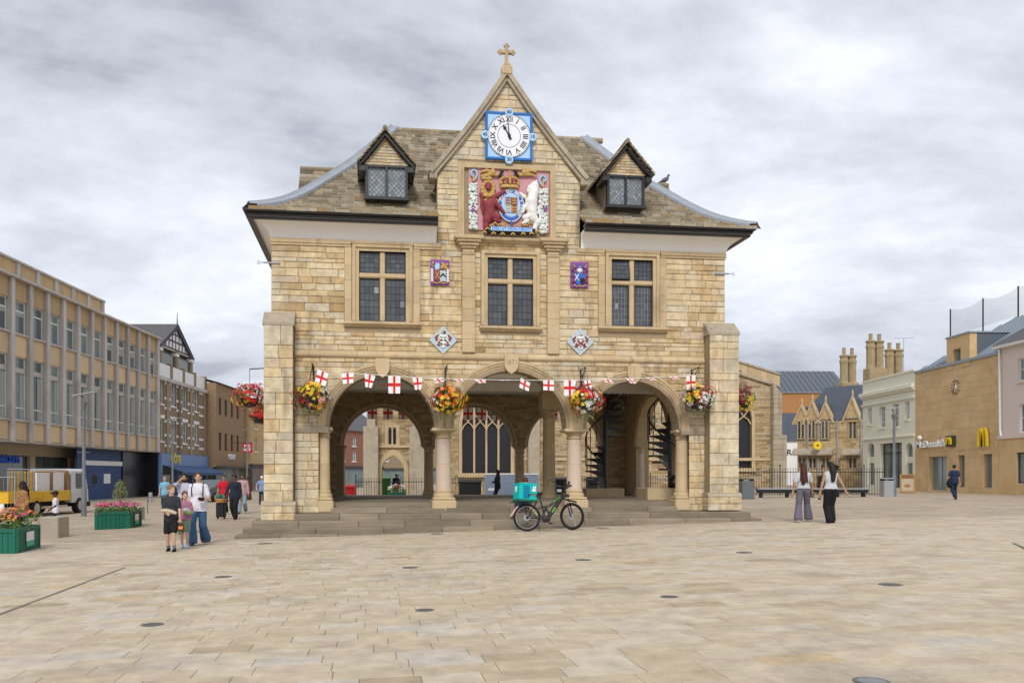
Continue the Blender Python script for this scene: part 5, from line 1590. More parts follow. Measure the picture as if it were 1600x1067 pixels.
def flag(mb_unused, parent, u, z, w, h, yaw, curl, sag, tilt):
    """one small St George flag: white cloth grid with the red cross as cells of the same cloth"""
    mb = MB(); nx, nz = 10, 10
    P = []
    for j in range(nz + 1):
        row = []
        for i in range(nx + 1):
            v = j/nz; x = (i/nx - 0.5)*w*(1 - v*(.5 if curl > .03 else .05)*abs(sin(u*9)))
            y = curl*sin(v*2.2 + i/nx*2.0)*v
            xx = x*cos(yaw) ; yy = x*sin(yaw) + y - 0.02
            zz_ = -v*h*cos(sag) + tilt*x
            row.append((u + xx + tilt*v*h*0.6, yy - abs(sin(sag))*v*h, z + zz_))
        P.append(row)
    mb.grid(P, matfn=lambda j, i: 1 if (i in (4, 5) or j in (4, 5)) else 0)
    return mb.build('flag', ['cloth_white', 'cloth_red'], parent)
u0, z0 = G(495, 579, 0.62); u1, z1 = G(1088, 586, 0.62)
BX, BY = GP.world(0, -0.62)
BT = empty('bunting', (BX, BY, 0), GA, 'string of small red and white cross flags across the front arches', 'bunting')
line = [(u0 + (u1 - u0)*i/30, 0, z0 + (z1 - z0)*i/30 - 0.2*(1 - (2*i/30 - 1)**2)) for i in range(31)]
MB().tube(line, 0.008, 5).build('cord', 'cloth_white', BT)
def zl(u):
    k = (u - u0)/(u1 - u0); return z0 + (z1 - z0)*k - 0.2*(1 - (2*k - 1)**2)
for (px, wpx, hpx, yaw, curl, sag, tilt) in ((505, 17, 22, 0.2, 0.05, 0.3, -0.35), (543, 20, 17, 0.1, 0.05, 0.3, 0.1), (578, 19, 21, 0.3, 0.08, 0.2, -0.2), (616, 20, 28, 0.0, 0.015, 0.0, 0.0), (652, 18, 20, 0.2, 0.04, 0.1, 0.1), (683, 16, 9, 0.3, 0.08, 1.2, 0.2),
        (716, 17, 8, 0.2, 0.08, 1.3, 0.1), (750, 20, 9, 0.1, 0.06, 1.25, 0.05), (788, 20, 5, 0.1, 0.05, 1.4, 0.0), (821, 19, 16, 0.4, 0.08, 0.5, -0.4), (857, 19, 17, 0.1, 0.04, 0.1, -0.05), (890, 21, 26, 0.0, 0.02, 0.0, 0.02), (917, 15, 17, 0.5, 0.05, 0.3, 0.25),
        (949, 18, 8, 0.2, 0.06, 1.2, -0.2), (983, 16, 11, 0.3, 0.06, -1.2, -0.1), (1015, 18, 10, 0.1, 0.06, -1.3, -0.1), (1050, 18, 9, 0.1, 0.05, -1.3, 0.0), (1079, 17, 24, 0.1, 0.02, 0.0, 0.08)):
    u, _ = G(px, 590, 0.62)
    flag(None, BT, u, zl(u) - 0.005, wpx*21.8/1300, abs(hpx)*22/1300/max(0.35, cos(sag)), yaw, curl, sag, tilt)
# the second string behind, at the back arches
z2 = 3.72
BX2, BY2 = GP.world(0, 10.2)
BT2 = empty('bunting', (BX2, BY2, 0), GA, 'string of cross flags hanging beyond the back arches', 'bunting')
MB().tube([(-5.2, 0, 4.35), (0, 0, 4.25), (5.4, 0, 4.35)], 0.008, 5).build('cord', 'cloth_white', BT2)
for px in (582, 606, 630, 731, 753, 776, 864, 884):
    u, z = G(px, 640, -10.2)
    flag(None, BT2, u, 4.27, 0.40, 0.52, 0.1, 0.03, 0.1, rnd.uniform(-.1, .1))

# iron hooks on the upper corners and above the right window pilaster
for (px, py, d, lb) in ((425, 411, -1, 'small iron bracket on the upper left corner of the wall'), (1127, 428, 1, 'small iron bracket on the upper right corner of the wall')):
    u, z = G(px, py, 0.02); x, y = GP.world(u, -0.02)
    t = empty('wall_hook', (x, y, z), GA, lb, 'bracket')
    MB().box(-0.22, 0.22, -0.05, 0.0, -0.02, 0.02).build('strap', 'lead', t)
    MB().tube([(0.2*d, -0.03, 0), (0.32*d, -0.03, 0.0), (0.36*d, -0.03, 0.05), (0.40*d, -0.03, -0.02), (0.33*d, -0.03, -0.05)], 0.014, 5).build('hook', 'lead', t)
# pigeon on the rear roof
def pigeon(px, py, D):
    t = empty('pigeon', (at(px, D), D, zat(py, D)), 0, 'grey pigeon perched on the right end of the roof', 'pigeon')
    S_ = 1.25
    solid('body', [ell((0.0, 0, 0.11*S_), (0.13*S_, 0.075*S_, 0.07*S_), [[.88, 0, -.47], [0, 1, 0], [.47, 0, .88]]), cap((0.07*S_, 0, 0.17*S_), (0.10*S_, 0, 0.24*S_), 0.04*S_, 0.03*S_), ell((0.115*S_, 0, 0.255*S_), (0.036*S_, .032*S_, .032*S_)), cap((-0.08*S_, 0, 0.08*S_), (-0.22*S_, 0, 0.01*S_), 0.04*S_, 0.018*S_), cap((.14*S_, 0, .25*S_), (.165*S_, 0, .243*S_), .009*S_, .005*S_)], 'pigeon_grey', t, 0.012, 0.02)
    for y in (-0.03, 0.03): MB().tube([(0, y, 0.06*S_), (0.02, y, 0.0), (0.05, y, -0.01)], 0.009, 5).build('leg', 'maroon', t)
mat('pigeon_grey', (0.12, 0.125, 0.14), 0.7, namt=0.5, nscale=30)
pigeon(1039, 287, 31.9)
# ================================================================== BUILDINGS ROUND THE SQUARE
mat('concrete', (0.60, 0.565, 0.52), 0.9, col2=(0.40, 0.375, 0.35), nscale=1.2, namt=0.75, stain=0.5, stain_col=(0.14, 0.13, 0.12), stain_scale=0.9, stretch=(1, 1, 0.35), bump=0.2)
mat('ochre_panel', (0.58, 0.42, 0.23), 0.85, col2=(0.42, 0.30, 0.17), nscale=1.5, namt=0.8, stain=0.5, stain_col=(0.20, 0.14, 0.08), stain_scale=1.4, stretch=(1.6, 1, 0.3))
mat('pale_panel', (0.68, 0.52, 0.33), 0.85, col2=(0.56, 0.40, 0.23), nscale=1.5, namt=0.6, stretch=(2, 1, 0.3))
mat('soffit', (0.42, 0.38, 0.35), 0.9, namt=0.2)
mat('window_glass', (0.11, 0.14, 0.14), 0.06, col2=(0.24, 0.29, 0.28), nscale=0.5, namt=0.7, var=0.35, spec=0.6)
mat('blind', (0.36, 0.40, 0.38), 0.8, namt=0.2, var=0.3)
mat('beige', (0.50, 0.415, 0.31), 0.8, namt=0.2)
mat('hoarding_blue', (0.016, 0.055, 0.18), 0.5, namt=0.25)
mat('black_tile', (0.012, 0.013, 0.017), 0.3, namt=0.4, var=0.4, spec=0.5)
mat('sign_blue', (0.01, 0.11, 0.80), 0.4, namt=0.0)
mat('dark_brick', (.2, .15, .1), 0.9, ramp=[(0, (0.16, 0.12, 0.08)), (0.5, (0.27, 0.205, 0.135)), (1, (0.35, 0.275, 0.19))], nscale=9, namt=0.6, bump=0.4, stretch=(1, 1, 3))
mat('shop_blue', (0.155, 0.25, 0.46), 0.5, namt=0.1)
mat('awning_blue', (0.05, 0.10, 0.21), 0.8, namt=0.15)
mat('timber_black', (0.055, 0.055, 0.06), 0.6, namt=0.3)
mat('roof_dark', (0.085, 0.085, 0.095), 0.8, col2=(0.16, 0.15, 0.14), nscale=3, namt=0.6, stretch=(1, 1, 6), bump=0.3)
mat('roof_blue', (0.062, 0.075, 0.10), 0.7, col2=(0.11, 0.12, 0.14), nscale=2, namt=0.5, stretch=(1, 1, 6), bump=0.3)
mat('zinc', (0.27, 0.32, 0.37), 0.45, col2=(0.20, 0.24, 0.28), nscale=1, namt=0.5, spec=0.5)
mat('zinc_dark', (0.105, 0.125, 0.15), 0.5, namt=0.3)
mat('sign_red', (0.45, 0.012, 0.03), 0.5, namt=0.05)
mat('cream_paint', (0.78, 0.765, 0.63), 0.8, col2=(0.70, 0.69, 0.56), nscale=1.5, namt=0.5)
mat('pinkish_paint', (0.66, 0.57, 0.52), 0.8, namt=0.15)
mat('ashlar_gold', (0.58, 0.39, 0.18), 0.85, col2=(0.66, 0.50, 0.30), nscale=0.7, namt=0.9, var=0.07, stain=0.3, stain_col=(0.30, 0.18, 0.07), stain_scale=0.6, bump=0.15)
mat('sign_yellow', (0.83, 0.60, 0.02), 0.45, namt=0.0)
mat('sign_green', (0.045, 0.05, 0.025), 0.5, namt=0.0)
mat('cottage_stone', (0.52, 0.36, 0.18), 0.9, ramp=[(0, (0.36, 0.25, 0.125)), (0.5, (0.50, 0.36, 0.19)), (1, (0.56, 0.45, 0.27))], nscale=4, namt=0.7, bump=0.4, stain=0.3, stain_col=(0.22, 0.16, 0.09), stain_scale=0.8)
mat('chimney_stone', (0.42, 0.325, 0.19), 0.9, col2=(0.25, 0.195, 0.115), nscale=3, namt=0.8, bump=0.4)
mat('brick_orange', (0.38, 0.19, 0.075), 0.9, namt=0.3, nscale=5)
mat('rubble', (.4, .3, .2), 0.92, ramp=[(0, (0.26, 0.185, 0.10)), (0.35, (0.38, 0.28, 0.155)), (0.7, (0.47, 0.36, 0.215)), (1, (0.44, 0.38, 0.29))], nscale=5, namt=0.6, bump=0.5, bscale=15)
mat('railing', (0.02, 0.021, 0.024), 0.45, namt=0.2)
mat('church_glass', (0.022, 0.024, 0.03), 0.35, namt=0.5, nscale=6, spec=0.4)
def brick_mat(name, c1, c2, mortar, bw=0.225, rh=0.075):
    m = mat(name, c1, 0.9, namt=0)
    t = m.node_tree; b = t.nodes['Principled BSDF']
    co = N(t, 'ShaderNodeTexCoord'); sx_ = N(t, 'ShaderNodeSeparateXYZ'); t.links.new(co.outputs['Object'], sx_.inputs[0])
    cb = N(t, 'ShaderNodeCombineXYZ'); t.links.new(math_node(t, 'ADD', sx_.outputs[0], sx_.outputs[1]), cb.inputs[0]); t.links.new(sx_.outputs[2], cb.inputs[1])
    br = N(t, 'ShaderNodeTexBrick'); br.inputs['Scale'].default_value = 1; br.inputs['Brick Width'].default_value = bw; br.inputs['Row Height'].default_value = rh; br.inputs['Mortar Size'].default_value = 0.008
    br.inputs['Color1'].default_value = (*c1, 1); br.inputs['Color2'].default_value = (*c2, 1); br.inputs['Mortar'].default_value = (*mortar, 1)
    t.links.new(cb.outputs[0], br.inputs['Vector']); t.links.new(br.outputs[0], b.inputs['Base Color'])
    return m
brick_mat('brown_brick', (0.33, 0.215, 0.115), (0.245, 0.15, 0.085), (0.30, 0.24, 0.17))
brick_mat('red_brick', (0.30, 0.10, 0.06), (0.22, 0.08, 0.05), (0.3, 0.24, 0.2))

class Bld:
    """a building in facade coordinates: x along the front, y inwards, z up"""
    def __init__(s, name, label, plane, cat='building', group=None):
        s.p = plane; s.e = empty(name, (plane.o.x, plane.o.y, 0), plane.a, label, cat, group)
    def box(s, name, m, x0, x1, y0, y1, z0, z1, parent=None, c=0.0, tint=None):
        mb = MB(); (mb.cbox(x0, x1, y0, y1, z0, z1, c, tint) if c else mb.box(x0, x1, y0, y1, z0, z1, tint))
        return mb.build(name, m, parent or s.e)
    def wall(s, name, m, outline, holes, y0=0.0, y1=0.35):
        return fill_shape(outline, holes, y0, y1).build(name, m, s.e)
    def window(s, x0, x1, z0, z1, nx=1, nz=2, fm='white', gm='window_glass', y=0.12, fw=0.06, bar=0.03, sill=None, seed=0, head=None):
        f = MB()
        for (a, b, c, d) in ((x0, x0 + fw, z0, z1), (x1 - fw, x1, z0, z1), (x0 + fw, x1 - fw, z0, z0 + fw), (x0 + fw, x1 - fw, z1 - fw, z1)): f.box(a, b, y - 0.04, y + 0.04, c, d)
        for i in range(1, nx): xx = x0 + (x1 - x0)*i/nx; f.box(xx - bar/2, xx + bar/2, y - 0.03, y + 0.03, z0 + fw, z1 - fw)
        for j in range(1, nz): zz_ = z0 + (z1 - z0)*j/nz; f.box(x0 + fw, x1 - fw, y - 0.032, y + 0.028, zz_ - bar/2, zz_ + bar/2)
        w = f.build('window', fm, s.e)
        r = random.Random(seed + int(x0*31 + z0*7))
        MB().add([(x0, y + .01 + r.uniform(-.004, .004), z0), (x1, y + .01 + r.uniform(-.004, .004), z0), (x1, y + .01, z1), (x0, y + .01, z1)], [(0, 1, 2, 3)], tint=r.random()).build('pane', gm, w)
        if sill: MB().box(x0 - 0.08, x1 + 0.08, -0.08, 0.1, z0 - 0.12, z0 - 0.002).build('sill', sill, w)
        if head: MB().prism([(x0 - 0.05, z1 + 0.002), (x1 + 0.05, z1 + 0.002), (x1 + 0.18, z1 + 0.3), (x0 - 0.18, z1 + 0.3)], -0.05, 0.1).build('head', head, w)
        return w

# ---- concrete and glass bank block on the left
LP = Plane(-27.0, 0.0, pi/2)
def lz(px, py, o=0): return LP(px, py, o)[1]
bk = Bld('bank_building', 'long concrete framed office block with ochre panels above a bank and boarded shop', LP)
U0, U1 = 40.2, 70.2
Zb, Z1, Z2, Z3, Z4, Z5 = 3.55, 4.72, 8.48, 9.82, 11.75, 12.95
bk.box('core_wall', 'concrete', U0, U1, 0.45, 9.0, Zb, Z5 - 0.02)
nb = 15; bwid = (U1 - U0)/nb
for i in range(nb + 1):
    u = U0 + bwid*i
    bk.box('pilaster', 'concrete', u - 0.22, u + 0.14, -0.20, 0.5, Zb - 0.12, Z5 - 0.02, c=0.02, tint=rnd.random())
for i in range(nb):
    a, b = U0 + bwid*i + 0.17, U0 + bwid*(i + 1) - 0.27
    t = rnd.random()
    bk.box('top_panel', 'ochre_panel', a, b, 0.0, 0.5, Z4, Z5 - 0.03, c=0.015, tint=t)
    bk.box('middle_panel', 'pale_panel', a, b, 0.0, 0.5, Z2, Z3 - 0.1, c=0.015, tint=rnd.random())
    bk.box('bottom_panel', 'pale_panel', a, b, 0.0, 0.5, Zb, Z1 - 0.06, c=0.015, tint=rnd.random())
    bk.box('sill', 'concrete', a, b, -0.12, 0.5, Z3 - 0.1, Z3); bk.box('sill', 'concrete', a, b, -0.12, 0.5, Z1 - 0.06, Z1 + 0.02)
    w = bk.window(a, b, Z3, Z4, 1, 1, fm='white', y=0.16, seed=i)
    MB().box(a + .06, b - .06, 0.12, 0.19, Z4 - 0.62, Z4 - 0.54).build('transom', 'white', w)
    if rnd.random() < 0.6: MB().box(a + .06, b - .06, 0.145, 0.152, Z4 - rnd.uniform(0.7, 1.3), Z4 - 0.56).build('blind', 'blind', w)
    w = bk.window(a, b, Z1 + 0.02, Z2, 1, 1, fm='white', y=0.16, seed=i + 40)
    MB().box(a + .06, b - .06, 0.08, 0.19, Z2 - 0.95, Z2 - 0.66).build('transom', 'concrete', w); MB().box(a + .06, b - .06, 0.12, 0.19, Z1 + 0.72, Z1 + 0.78).build('transom', 'white', w)
    MB().box(b - .55, b - .06, 0.148, 0.155, Z1 + 0.1, Z2 - 0.98).build('blind', 'blind', w)
bk.box('cornice', 'concrete', U0, U1 + 0.1, -0.40, 0.4, Z5 - 0.03, Z5 + 0.10)
uT = LP(162, 480)[0]
nb2 = 9
for i in range(nb2):
    a = U0 + (uT - U0)*i/nb2; b = U0 + (uT - U0)*(i + 1)/nb2
    bk.box('attic_panel', 'ochre_panel', a + 0.2, b - 0.2, 0.1, 0.6, Z5 + 0.1, 14.0, tint=rnd.random()); bk.box('attic_pier', 'concrete', b - 0.2, b + 0.2, 0.02, 0.6, Z5 + 0.1, 14.0, tint=rnd.random())
bk.box('attic_coping', 'concrete', U0, uT + 0.2, -0.05, 0.8, 14.0, 14.12)
bk.box('soffit', 'soffit', U0, U1, -0.02, 3.4, Zb - 0.14, Zb - 0.02)
zg = ground(-27) - 0.05
sh = 2.4
bk.box('shop_fascia', 'beige', U0, 62.2, sh, sh + 0.5, 2.75, Zb - 0.1)
u46 = LP(46, 750, -sh)[0]; u54 = LP(54, 750, -sh)[0]; u113 = LP(113, 750, -sh)[0]
bk.box('shop_pier', 'beige', u46, u54, sh - 0.05, sh + 0.5, zg, 2.76); bk.box('shop_pier', 'beige', u113 - 0.4, u113 + 0.3, sh - 0.05, sh + 0.5, zg, 2.76)
bk.box('shop_interior', 'dark_brick', U0, 62.2, 5.0, 5.2, zg, 3.4)
for a, b in ((U0, u46), (u54, u113 - 0.4)):
    bk.window(a + .02, b - .02, zg, 2.74, 3, 1, fm='timber_black', y=sh + 0.2, fw=0.05)
ab = LP(0, 718, -sh + .1)[0]; ae = LP(29.5, 718, -sh + .1)[0]
tx = text_mb('BARCLAYS', 0.62, 0.12, bold=0.012); 
w0 = max(p[0] for p in tx.v) - min(p[0] for p in tx.v); sc0 = (ae - ab)*8/6.6/w0
shift(tx, ae - w0*sc0/2, sh - 0.06, LP(15, 718, -sh)[1], sx=sc0).build('sign_letters', 'sign_blue', bk.e)
uh0 = LP(120, 750, -1.0)[0]; uh1 = LP(190, 750, -1.0)[0]
nh = 7
for i in range(nh):
    a = uh0 + (uh1 - uh0)*i/nh; b = uh0 + (uh1 - uh0)*(i + 1)/nh
    bk.box('hoarding_board', 'hoarding_blue', a + .005, b - .005, 1.0, 1.06, zg - .1, 3.4, tint=rnd.random())
bk.box('white_sign_band', 'white', LP(131, 720, -.95)[0], uh1, 0.93, 1.0, LP(160, 727, -.95)[1], LP(160, 720, -.95)[1])
bk.box('notice', 'white', LP(163, 750, -.95)[0], LP(173, 750, -.95)[0], 0.97, 1.0, LP(168, 755, -.95)[1], LP(168, 740, -.95)[1])
for j in range(4):
    for i in range(5):
        a = uh1 + (U1 - uh1)*i/5; b = uh1 + (U1 - uh1)*(i + 1)/5; z0 = zg - .1 + (3.45 - zg)*j/4
        bk.box('black_tile', 'black_tile', a + .004, b - .004, 0.9 + 0.0, 1.0, z0 + .004, z0 + (3.45 - zg)/4 - .004, tint=rnd.random())
bk.box('end_return', 'black_tile', U1 - 0.05, U1 + 0.02, -0.1, 3.0, zg, Zb - 0.15)

# ---- Victorian banded brick building with timbered gable
vb = Bld('victorian_shop_building', 'dark brick Victorian building with white bands, timbered gable and blue shopfront', LP)
V0, V1 = 70.3, 82.6; ZP = 10.5
zv1 = [lz(283, p) for p in (656, 609)]     # rows measured at the middle of the front
def vz(px, py): return LP(px, py)[1]
rows_ = [(vz(262, 690), vz(262, 655)), (vz(262, 633), vz(262, 596))]
cols_ = [LP(px, 650)[0] for px in (251.5, 270.5, 288.5, 306.5)]
holes = []
for (z0, z1) in rows_:
    for u in cols_: holes.append([(u - 0.62, z0), (u + 0.62, z0), (u + 0.62, z1), (u - 0.62, z1)])
vb.wall('brick_wall', 'dark_brick', [(V0, 3.3), (V1, 3.3), (V1, ZP - 0.9), (V0, ZP - 0.9)], holes)
for k, h in enumerate(holes):
    vb.window(h[0][0], h[1][0], h[0][1], h[2][1], 2, 2, 'white', y=0.15, fw=0.10, sill='white', head='white', seed=k)
for z in (rows_[0][0] + 0.55, rows_[0][1] - 0.2, rows_[1][0] + 0.55, rows_[1][1] - 0.2, rows_[0][0] - 0.35, rows_[1][0] - 0.30):
    xs_ = [V0] + [q for u in cols_ for q in (u - 0.75, u + 0.75)] + [V1]
    for a, b in zip(xs_[::2], xs_[1::2]): vb.box('stone_band', 'white', a, b, -0.05, 0.05, z - 0.1, z + 0.1)
for u in [V0 + 0.2] + [(cols_[i] + cols_[i + 1])/2 for i in range(3)] + [V1 - 0.25]:
    vb.box('brick_pilaster', 'dark_brick', u - 0.28, u + 0.28, -0.10, 0.1, 3.4, ZP - 0.9, tint=rnd.random())
vb.box('cornice', 'concrete', V0, V1 + .05, -0.35, 0.3, ZP - 0.92, ZP - 0.62)
for i in range(4):
    a = V0 + (V1 - V0)*i/4; b = V0 + (V1 - V0)*(i + 1)/4
    vb.box('parapet_panel', 'white', a + 0.25, b - 0.25, -0.06, 0.3, ZP - 0.62, ZP + 0.55); vb.box('parapet_pier', 'dark_brick', b - 0.25, b + 0.22, -0.12, 0.34, ZP - 0.62, ZP + 0.75)
vb.box('body', 'dark_brick', V0, V1, 0.35, 9.0, -0.4, ZP - 0.5)
ga, gb_ = LP(250, 560)[0], LP(301, 560)[0]; gz0, gz1 = 12.7, LP(279, 509)[1]
gm = (ga + gb_)/2
for u in (ga + .2, gm, gb_ - .2):
    vb.box('loft_pier', 'dark_brick', u - 0.25, u + 0.25, 0.0, 0.5, ZP, gz0 - 0.1); vb.box('pier_capital', 'white', u - 0.33, u + 0.33, -0.08, 0.5, gz0 - 0.55, gz0 - 0.3)
for a, b in ((ga + .45, gm - .25), (gm + .25, gb_ - .45)): vb.window(a, b, ZP + 0.3, gz0 - 0.45, 1, 1, 'timber_black', 'blind', y=0.25)
vb.box('loft_back', 'timber_black', ga, gb_, 0.5, 6.0, ZP - .4, gz0 - 0.1)
MB().prism([(ga, gz0 - .1), (gb_, gz0 - .1), (gm, gz1 - .25)], 0.15, 0.4).build('gable_panel', 'white', vb.e)
for k in range(1, 10):
    u = ga + (gb_ - ga)*k/10; top = gz0 + (gz1 - gz0)*(1 - abs(u - gm)/((gb_ - ga)/2)) - 0.3
    if top > gz0 + .1: vb.box('timber_stud', 'timber_black', u - 0.05, u + 0.05, 0.10, 0.2, gz0, top)
for z in (gz0 + 0.05, gz0 + 0.75, gz0 + 1.4):
    hw = (gb_ - ga)/2*(1 - (z - gz0)/(gz1 - gz0))
    vb.box('timber_rail', 'timber_black', gm - hw + .1, gm + hw - .1, 0.09, 0.2, z - 0.06, z + 0.06)
for sg in (-1, 1):
    e0 = gm + sg*((gb_ - ga)/2 + 0.35)
    q = [(e0, gz0 - 0.25), (gm, gz1 + 0.05), (gm, gz1 - 0.35), (e0 - sg*.1, gz0 - 0.55)]
    MB().prism(q if sg < 0 else q[::-1], -0.05, 0.15).build('bargeboard', 'timber_black', vb.e)
    MB().add([(e0, -0.1, gz0 - .2), (gm, -0.1, gz1 + .1), (gm, 9.0, gz1 + .1), (e0, 9.0, gz0 - .2)], [(0, 1, 2, 3) if sg > 0 else (3, 2, 1, 0)]).build('roof', 'roof_dark', vb.e)
MB().tube([(gm, 0.0, gz1), (gm, 0.0, gz1 + 1.1)], [0.06, 0.02], 6).build('finial', 'timber_black', vb.e)
vb.box('shop_fascia', 'shop_blue', V0 + .1, V1 - .1, -0.35, 0.1, 2.35, 3.35)
vb.box('shop_glass', 'window_glass', V0 + .1, V1 - .1, 0.05, 0.15, -.4, 2.35)
for u in (V0 + .2, V0 + 4.2, V0 + 8.0, V1 - .3): vb.box('shop_pilaster', 'shop_blue', u - .2, u + .2, -0.3, 0.1, -.4, 2.4)
shift(text_mb('CÔTE', 0.95, 0.05, bold=0.015), LP(268, 715)[0], -0.37, 2.85).build('sign_letters', 'sign_yellow', vb.e)
aw = MB(); aw.add([(V0 + .6, -0.35, 2.35), (V1 - .4, -0.35, 2.35), (V1 - .4, -2.0, 1.75), (V0 + .6, -2.0, 1.75), (V0 + .6, -2.0, 1.5), (V1 - .4, -2.0, 1.5)], [(0, 1, 2, 3), (3, 2, 5, 4)]); aw.build('awning', 'awning_blue', vb.e)

# ---- brown brick building that steps forward
P3 = Plane(-25.9, 0, pi/2)
bb_ = Bld('brown_brick_building', 'plain brown brick building with red hanging sign past the blue shop', P3)
B0, B1 = 82.7, 93.0; ZBt = 10.7
cols2 = [P3(px, 650)[0] for px in (344, 353, 362.5, 371.5)]
hol = []
rws = ((P3(344, 648)[1], P3(344, 622)[1]), (P3(344, 703)[1], P3(344, 676)[1]))
for (z0, z1) in rws:
    for u in cols2: hol.append([(u - 0.42, z0), (u + 0.42, z0), (u + 0.42, z1), (u - 0.42, z1)])
bb_.wall('brick_wall', 'brown_brick', [(B0, 2.3), (B1, 2.3), (B1, ZBt), (B0, ZBt)], hol)
for h in hol: bb_.window(h[0][0], h[1][0], h[0][1], h[2][1], 1, 2, 'timber_black', y=0.2)
bb_.box('body', 'brown_brick', B0 + .01, B1, 0.35, 8, -0.5, ZBt - .02)
MB().add([(B0 - .2, -0.3, ZBt), (B1, -0.3, ZBt), (B1, 4.5, ZBt + 1.3), (B0 - .2, 4.5, ZBt + 1.3)], [(0, 1, 2, 3)]).build('roof', 'roof_dark', bb_.e)
bb_.box('canopy', 'timber_black', B0, B1, -0.9, 0.0, 2.15, 2.4); bb_.box('shop_glass', 'window_glass', B0 + .1, B1 - .1, 0.05, 0.2, -.4, 2.15)
t = text_mb('MONEY', 0.75, 0.05, bold=0.02); shift(t, P3(361, 714)[0], -0.06, P3(361, 714)[1]).build('sign_letters', 'white', bb_.e)
sg_ = empty('hanging_sign', (-24.4, 88.5, P3(367, 700)[1]), 0, 'square red hanging sign with white letters on the brown brick building', 'sign')
MB().cbox(-0.5, 0.5, -0.05, 0.05, -0.5, 0.5, 0.01).build('board', 'sign_red', sg_); MB().tube([(-1.5, 0, .55), (0.5, 0, .55)], 0.03, 5).build('arm', 'iron', sg_)
shift(text_mb('MO', 0.42, 0.02, bold=.012), 0, -0.06, 0.2).build('letters', 'white', sg_); shift(text_mb('NEY', 0.42, 0.02, bold=.012), 0, -0.06, -0.2).build('letters', 'white', sg_)

# ---- further down the left street
def simple_house(name, label, plane, u0, u1, zt, wm, cols, rows, roof='roof_dark', rh=2.0, gf='window_glass', depth=8, sill='white', ground_z=-0.6, wfm='white', ww=0.9):
    b = Bld(name, label, plane)
    hs = []
    for (z0, z1) in rows:
        for i in range(cols):
            uc = u0 + (u1 - u0)*(i + .5)/cols; hs.append([(uc - ww/2, z0), (uc + ww/2, z0), (uc + ww/2, z1), (uc - ww/2, z1)])
    b.wall('wall', wm, [(u0, 2.7), (u1, 2.7), (u1, zt), (u0, zt)], hs)
    for h in hs: b.window(h[0][0], h[1][0], h[0][1], h[2][1], 2, 2, wfm, y=0.15, sill=sill)
    b.box('body', wm, u0 + .01, u1 - .01, 0.36, depth, ground_z, zt - .02)
    b.box('shopfront', gf, u0 + .05, u1 - .05, -0.02, 0.3, ground_z, 2.3); b.box('shop_fascia', 'timber_black' if gf == 'window_glass' else gf, u0, u1, -0.15, 0.3, 2.3, 2.75)
    MB().add([(u0, -0.25, zt), (u1, -0.25, zt), (u1, depth/2, zt + rh), (u0, depth/2, zt + rh), (u0, depth, zt), (u1, depth, zt)], [(0, 1, 2, 3), (3, 2, 5, 4)]).build('roof', roof, b.e)
    for u in (u0, u1): MB().add([(u, 0, zt), (u, depth, zt), (u, depth/2, zt + rh)], [(0, 1, 2)]).build('gable_end', wm, b.e)
    return b
P4 = Plane(-25.2, 0, pi/2)
far1 = simple_house('stone_bank_building', 'ochre stone building with tall red banners down the left street', P4, 93.2, 104, 9.6, 'cottage_stone', 3, ((4.2, 5.8), (6.8, 8.6)))
for k, (px, wpx) in enumerate(((384.5, 6), (397.5, 8))):
    D = 96.0; x = at(px, D)
    t = empty('banner_sign', (x, D - 2.5, zat(701, D)), 0, 'tall dark red banner sign, the %s of two on the left street' % ('left' if k == 0 else 'right'), 'sign')
    w = wpx*D/1300/2
    MB().cbox(-w, w, -0.06, 0.06, -1.15, 1.15, 0.01).build('board', 'sign_red', t)
    q = text_mb('FIVE GUYS', 0.42, 0.02, bold=.006); q.v = [(p[2]*-1.0, p[1] - 0.065, p[0]*0.98) for p in q.v]
    q.v = [(p[0]*-1, p[1], p[2]*-1) if False else (p[0], p[1], p[2]) for p in q.v]; q.build('letters', 'white', t)
simple_house('white_house', 'narrow white painted house at the end of the left street', Plane(-24.5, 0, pi/2), 104.3, 118, 7.6, 'pinkish_paint', 3, ((3.8, 5.2), (5.9, 7.1)), rh=2.6)
simple_house('far_brick_house', 'red brick house closing the left street', Plane(-38, 134, 0), 0, 16, 7.5, 'red_brick', 5, ((3.6, 5.0), (5.6, 6.8)), rh=2.5)
for k, (uu, wm, zt, lb) in enumerate(((at(540, 112), 'red_brick', 7.6, 'red brick shop house seen through the left arch'), (at(556, 112), 'cream_paint', 8.0, 'cream shop house seen through the left arch'))):
    simple_house('shop_house', lb, Plane(uu - 1.2, 112 + k*4, radians(60)), 0, 7.5, zt, wm, 3, ((3.4, 4.8), (5.5, 6.8)), rh=2.6)
simple_house('far_shop', 'pale far building framed by the church porch', Plane(at(560, 150), 150, 0), 0, 20, 9, 'dark_brick', 6, ((4, 5.5), (6.2, 7.8)))

# ---- church: nave wall with traceried window, aisle end, porch
CHP = Plane(at(690, 58), 58.0, GA*0.5)
ch = Bld('parish_church', 'rubble stone church with traceried windows behind the guildhall', CHP, cat='church')
def cu(px, py=742, o=0): return CHP(px, py, o)
uW0, uW1 = cu(722)[0], cu(798)[0]; zW0 = cu(760, 739)[1]; zW1 = cu(760, 700)[1] + 1.6; wr_ = (uW1 - uW0)/2; wc = (uW0 + uW1)/2
uE = cu(1212)[0]
def pointed(c, hw, z0, zs, n=10, k=1.35):
    R = hw*k; a = math.acos((R - hw)/R)
    L = [(c - hw, z0), (c - hw, zs)] + [(c - hw + R - R*cos(a*i/n), zs + R*sin(a*i/n)) for i in range(1, n + 1)]
    return L + [(2*c - p[0], p[1]) for p in reversed(L[:-1])]
zsp = cu(760, 664)[1]
hole = pointed(wc, wr_, zW0, zsp)[::-1]
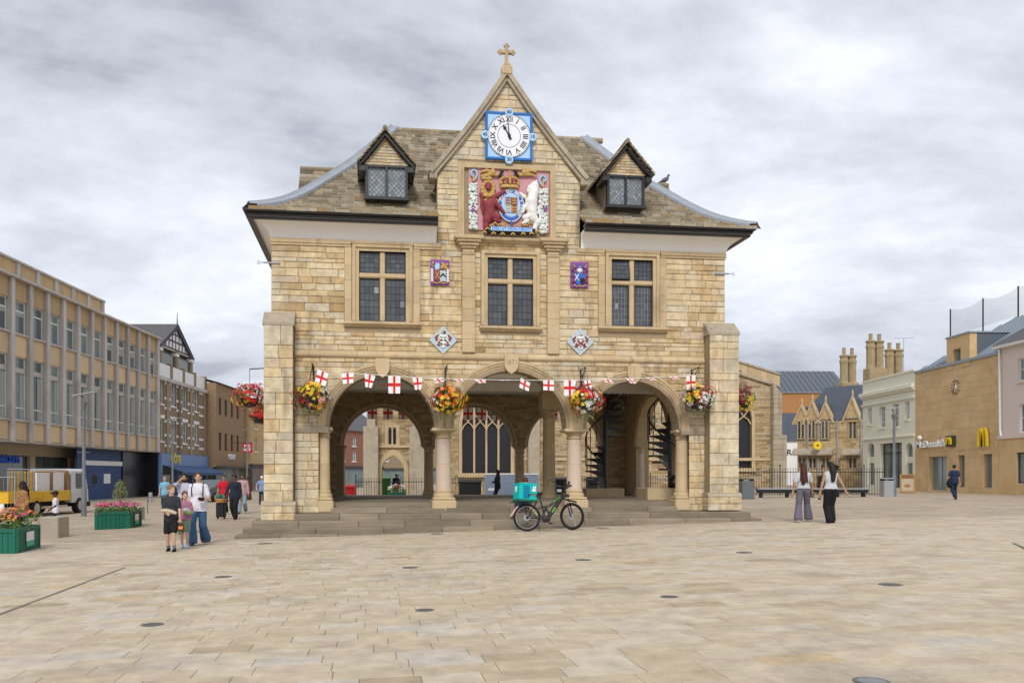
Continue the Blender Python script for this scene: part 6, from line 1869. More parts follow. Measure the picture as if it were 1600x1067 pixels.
uN0 = cu(1150)[0]; uN1 = cu(1169)[0]
zt_l, zt_r = cu(1150, 583)[1], cu(1212, 601)[1]
h2 = pointed(cu(1152)[0], 1.05, 2.0, cu(1150, 655)[1])[::-1]
ch.wall('nave_wall', 'mortar', [(0.0, -0.5), (uE, -0.5), (uE, zt_r), (uN0 - 0.6, zt_l + 0.25), (uN0 - 6, 9.6), (0.0, 9.6)], [hole, h2], 0, 0.8)
CST = []; keep = STONES; STONES = CST
def free_ch(za, zb):
    sp = [(0.0, 0.0, uE, uE)]
    if zb > zt_r:
        q = lambda z: uE - (z - zt_r)/max(0.01, (zt_l + .25 - zt_r))*(uE - uN0 + .6) if z < zt_l + .25 else uN0 - .6
        sp = [(0.0, 0.0, min(uE, q(za)), min(uE, q(zb)))]
    for (c, hw, z0, zs) in ((wc, wr_ + 0.25, zW0 - .2, zsp), (cu(1152)[0], 1.25, 1.9, cu(1150, 655)[1])):
        R = hw*1.35
        def hwf(z):
            if z < z0: return 0
            if z <= zs: return hw
            d = R*R - (z - zs)**2
            return max(0, sqrt(d) - (R - hw)) if d > 0 else 0
        if hwf(za) > 0 or hwf(zb) > 0: sp = cut_spans(sp, c - hwf(za), c - hwf(zb), c + hwf(za), c + hwf(zb))
    return sp
stone_rows(-0.3, 9.0, 0.12, 0.24, free_ch, 0.25, 0.75, r=random.Random(77))
STONES = keep
cs = MB()
for (a, p, o_) in CST: stone_piece(cs, p, 0.0, rs.random(), rs)
cs.build('rubble_facing', 'rubble', ch.e, kind='stuff')
# window dressing, mullions and tracery
def traceried(c, hw, z0, zs, lights, name='church_window'):
    e = empty(name, (0, 0, 0)); e.parent = ch.e
    out_ = pointed(c, hw + 0.22, z0 - .15, zs); inn = pointed(c, hw, z0, zs)
    fill_shape(out_[::-1] if False else out_, [inn], -0.06, 0.35).build('surround', 'dressed_stone', e)
    fill_shape(inn, [], 0.30, 0.36).build('glazing', 'church_glass', e)
    lw = 2*hw/lights
    for i in range(1, lights):
        x = c - hw + lw*i
        R = hw*1.35; top = zs + sqrt(max(R*R - (abs(x - c) + R - hw)**2, 0))
        MB().cbox(x - 0.07, x + 0.07, 0.05, 0.3, z0, top, 0.02).build('mullion', 'dressed_stone', e)
    for i in range(lights):
        x = c - hw + lw*(i + .5)
        t = MB()
        P = [(x - lw/2, 0.15, zs - 0.35), (x - lw*0.32, 0.15, zs - 0.02), (x, 0.15, zs + 0.22), (x + lw*0.32, 0.15, zs - 0.02), (x + lw/2, 0.15, zs - 0.35)]
        t.tube(P, 0.055, 6)
        t.tube([(x, 0.15, zs + 0.22), (x - lw*0.25, 0.15, zs + 0.55), (x - lw*.5, .15, zs + .75)], 0.045, 6); t.tube([(x, 0.15, zs + 0.22), (x + lw*0.25, 0.15, zs + 0.55), (x + lw*.5, .15, zs + .75)], 0.045, 6)
        t.build('tracery', 'dressed_stone', e, smooth=50)
    MB().box(c - hw - .3, c + hw + .3, -0.15, 0.3, z0 - .3, z0 - .02).build('sill', 'dressed_stone', e)
traceried(wc, wr_, zW0, zsp, 4)
traceried(cu(1152)[0], 1.05, 2.0, cu(1150, 655)[1], 2)
ch.box('string_course', 'dressed_stone', uW1 + 0.6, uE, -0.1, 0.1, cu(870, 717)[1] - .1, cu(870, 717)[1] + .1)
for (p0, p1) in ((823, 841),):
    a, b = cu(p0)[0], cu(p1)[0]
    ch.box('buttress', 'grey_stone', a, b, -0.9, 0.1, -0.4, 6.2, c=0.03)
    MB().xprism([(-0.9, 6.2), (0.1, 7.4), (0.1, 6.2)], a, b).build('buttress_cap', 'grey_stone', ch.e)
a, b = cu(1203)[0], cu(1224)[0]
for (z0, z1, ex) in ((-0.4, cu(1215, 680)[1], 0.35), (cu(1215, 680)[1], cu(1215, 618)[1], 0.0)):
    z = z0
    while z < z1:
        h = min(rnd.uniform(.3, .45), z1 - z); ch.box('buttress_stone', 'grey_stone', a, b - 0.35 + ex, -0.6, 0.2, z + .004, z + h - .004, c=0.015, tint=rnd.random()); z += h
MB().prism([(a, cu(1215, 618)[1]), (b - .3, cu(1215, 618)[1]), (a, cu(1208, 600)[1])], -0.6, 0.2).build('buttress_cap', 'grey_stone', ch.e)
k0, k1 = (uN0 - 0.6, zt_l + 0.25), (uE + .25, zt_r - .05)
n = 8
for i in range(n):
    A = (k0[0] + (k1[0] - k0[0])*i/n, k0[1] + (k1[1] - k0[1])*i/n); B = (k0[0] + (k1[0] - k0[0])*(i + 1)/n, k0[1] + (k1[1] - k0[1])*(i + 1)/n)
    MB().prism([(A[0] + .004, A[1]), (B[0] - .004, B[1]), (B[0] - .004, B[1] + .72), (A[0] + .004, A[1] + .72)], -0.12, 0.9, tint=rnd.random()).build('parapet_stone', 'dressed_stone', ch.e)
    MB().prism([(A[0], A[1] + .722), (B[0], B[1] + .722), (B[0], B[1] + .85), (A[0], A[1] + .85)], -0.22, 1.0).build('parapet_coping', 'grey_stone', ch.e)
    MB().prism([(A[0], A[1] - .15), (B[0], B[1] - .15), (B[0], B[1] - .02), (A[0], A[1] - .02)], -0.2, 0.5).build('parapet_string', 'grey_stone', ch.e)
ch.box('church_body', 'rubble', 0.2, uN0, 0.85, 14, -0.4, 9.4)
# porch tower standing forward at the left
PP = Plane(at(572, 54), 54.0, GA*0.5)
pt = Bld('church_porch', 'stone church porch with pointed archway seen through the left arch', PP, cat='church')
def pu(px, py=742): return PP(px, py)
pa, pb = pu(575)[0], pu(660)[0]; pc = pu(614)[0]; phw = (pu(632)[0] - pu(597)[0])/2
zsp2 = pu(614, 745)[1]
arch_h = pointed(pc, phw, -0.4, 1.75, k=1.5)
wa, wb = pu(606)[0], pu(620)[0]; wz0, wz1 = pu(612, 694)[1], pu(612, 668)[1]
pt.wall('front_wall', 'rubble', [(pa, -0.4), (pb, -0.4), (pb, 9.5), (pa, 9.5)], [arch_h[::-1], [(wa, wz0), (wb, wz0), (wb, wz1), (wa, wz1)]], 0, 0.8)
keep = STONES; PST = []; STONES = PST
def free_p(za, zb):
    sp = [(pa, pa, pb, pb)]
    if zb > wz0 - .15 and za < wz1 + .15: sp = cut_spans(sp, wa - .2, wa - .2, wb + .2, wb + .2)
    if za < 4.3:
        hw = phw + .3
        if za > 1.75: hw = max(0, hw*(1 - (za - 1.75)/2.4))
        sp = cut_spans(sp, pc - hw, pc - hw, pc + hw, pc + hw)
    return sp
stone_rows(-0.3, 7.4, 0.10, 0.2, free_p, 0.2, 0.5, r=random.Random(78)); STONES = keep
ps = MB()
for (a, p, o_) in PST: stone_piece(ps, p, 0, rs.random()*.8, rs)
ps.build('rubble_facing', 'rubble', pt.e, kind='stuff')
fill_shape(pointed(pc, phw + 0.28, -0.4, 1.75, k=1.5), [arch_h], -0.08, 0.4).build('arch_surround', 'dressed_stone', pt.e)
for i in range(2):
    x0 = wa + (wb - wa)*i/2 + .04; x1 = wa + (wb - wa)*(i + 1)/2 - .04
    MB().prism([(x0, wz0), (x1, wz0), (x1, wz1 - .2), ((x0 + x1)/2, wz1), (x0, wz1 - .2)], 0.2, 0.25).build('window_light', 'church_glass', pt.e)
fr_ = fill_shape([(wa - .18, wz0 - .15), (wb + .18, wz0 - .15), (wb + .18, wz1 + .18), (wa - .18, wz1 + .18)], [[(wa + .04, wz0), ((wa + wb)/2 - .05, wz0), ((wa + wb)/2 - .05, wz1), (wa + .04, wz1)], [((wa + wb)/2 + .05, wz0), (wb - .04, wz0), (wb - .04, wz1), ((wa + wb)/2 + .05, wz1)]], -0.05, 0.3); fr_.build('window_surround', 'dressed_stone', pt.e)
pt.box('string_course', 'dressed_stone', pa, pb, -0.15, 0.1, pu(614, 697)[1] - .1, pu(614, 697)[1] + .08)
for px in (574, 645):
    q = pu(px)[0]; pt.box('buttress', 'grey_stone', q - .2, q + .75, -1.0, 0.1, -.4, 4.6, c=.03); pt.box('buttress_upper', 'grey_stone', q, q + .55, -.6, .1, 4.6, 6.0, c=.03)
pt.box('passage_shade_slab', 'rubble', pa + .5, pb - .5, .8, 5, 3.6, 4.0); pt.box('side_wall', 'rubble', pa, pa + .5, .8, 5, -.4, 9.4); pt.box('side_wall', 'rubble', pb - .5, pb, .8, 5, -.4, 9.4)  # overhead slab added to darken the archway, between the side walls

# ---- right side: cream building, golden ashlar restaurant, pale house
RP = Plane(30.0, 0.0, -pi/2)
def ru(px, py=742, o=0): return RP(px, py, o)
cb_ = Bld('cream_building', 'cream painted building with sash windows beside the golden stone restaurant', RP)
c0, c1 = ru(1348)[0], ru(1430)[0]
zc1 = ru(1390, 589)[1]
ws = [(1356, 1362, 637, 663), (1374, 1383, 635, 668), (1395, 1404, 631, 667), (1414, 1421, 627, 655)]
hs = []
for (a, b, t_, bt) in ws:
    zz0, zz1 = ru((a + b)/2, bt)[1], ru((a + b)/2, t_)[1]
    hs.append([(ru(a)[0], zz0), (ru(b)[0], zz0), (ru(b)[0], zz1), (ru(a)[0], zz1)])
sa, sb2 = ru(1375)[0], ru(1409)[0]; szt = ru(1392, 692)[1]
gz = ground(30) - .1
hs.append([(sa, gz + .3), (sb2, gz + .3), (sb2, szt), (sa, szt)])
def roundtop(a, b, z0, z1):
    c = (a + b)/2; r = (b - a)/2
    return [(a, z0), (b, z0)] + [(c + r*cos(pi*i/10), z1 - r + r*sin(pi*i/10)) for i in range(11)]
for (a, b) in ((1356, 1366), (1415, 1426)):
    hs.append(roundtop(ru(a)[0], ru(b)[0], ru(a, 757)[1], ru(a, 692)[1]))
cb_.wall('wall', 'cream_paint', [(c0, gz), (c1, gz), (c1, zc1), (c0, zc1)], hs)
for h in hs[:4]: cb_.window(h[0][0], h[1][0], h[0][1], h[2][1], 3 if h[1][0] - h[0][0] > .55 else 2, 4, 'white', y=0.2, fw=.06, sill='cream_paint')
cb_.window(sa, sb2, gz + .3, szt, 3, 1, 'timber_black', y=0.3); MB().box(sa, sb2, 0.22, 0.36, szt - .75, szt - .68).build('shop_transom', 'timber_black', cb_.e)
for h in hs[5:]: fill_shape(h, [], 0.25, 0.3).build('arched_light', 'window_glass', cb_.e); 
for h in hs[5:]: cb_.box('transom_panel', 'cream_paint', h[0][0], h[1][0], 0.15, 0.3, h[0][1] + (h[2][1] - h[0][1])*.62, h[0][1] + (h[2][1] - h[0][1])*.8)
for (py, dz, ot) in ((610, .28, .28), (627, .12, .14), (683, .12, .12)):
    z = ru(1390, py)[1]; cb_.box('cornice', 'cream_paint', c0 - .1, c1, -ot, 0.1, z - dz/2, z + dz/2, c=.02); cb_.box('cornice_step', 'cream_paint', c0 - .05, c1, -ot*.6, 0.1, z - dz, z - dz/2 - .002)
cb_.box('coping', 'cream_paint', c0 - .05, c1, -.1, .5, zc1, zc1 + .12); cb_.box('body', 'cream_paint', c0, c1, .36, 9, gz, zc1 - .1)

mc = Bld('restaurant_building', 'golden ashlar restaurant with zinc roof, small wall clock and yellow arches sign', RP)
m0, m1 = c1 + .01, ru(1560)[0]; ze = 8.45
holes_px = [(1451, 1479, 713, 766), (1496, 1507, 711, 761), (1535.5, 1550, 709, 762)]
hh = []
for (a, b, t_, bt) in holes_px:
    m_ = (a + b)/2; hh.append([(ru(a)[0], ru(m_, bt)[1]), (ru(b)[0], ru(m_, bt)[1]), (ru(b)[0], ru(m_, t_)[1]), (ru(a)[0], ru(m_, t_)[1])])
mc.wall('wall_core', 'ashlar_gold', [(m0, gz), (m1, gz), (m1, ze), (m0, ze)], hh, 0.03, .5)
z = gz; r = random.Random(9); row = 0
while z < ze - .05:      # large thin ashlar facing slabs
    h = min(.46, ze - z); xx = m0 - (0.5 if row % 2 else 0)
    while xx < m1:
        L = 1.25; a, b = max(xx, m0), min(xx + L, m1); xx += L
        if b - a < .05: continue
        sp = [(a, b)]
        for q in hh:
            if q[0][1] < z + h - .02 and q[2][1] > z + .02:
                ns = []
                for (s0, s1) in sp:
                    if q[1][0] <= s0 or q[0][0] >= s1: ns.append((s0, s1)); continue
                    if q[0][0] - s0 > .04: ns.append((s0, q[0][0]))
                    if s1 - q[1][0] > .04: ns.append((q[1][0], s1))
                sp = ns
        for (s0, s1) in sp: mc.box('ashlar_block', 'ashlar_gold', s0 + .004, s1 - .004, 0.0, 0.05, z + .004, z + h - .004, tint=r.random())
    z += h; row += 1
for k, q in enumerate(hh):
    mc.window(q[0][0], q[1][0], q[0][1], q[2][1], 2 if k == 0 else 1, 1, 'lead', y=0.32, fw=.05)
mc.box('body', 'ashlar_gold', m0, m1, .5, 10, gz, ze)
d0, d1 = ru(1480)[0], ru(1516)[0]; dzt = ru(1498, 525)[1]
wq = [(ru(1490)[0], ru(1496, 577)[1]), (ru(1502)[0], ru(1496, 577)[1]), (ru(1502)[0], ru(1496, 545)[1]), (ru(1490)[0], ru(1496, 545)[1])]
mc.wall('tower_front', 'ashlar_gold', [(d0, ze - .3), (d1, ze - .3), (d1, dzt), (d0, dzt)], [wq], -.04, .4)
mc.window(wq[0][0], wq[1][0], wq[0][1], wq[2][1], 1, 1, 'lead', y=.3, fw=.05)
mc.box('tower_side', 'zinc_dark', d0 + .02, d1, .4, 4.0, ze - .3, dzt - .02); mc.box('tower_cap', 'zinc', d0 - .05, d1 + .08, -.1, 4.1, dzt, dzt + .1)
rf = MB(); zr2 = 11.6; yr = 4.6
rf.add([(m0 + .1, -.05, ze + .05), (m1 + .3, -.05, ze + .05), (m1 + .3, yr, zr2), (m0 + 3.4, yr, zr2)], [(0, 1, 2, 3)])
rf.add([(m0 + .1, -.05, ze + .05), (m0 + 3.4, yr, zr2), (m0 + .1, 9.5, ze + .05)], [(0, 1, 2)])
zr = rf.build('zinc_roof', 'zinc', mc.e)
for k in range(16):
    u = m0 + .5 + k*.62
    if u > m1 + .2: break
    v0 = 0 if True else 0
    vt = 1.0 if u > m0 + 3.4 else (u - m0 - .1)/3.3
    MB().tube([(u, -.05, ze + .09), (u, -.05 + (yr + .05)*vt, ze + .09 + (zr2 - ze - .05)*vt)], .03, 4).build('standing_seam', 'zinc', zr)
mc.box('eaves_flashing', 'zinc', m0, m1 + .1, -.12, .2, ze - .02, ze + .14)
nt_ = empty('roof_safety_net', (RP.o.x, RP.o.y, 0), RP.a, 'dark posts carrying a bird net along the restaurant roof', 'net')
npx = ((1485, 483, 526), (1536, 466, 510), (1591, 447, 494), (1650, 427, 475))
tops = []
for (px, t_, b_) in npx:
    u, zt_ = ru(px, t_, -yr); _, zb_ = ru(px, b_, -yr)
    MB().tube([(u, yr, zb_ - .3), (u, yr, zt_)], .05, 5).build('post', 'iron', nt_); tops.append((u, zt_, zb_))
mat('net', (0.10, 0.10, 0.11), 0.9, namt=0, alpha=0.22)
for (a, b) in zip(tops[:-1], tops[1:]):
    nn = MB(); nn.grid([[(a[0] + (b[0] - a[0])*i/8, yr, (a[1] + (b[1] - a[1])*i/8)*k + (a[2] + (b[2] - a[2])*i/8)*(1 - k) - (.3*sin(pi*i/8) if k == 1 else 0)) for i in range(9)] for k in (0, 1)]); nn.build('netting', 'net', nt_)
ckx, ckz = ru(1494, 605)
wc_ = empty('wall_clock', RP.world(ckx, -.06) + (ckz,), RP.a, 'small wall clock of dark markers on the golden restaurant wall', 'clock')
for i in range(12):
    a = 2*pi*i/12; q = MB(); q.X = Matrix.Translation((.42*cos(a), 0, .42*sin(a))) @ Matrix.Rotation(-a, 4, 'Y'); q.box(-.06, .06, -.03, .02, -.015, .015); q.build('hour_mark', 'ink', wc_)
disc(MB(), .12, -.05, .03, n=20).build('boss', 'white', wc_)
for (ang, L) in ((-160, .36), (12, .25)):
    a = radians(90 - ang); MB().tube([(0, -.07, 0), (L*cos(a), -.07, L*sin(a))], .02, 5).build('hand', 'ink', wc_)
fs0, fs1 = ru(1433, 694, .08)[0], ru(1479, 694, .08)[0]
tx = text_mb("McDonald's", .62, .10, bold=.014); w0 = max(p[0] for p in tx.v) - min(p[0] for p in tx.v)
rs1 = empty('restaurant_sign', RP.world((fs0 + fs1)/2, -.02) + (ru(1456, 694)[1],), RP.a, 'white lettered sign over the restaurant door', 'sign')
shift(tx, 0, -.06, 0, sx=(fs1 - fs0)/w0).build('letters', 'white', rs1); MB().box((fs0 - fs1)/2, (fs1 - fs0)/2, -.05, .0, -.06, .04).build('rail', 'white', rs1)
def golden_m(name, label, px, py, w, h, board):
    u, z = ru(px, py); t = empty(name, RP.world(u, -.05) + (z,), RP.a, label, 'sign')
    if board: MB().cbox(-board, board, -.16, .04, -board*.86, board*.86, .01).build('board', 'sign_green', t)
    y = -.2 if board else -.1
    for s_ in (-1, 1):
        c = s_*w*.25; pts = [(c + w*.25*cos(q)*(1.0), h*(-.5 + 1.0*sin(q)**.7 if sin(q) > 0 else -.5)) for q in [pi*i/14 for i in range(15)]]
        wd = w*.075
        mb = MB(); P = []
        for i, (x, z_) in enumerate(pts):
            P.append([(x - wd*(1 if True else 0), y - .04, z_), (x + wd, y - .04, z_), (x + wd, y + .06, z_), (x - wd, y + .06, z_), (x - wd, y - .04, z_)])
        # sweep with a normal-direction width
        mb = MB(); P = []
        for i, (x, z_) in enumerate(pts):
            x2, z2 = pts[min(i + 1, 14)]; x1, z1 = pts[max(i - 1, 0)]
            d = Vector((x2 - x1, z2 - z1)).normalized(); nr_ = Vector((-d.y, d.x))*wd*(1.0 + .3*abs(cos(pi*i/14)))
            P.append([(x - nr_.x, y - .04, z_ - nr_.y), (x + nr_.x, y - .04, z_ + nr_.y), (x + nr_.x, y + .06, z_ + nr_.y), (x - nr_.x, y + .06, z_ - nr_.y), (x - nr_.x, y - .04, z_ - nr_.y)])
        mb.grid(P); mb.build('arch', 'sign_yellow', t)
golden_m('projecting_sign', 'dark green box sign with yellow arches by the restaurant door', 1488, 689, .50, .42, .40)
golden_m('arches_sign', 'large yellow double arch sign on the golden restaurant wall', 1539, 683.5, .82, 1.02, 0)
lampx = ru(1442, 684); q = empty('wall_lamp', RP.world(lampx[0], -.1) + (lampx[1],), RP.a, 'small white lamp above the restaurant lettering', 'lamp'); MB().ball((0, -.1, 0), .16, 10, 6).build('globe', 'white', q, smooth=60); MB().tube([(0, .1, .12), (0, -.1, .12)], .03, 5).build('arm', 'iron', q)

ph = Bld('pale_house', 'pale pink painted house with stone ground floor at the right edge', RP)
p0, p1 = m1 + .02, ru(1690)[0]; pz = ru(1580, 541)[1]
phh = []
for (a, b, t_, bt) in ((1591, 1612, 558, 594), (1593, 1614, 630, 675), (1640, 1662, 545, 582), (1642, 1664, 628, 672), (1588, 1625, 706, 755)):
    m_ = (a + b)/2; phh.append([(ru(a)[0], ru(m_, bt)[1]), (ru(b)[0], ru(m_, bt)[1]), (ru(b)[0], ru(m_, t_)[1]), (ru(a)[0], ru(m_, t_)[1])])
zfl = ru(1580, 682)[1]
ph.wall('upper_wall', 'pinkish_paint', [(p0, zfl), (p1, zfl), (p1, pz), (p0, pz)], phh[:4]); ph.wall('ground_wall', 'ashlar_gold', [(p0, gz), (p1, gz), (p1, zfl - .01), (p0, zfl - .01)], phh[4:])
for h in phh[:4]: ph.window(h[0][0], h[1][0], h[0][1], h[2][1], 2, 2, 'white', y=.12, sill='pinkish_paint')
ph.window(phh[4][0][0], phh[4][1][0], phh[4][0][1], phh[4][2][1], 1, 1, 'timber_black', y=.15)
ph.box('band', 'pinkish_paint', p0, p1, -.1, .1, zfl - .1, zfl + .12); ph.box('eaves', 'white', p0 - .1, p1, -.35, .3, pz, pz + .15); ph.box('body', 'pinkish_paint', p0, p1, .36, 8, gz, pz)
MB().add([(p0 - .15, -.4, pz + .15), (p1, -.4, pz + .15), (p1, 4.5, pz + 3), (p0 - .15, 4.5, pz + 3)], [(0, 1, 2, 3)]).build('roof', 'roof_dark', ph.e)
dp = MB(); ud = ru(1563, 600)[0] + .05
dp.tube([(ud, -.12, pz - .05), (ud + .05, -.12, pz - .5), (ud + .12, -.12, zfl + .4), (ud + .22, -.12, zfl + .05)], .06, 6); dp.build('drainpipe', 'white', ph.e)

# ---- gabled stone cottages with tall chimneys
CP = Plane(at(1243, 76), 76.0, atan2(-9.5, 6.2 + 2.6))
ct = Bld('gabled_stone_cottages', 'row of gabled golden stone cottages with slate roofs beside the railings', CP)
def ku(px, py=742, o=0): return CP(px, py, o)
k0_, k1_ = ku(1246)[0], ku(1349)[0]
zev = ku(1300, 656)[1]
keep = STONES; KST = []; STONES = KST
gabs = [(1252.5, 632, 650), (1269, 626, 650), (1289.5, 628, 651), (1331.5, 619, 645)]
kh = []
for (px, _, _) in gabs:
    c = ku(px)[0]; kh.append((c, .34, ku(px, 686)[1], ku(px, 657)[1])); kh.append((c, .36, ku(px, 732)[1], ku(px, 714)[1]))
def free_k(za, zb):
    sp = [(k0_, k0_, k1_, k1_)]
    for (c, hw, z0, z1) in kh:
        if zb > z0 - .1 and za < z1 + .1: sp = cut_spans(sp, c - hw - .12, c - hw - .12, c + hw + .12, c + hw + .12)
    return sp
stone_rows(gz - .3, zev, .16, .28, free_k, .3, .75, r=random.Random(79)); STONES = keep
km = MB()
for (a, p, o_) in KST: stone_piece(km, p, 0, rs.random(), rs)
km.build('stone_facing', 'cottage_stone', ct.e, kind='stuff')
ct.wall('wall', 'mortar', [(k0_, gz - .4), (k1_, gz - .4), (k1_, zev), (k0_, zev)], [[(c - hw, z0), (c + hw, z0), (c + hw, z1), (c - hw, z1)] for (c, hw, z0, z1) in kh if z1 < zev - .05])
for (c, hw, z0, z1) in kh:
    w = ct.window(c - hw, c + hw, z0, z1, 2, 1, 'dressed_stone', 'glass_dark', y=.1 if z1 < zev - .05 else -.10, fw=.06, bar=.1)
for (px, pk, el) in gabs:
    c = ku(px)[0]; zp = ku(px, pk)[1] - .15; hw = .78; zg0 = zev - .25
    MB().prism([(c - hw, zg0), (c + hw, zg0), (c, zp)], -.06, .3).build('gablet', 'cottage_stone', ct.e)
    for s_ in (-1, 1):
        q = [(c + s_*(hw + .12), zg0 - .02), (c, zp + .1), (c, zp - .1), (c + s_*(hw - .08), zg0 - .02)]
        MB().prism(q if s_ < 0 else q[::-1], -.16, .4).build('gablet_coping', 'dressed_stone', ct.e)
        MB().add([(c + s_*(hw + .05), .3, zg0), (c, .3, zp), (c, 3.0, zp), (c + s_*(hw + .05), 3.0, zg0)], [(0, 1, 2, 3)]).build('gablet_roof', 'roof_blue', ct.e)
    MB().lathe([(.1, zp + .1), (.06, zp + .3), (.1, zp + .42), (.03, zp + .75)], 8, (c, .1, 0)).build('finial', 'dressed_stone', ct.e)
    MB().xprism([(-.5, ku(px, 711)[1]), (-.5, ku(px, 709)[1]), (.0, ku(px, 700)[1]), (.0, ku(px, 711)[1])], c - .75, c + .75).build('window_hood', 'grey_stone', ct.e)
MB().add([(k0_, -.15, zev), (k1_, -.15, zev), (k1_, 3.6, zev + 3.3), (k0_ + 1.0, 3.6, zev + 3.3), (k0_, 7.2, zev), (k1_, 7.2, zev)], [(0, 1, 2, 3), (3, 2, 5, 4), (0, 3, 4)]).build('roof', 'roof_blue', ct.e)
ct.box('body', 'cottage_stone', k0_, k1_, .4, 7, gz - .4, zev - .02)
for px in (1263, 1279, 1309, 1346): u = ku(px)[0]; MB().tube([(u, -.1, zev), (u, -.1, gz)], .06, 6).build('drainpipe', 'lead', ct.e)
sgn = empty('round_sign', CP.world(ku(1283.5)[0], -.8) + (ku(1283.5, 696)[1],), 0, 'round yellow hanging sign on the stone cottages', 'sign')
disc(MB(), .36, -.06, .06, n=24).build('disc', 'sign_yellow', sgn); disc(MB(), .10, -.075, .075, n=5).build('emblem', 'ink', sgn); MB().tube([(0, 0, .34), (0, .8, .5)], .03, 5).build('arm', 'iron', sgn)
def chimney(px, pyt, pyb, wpx, D, lb):
    t = empty('stone_chimney', (at(px, D), D, 0), .2, lb, 'chimney', 'tall stone chimney stacks beyond the cottages')
    zt_, zb_ = zat(pyt, D), zat(pyb, D); w = wpx/1300*D/2
    MB().cbox(-w*1.05, w*1.05, -w*.6, w*.6, zb_ - 4.0, zb_ + .9, .06).build('base', 'chimney_stone', t)
    for s_ in (-1, 1):
        o_ = (s_*w*.52, 0, 0); Hs = zt_ - zb_
        m = MB(); m.lathe([(w*.52, zb_ + .85), (w*.48, zb_ + 1.05), (w*.45, zb_ + 1.2), (w*.45, zt_ - 1.55)], 8, o_, a0=pi/8, a1=2*pi + pi/8); m.build('shaft', 'chimney_stone', t)
        m = MB(); m.lathe([(w*.45, zt_ - 1.55), (w*.52, zt_ - 1.38), (w*.52, zt_ - 1.2), (w*.42, zt_ - 1.1), (w*.44, zt_ - .9), (w*.56, zt_ - .82), (w*.5, zt_ - .68)], 8, o_, a0=pi/8, a1=2*pi + pi/8); m.build('cap', 'chimney_stone', t)
        m = MB(); m.lathe([(w*.2, zt_ - .7), (w*.19, zt_ - .1), (w*.23, zt_)], 8, o_); m.build('pot', 'chimney_stone', t)
chimney(1325, 544, 613, 27, 80, 'left of three tall twin shafted stone chimneys above the cottages')
chimney(1367, 522, 590, 29, 84, 'tallest twin shafted stone chimney, above the cream building')
chimney(1396.5, 536, 600, 30, 88, 'right of three tall twin shafted stone chimneys, beside the aerial')
ant = empty('roof_aerial', (at(1412, 86), 86, zat(570, 86)), 0, 'thin television aerial beside the right chimney', 'aerial')
MB().tube([(0, 0, -1), (0, 0, zat(529, 86) - zat(570, 86))], .03, 5).build('mast', 'lead', ant); zt_ = zat(529, 86) - zat(570, 86)
MB().tube([(-1.0, 0, zt_ + .02), (1.2, .2, zt_ + .1)], .025, 5).build('boom', 'lead', ant)
# backdrop roofs between church and cottages
md = Bld('modern_block', 'modern block with dark sheet metal roof and orange brick behind the cottages', Plane(at(1180, 120), 120, 0))
f = lambda px, py: md.p(px, py)
MB().add([(0, 0, f(1190, 613)[1]), (f(1330, 613)[0], 0, f(1190, 613)[1]), (f(1330, 576)[0], 6, f(1250, 572)[1]), (0, 6, f(1250, 572)[1])], [(0, 1, 2, 3)]).build('metal_roof', 'zinc_dark', md.e)
for k in range(18):
    u = f(1330, 613)[0]*k/18; MB().tube([(u, 0, f(1190, 613)[1] + .05), (u, 6, f(1250, 572)[1] + .05)], .05, 4).build('roof_seam', 'zinc_dark', md.e)
md.box('brick_wall', 'brick_orange', 0, f(1330, 613)[0], .3, 8, -1, f(1190, 613)[1] - .02)
wt = Bld('white_shop', 'white shop with black lettering glimpsed between church and cottages', Plane(at(1222, 92), 92, 0))
wt.box('wall', 'white', 0, 4.0, 0, 4, -.5, zat(689, 92)); MB().add([(-1.5, -.2, zat(689, 92)), (4.5, -.2, zat(689, 92)), (4.5, 4, zat(641, 92)), (-1.5, 4, zat(641, 92))], [(0, 1, 2, 3)]).build('roof', 'roof_blue', wt.e)
shift(text_mb('RO', .95, .04), at(1238.5, 92) - at(1222, 92), -.03, zat(707, 92)).build('letters', 'ink', wt.e)
wt.window(.9, 2.0, zat(735, 92), zat(717, 92), 2, 1, 'timber_black')
# ================================================================== STREET FURNITURE
mat('planter_green', (0.012, 0.13, 0.085), 0.55, namt=0.3, nscale=8)
mat('sticker_green', (0.08, 0.42, 0.28), 0.5, namt=0.05)
mat('block_stone', (0.42, 0.37, 0.30), 0.9, col2=(0.33, 0.28, 0.22), nscale=5, namt=0.7, bump=0.3)
mat('steel', (0.42, 0.44, 0.46), 0.35, metal=0.6, namt=0.2)
mat('post_grey', (0.15, 0.16, 0.175), 0.5, namt=0.2)
mat('bin_grey', (0.13, 0.145, 0.16), 0.5, namt=0.2)
mat('bin_black', (0.016, 0.017, 0.02), 0.5, namt=0.3)
mat('lime', (0.12, 0.60, 0.10), 0.5, namt=0.1)
mat('box_red', (0.55, 0.02, 0.02), 0.45, namt=0.1)
mat('board_grey_blue', (0.25, 0.31, 0.42), 0.6, namt=0.1)
mat('wood', (0.42, 0.23, 0.08), 0.6, namt=0.3, stretch=(1, 1, .2))
mat('soil', (0.05, 0.035, 0.02), 0.95, namt=0.4)
mat('truck_yellow', (0.72, 0.42, 0.02), 0.45, namt=0.25, stain=.2, stain_col=(.25, .15, .04), stain_scale=3)
mat('rubber', (0.016, 0.016, 0.017), 0.8, namt=0.2)
mat('rust', (0.22, 0.12, 0.06), 0.8, namt=0.5)
mat('truck_white', (0.58, 0.59, 0.60), 0.4, namt=0.1)
def place(name, label, cat, x, y, rz=0, group=None, dz=0.0):
    return empty(name, (x, y, ground(x) + dz), rz, label, cat, group)

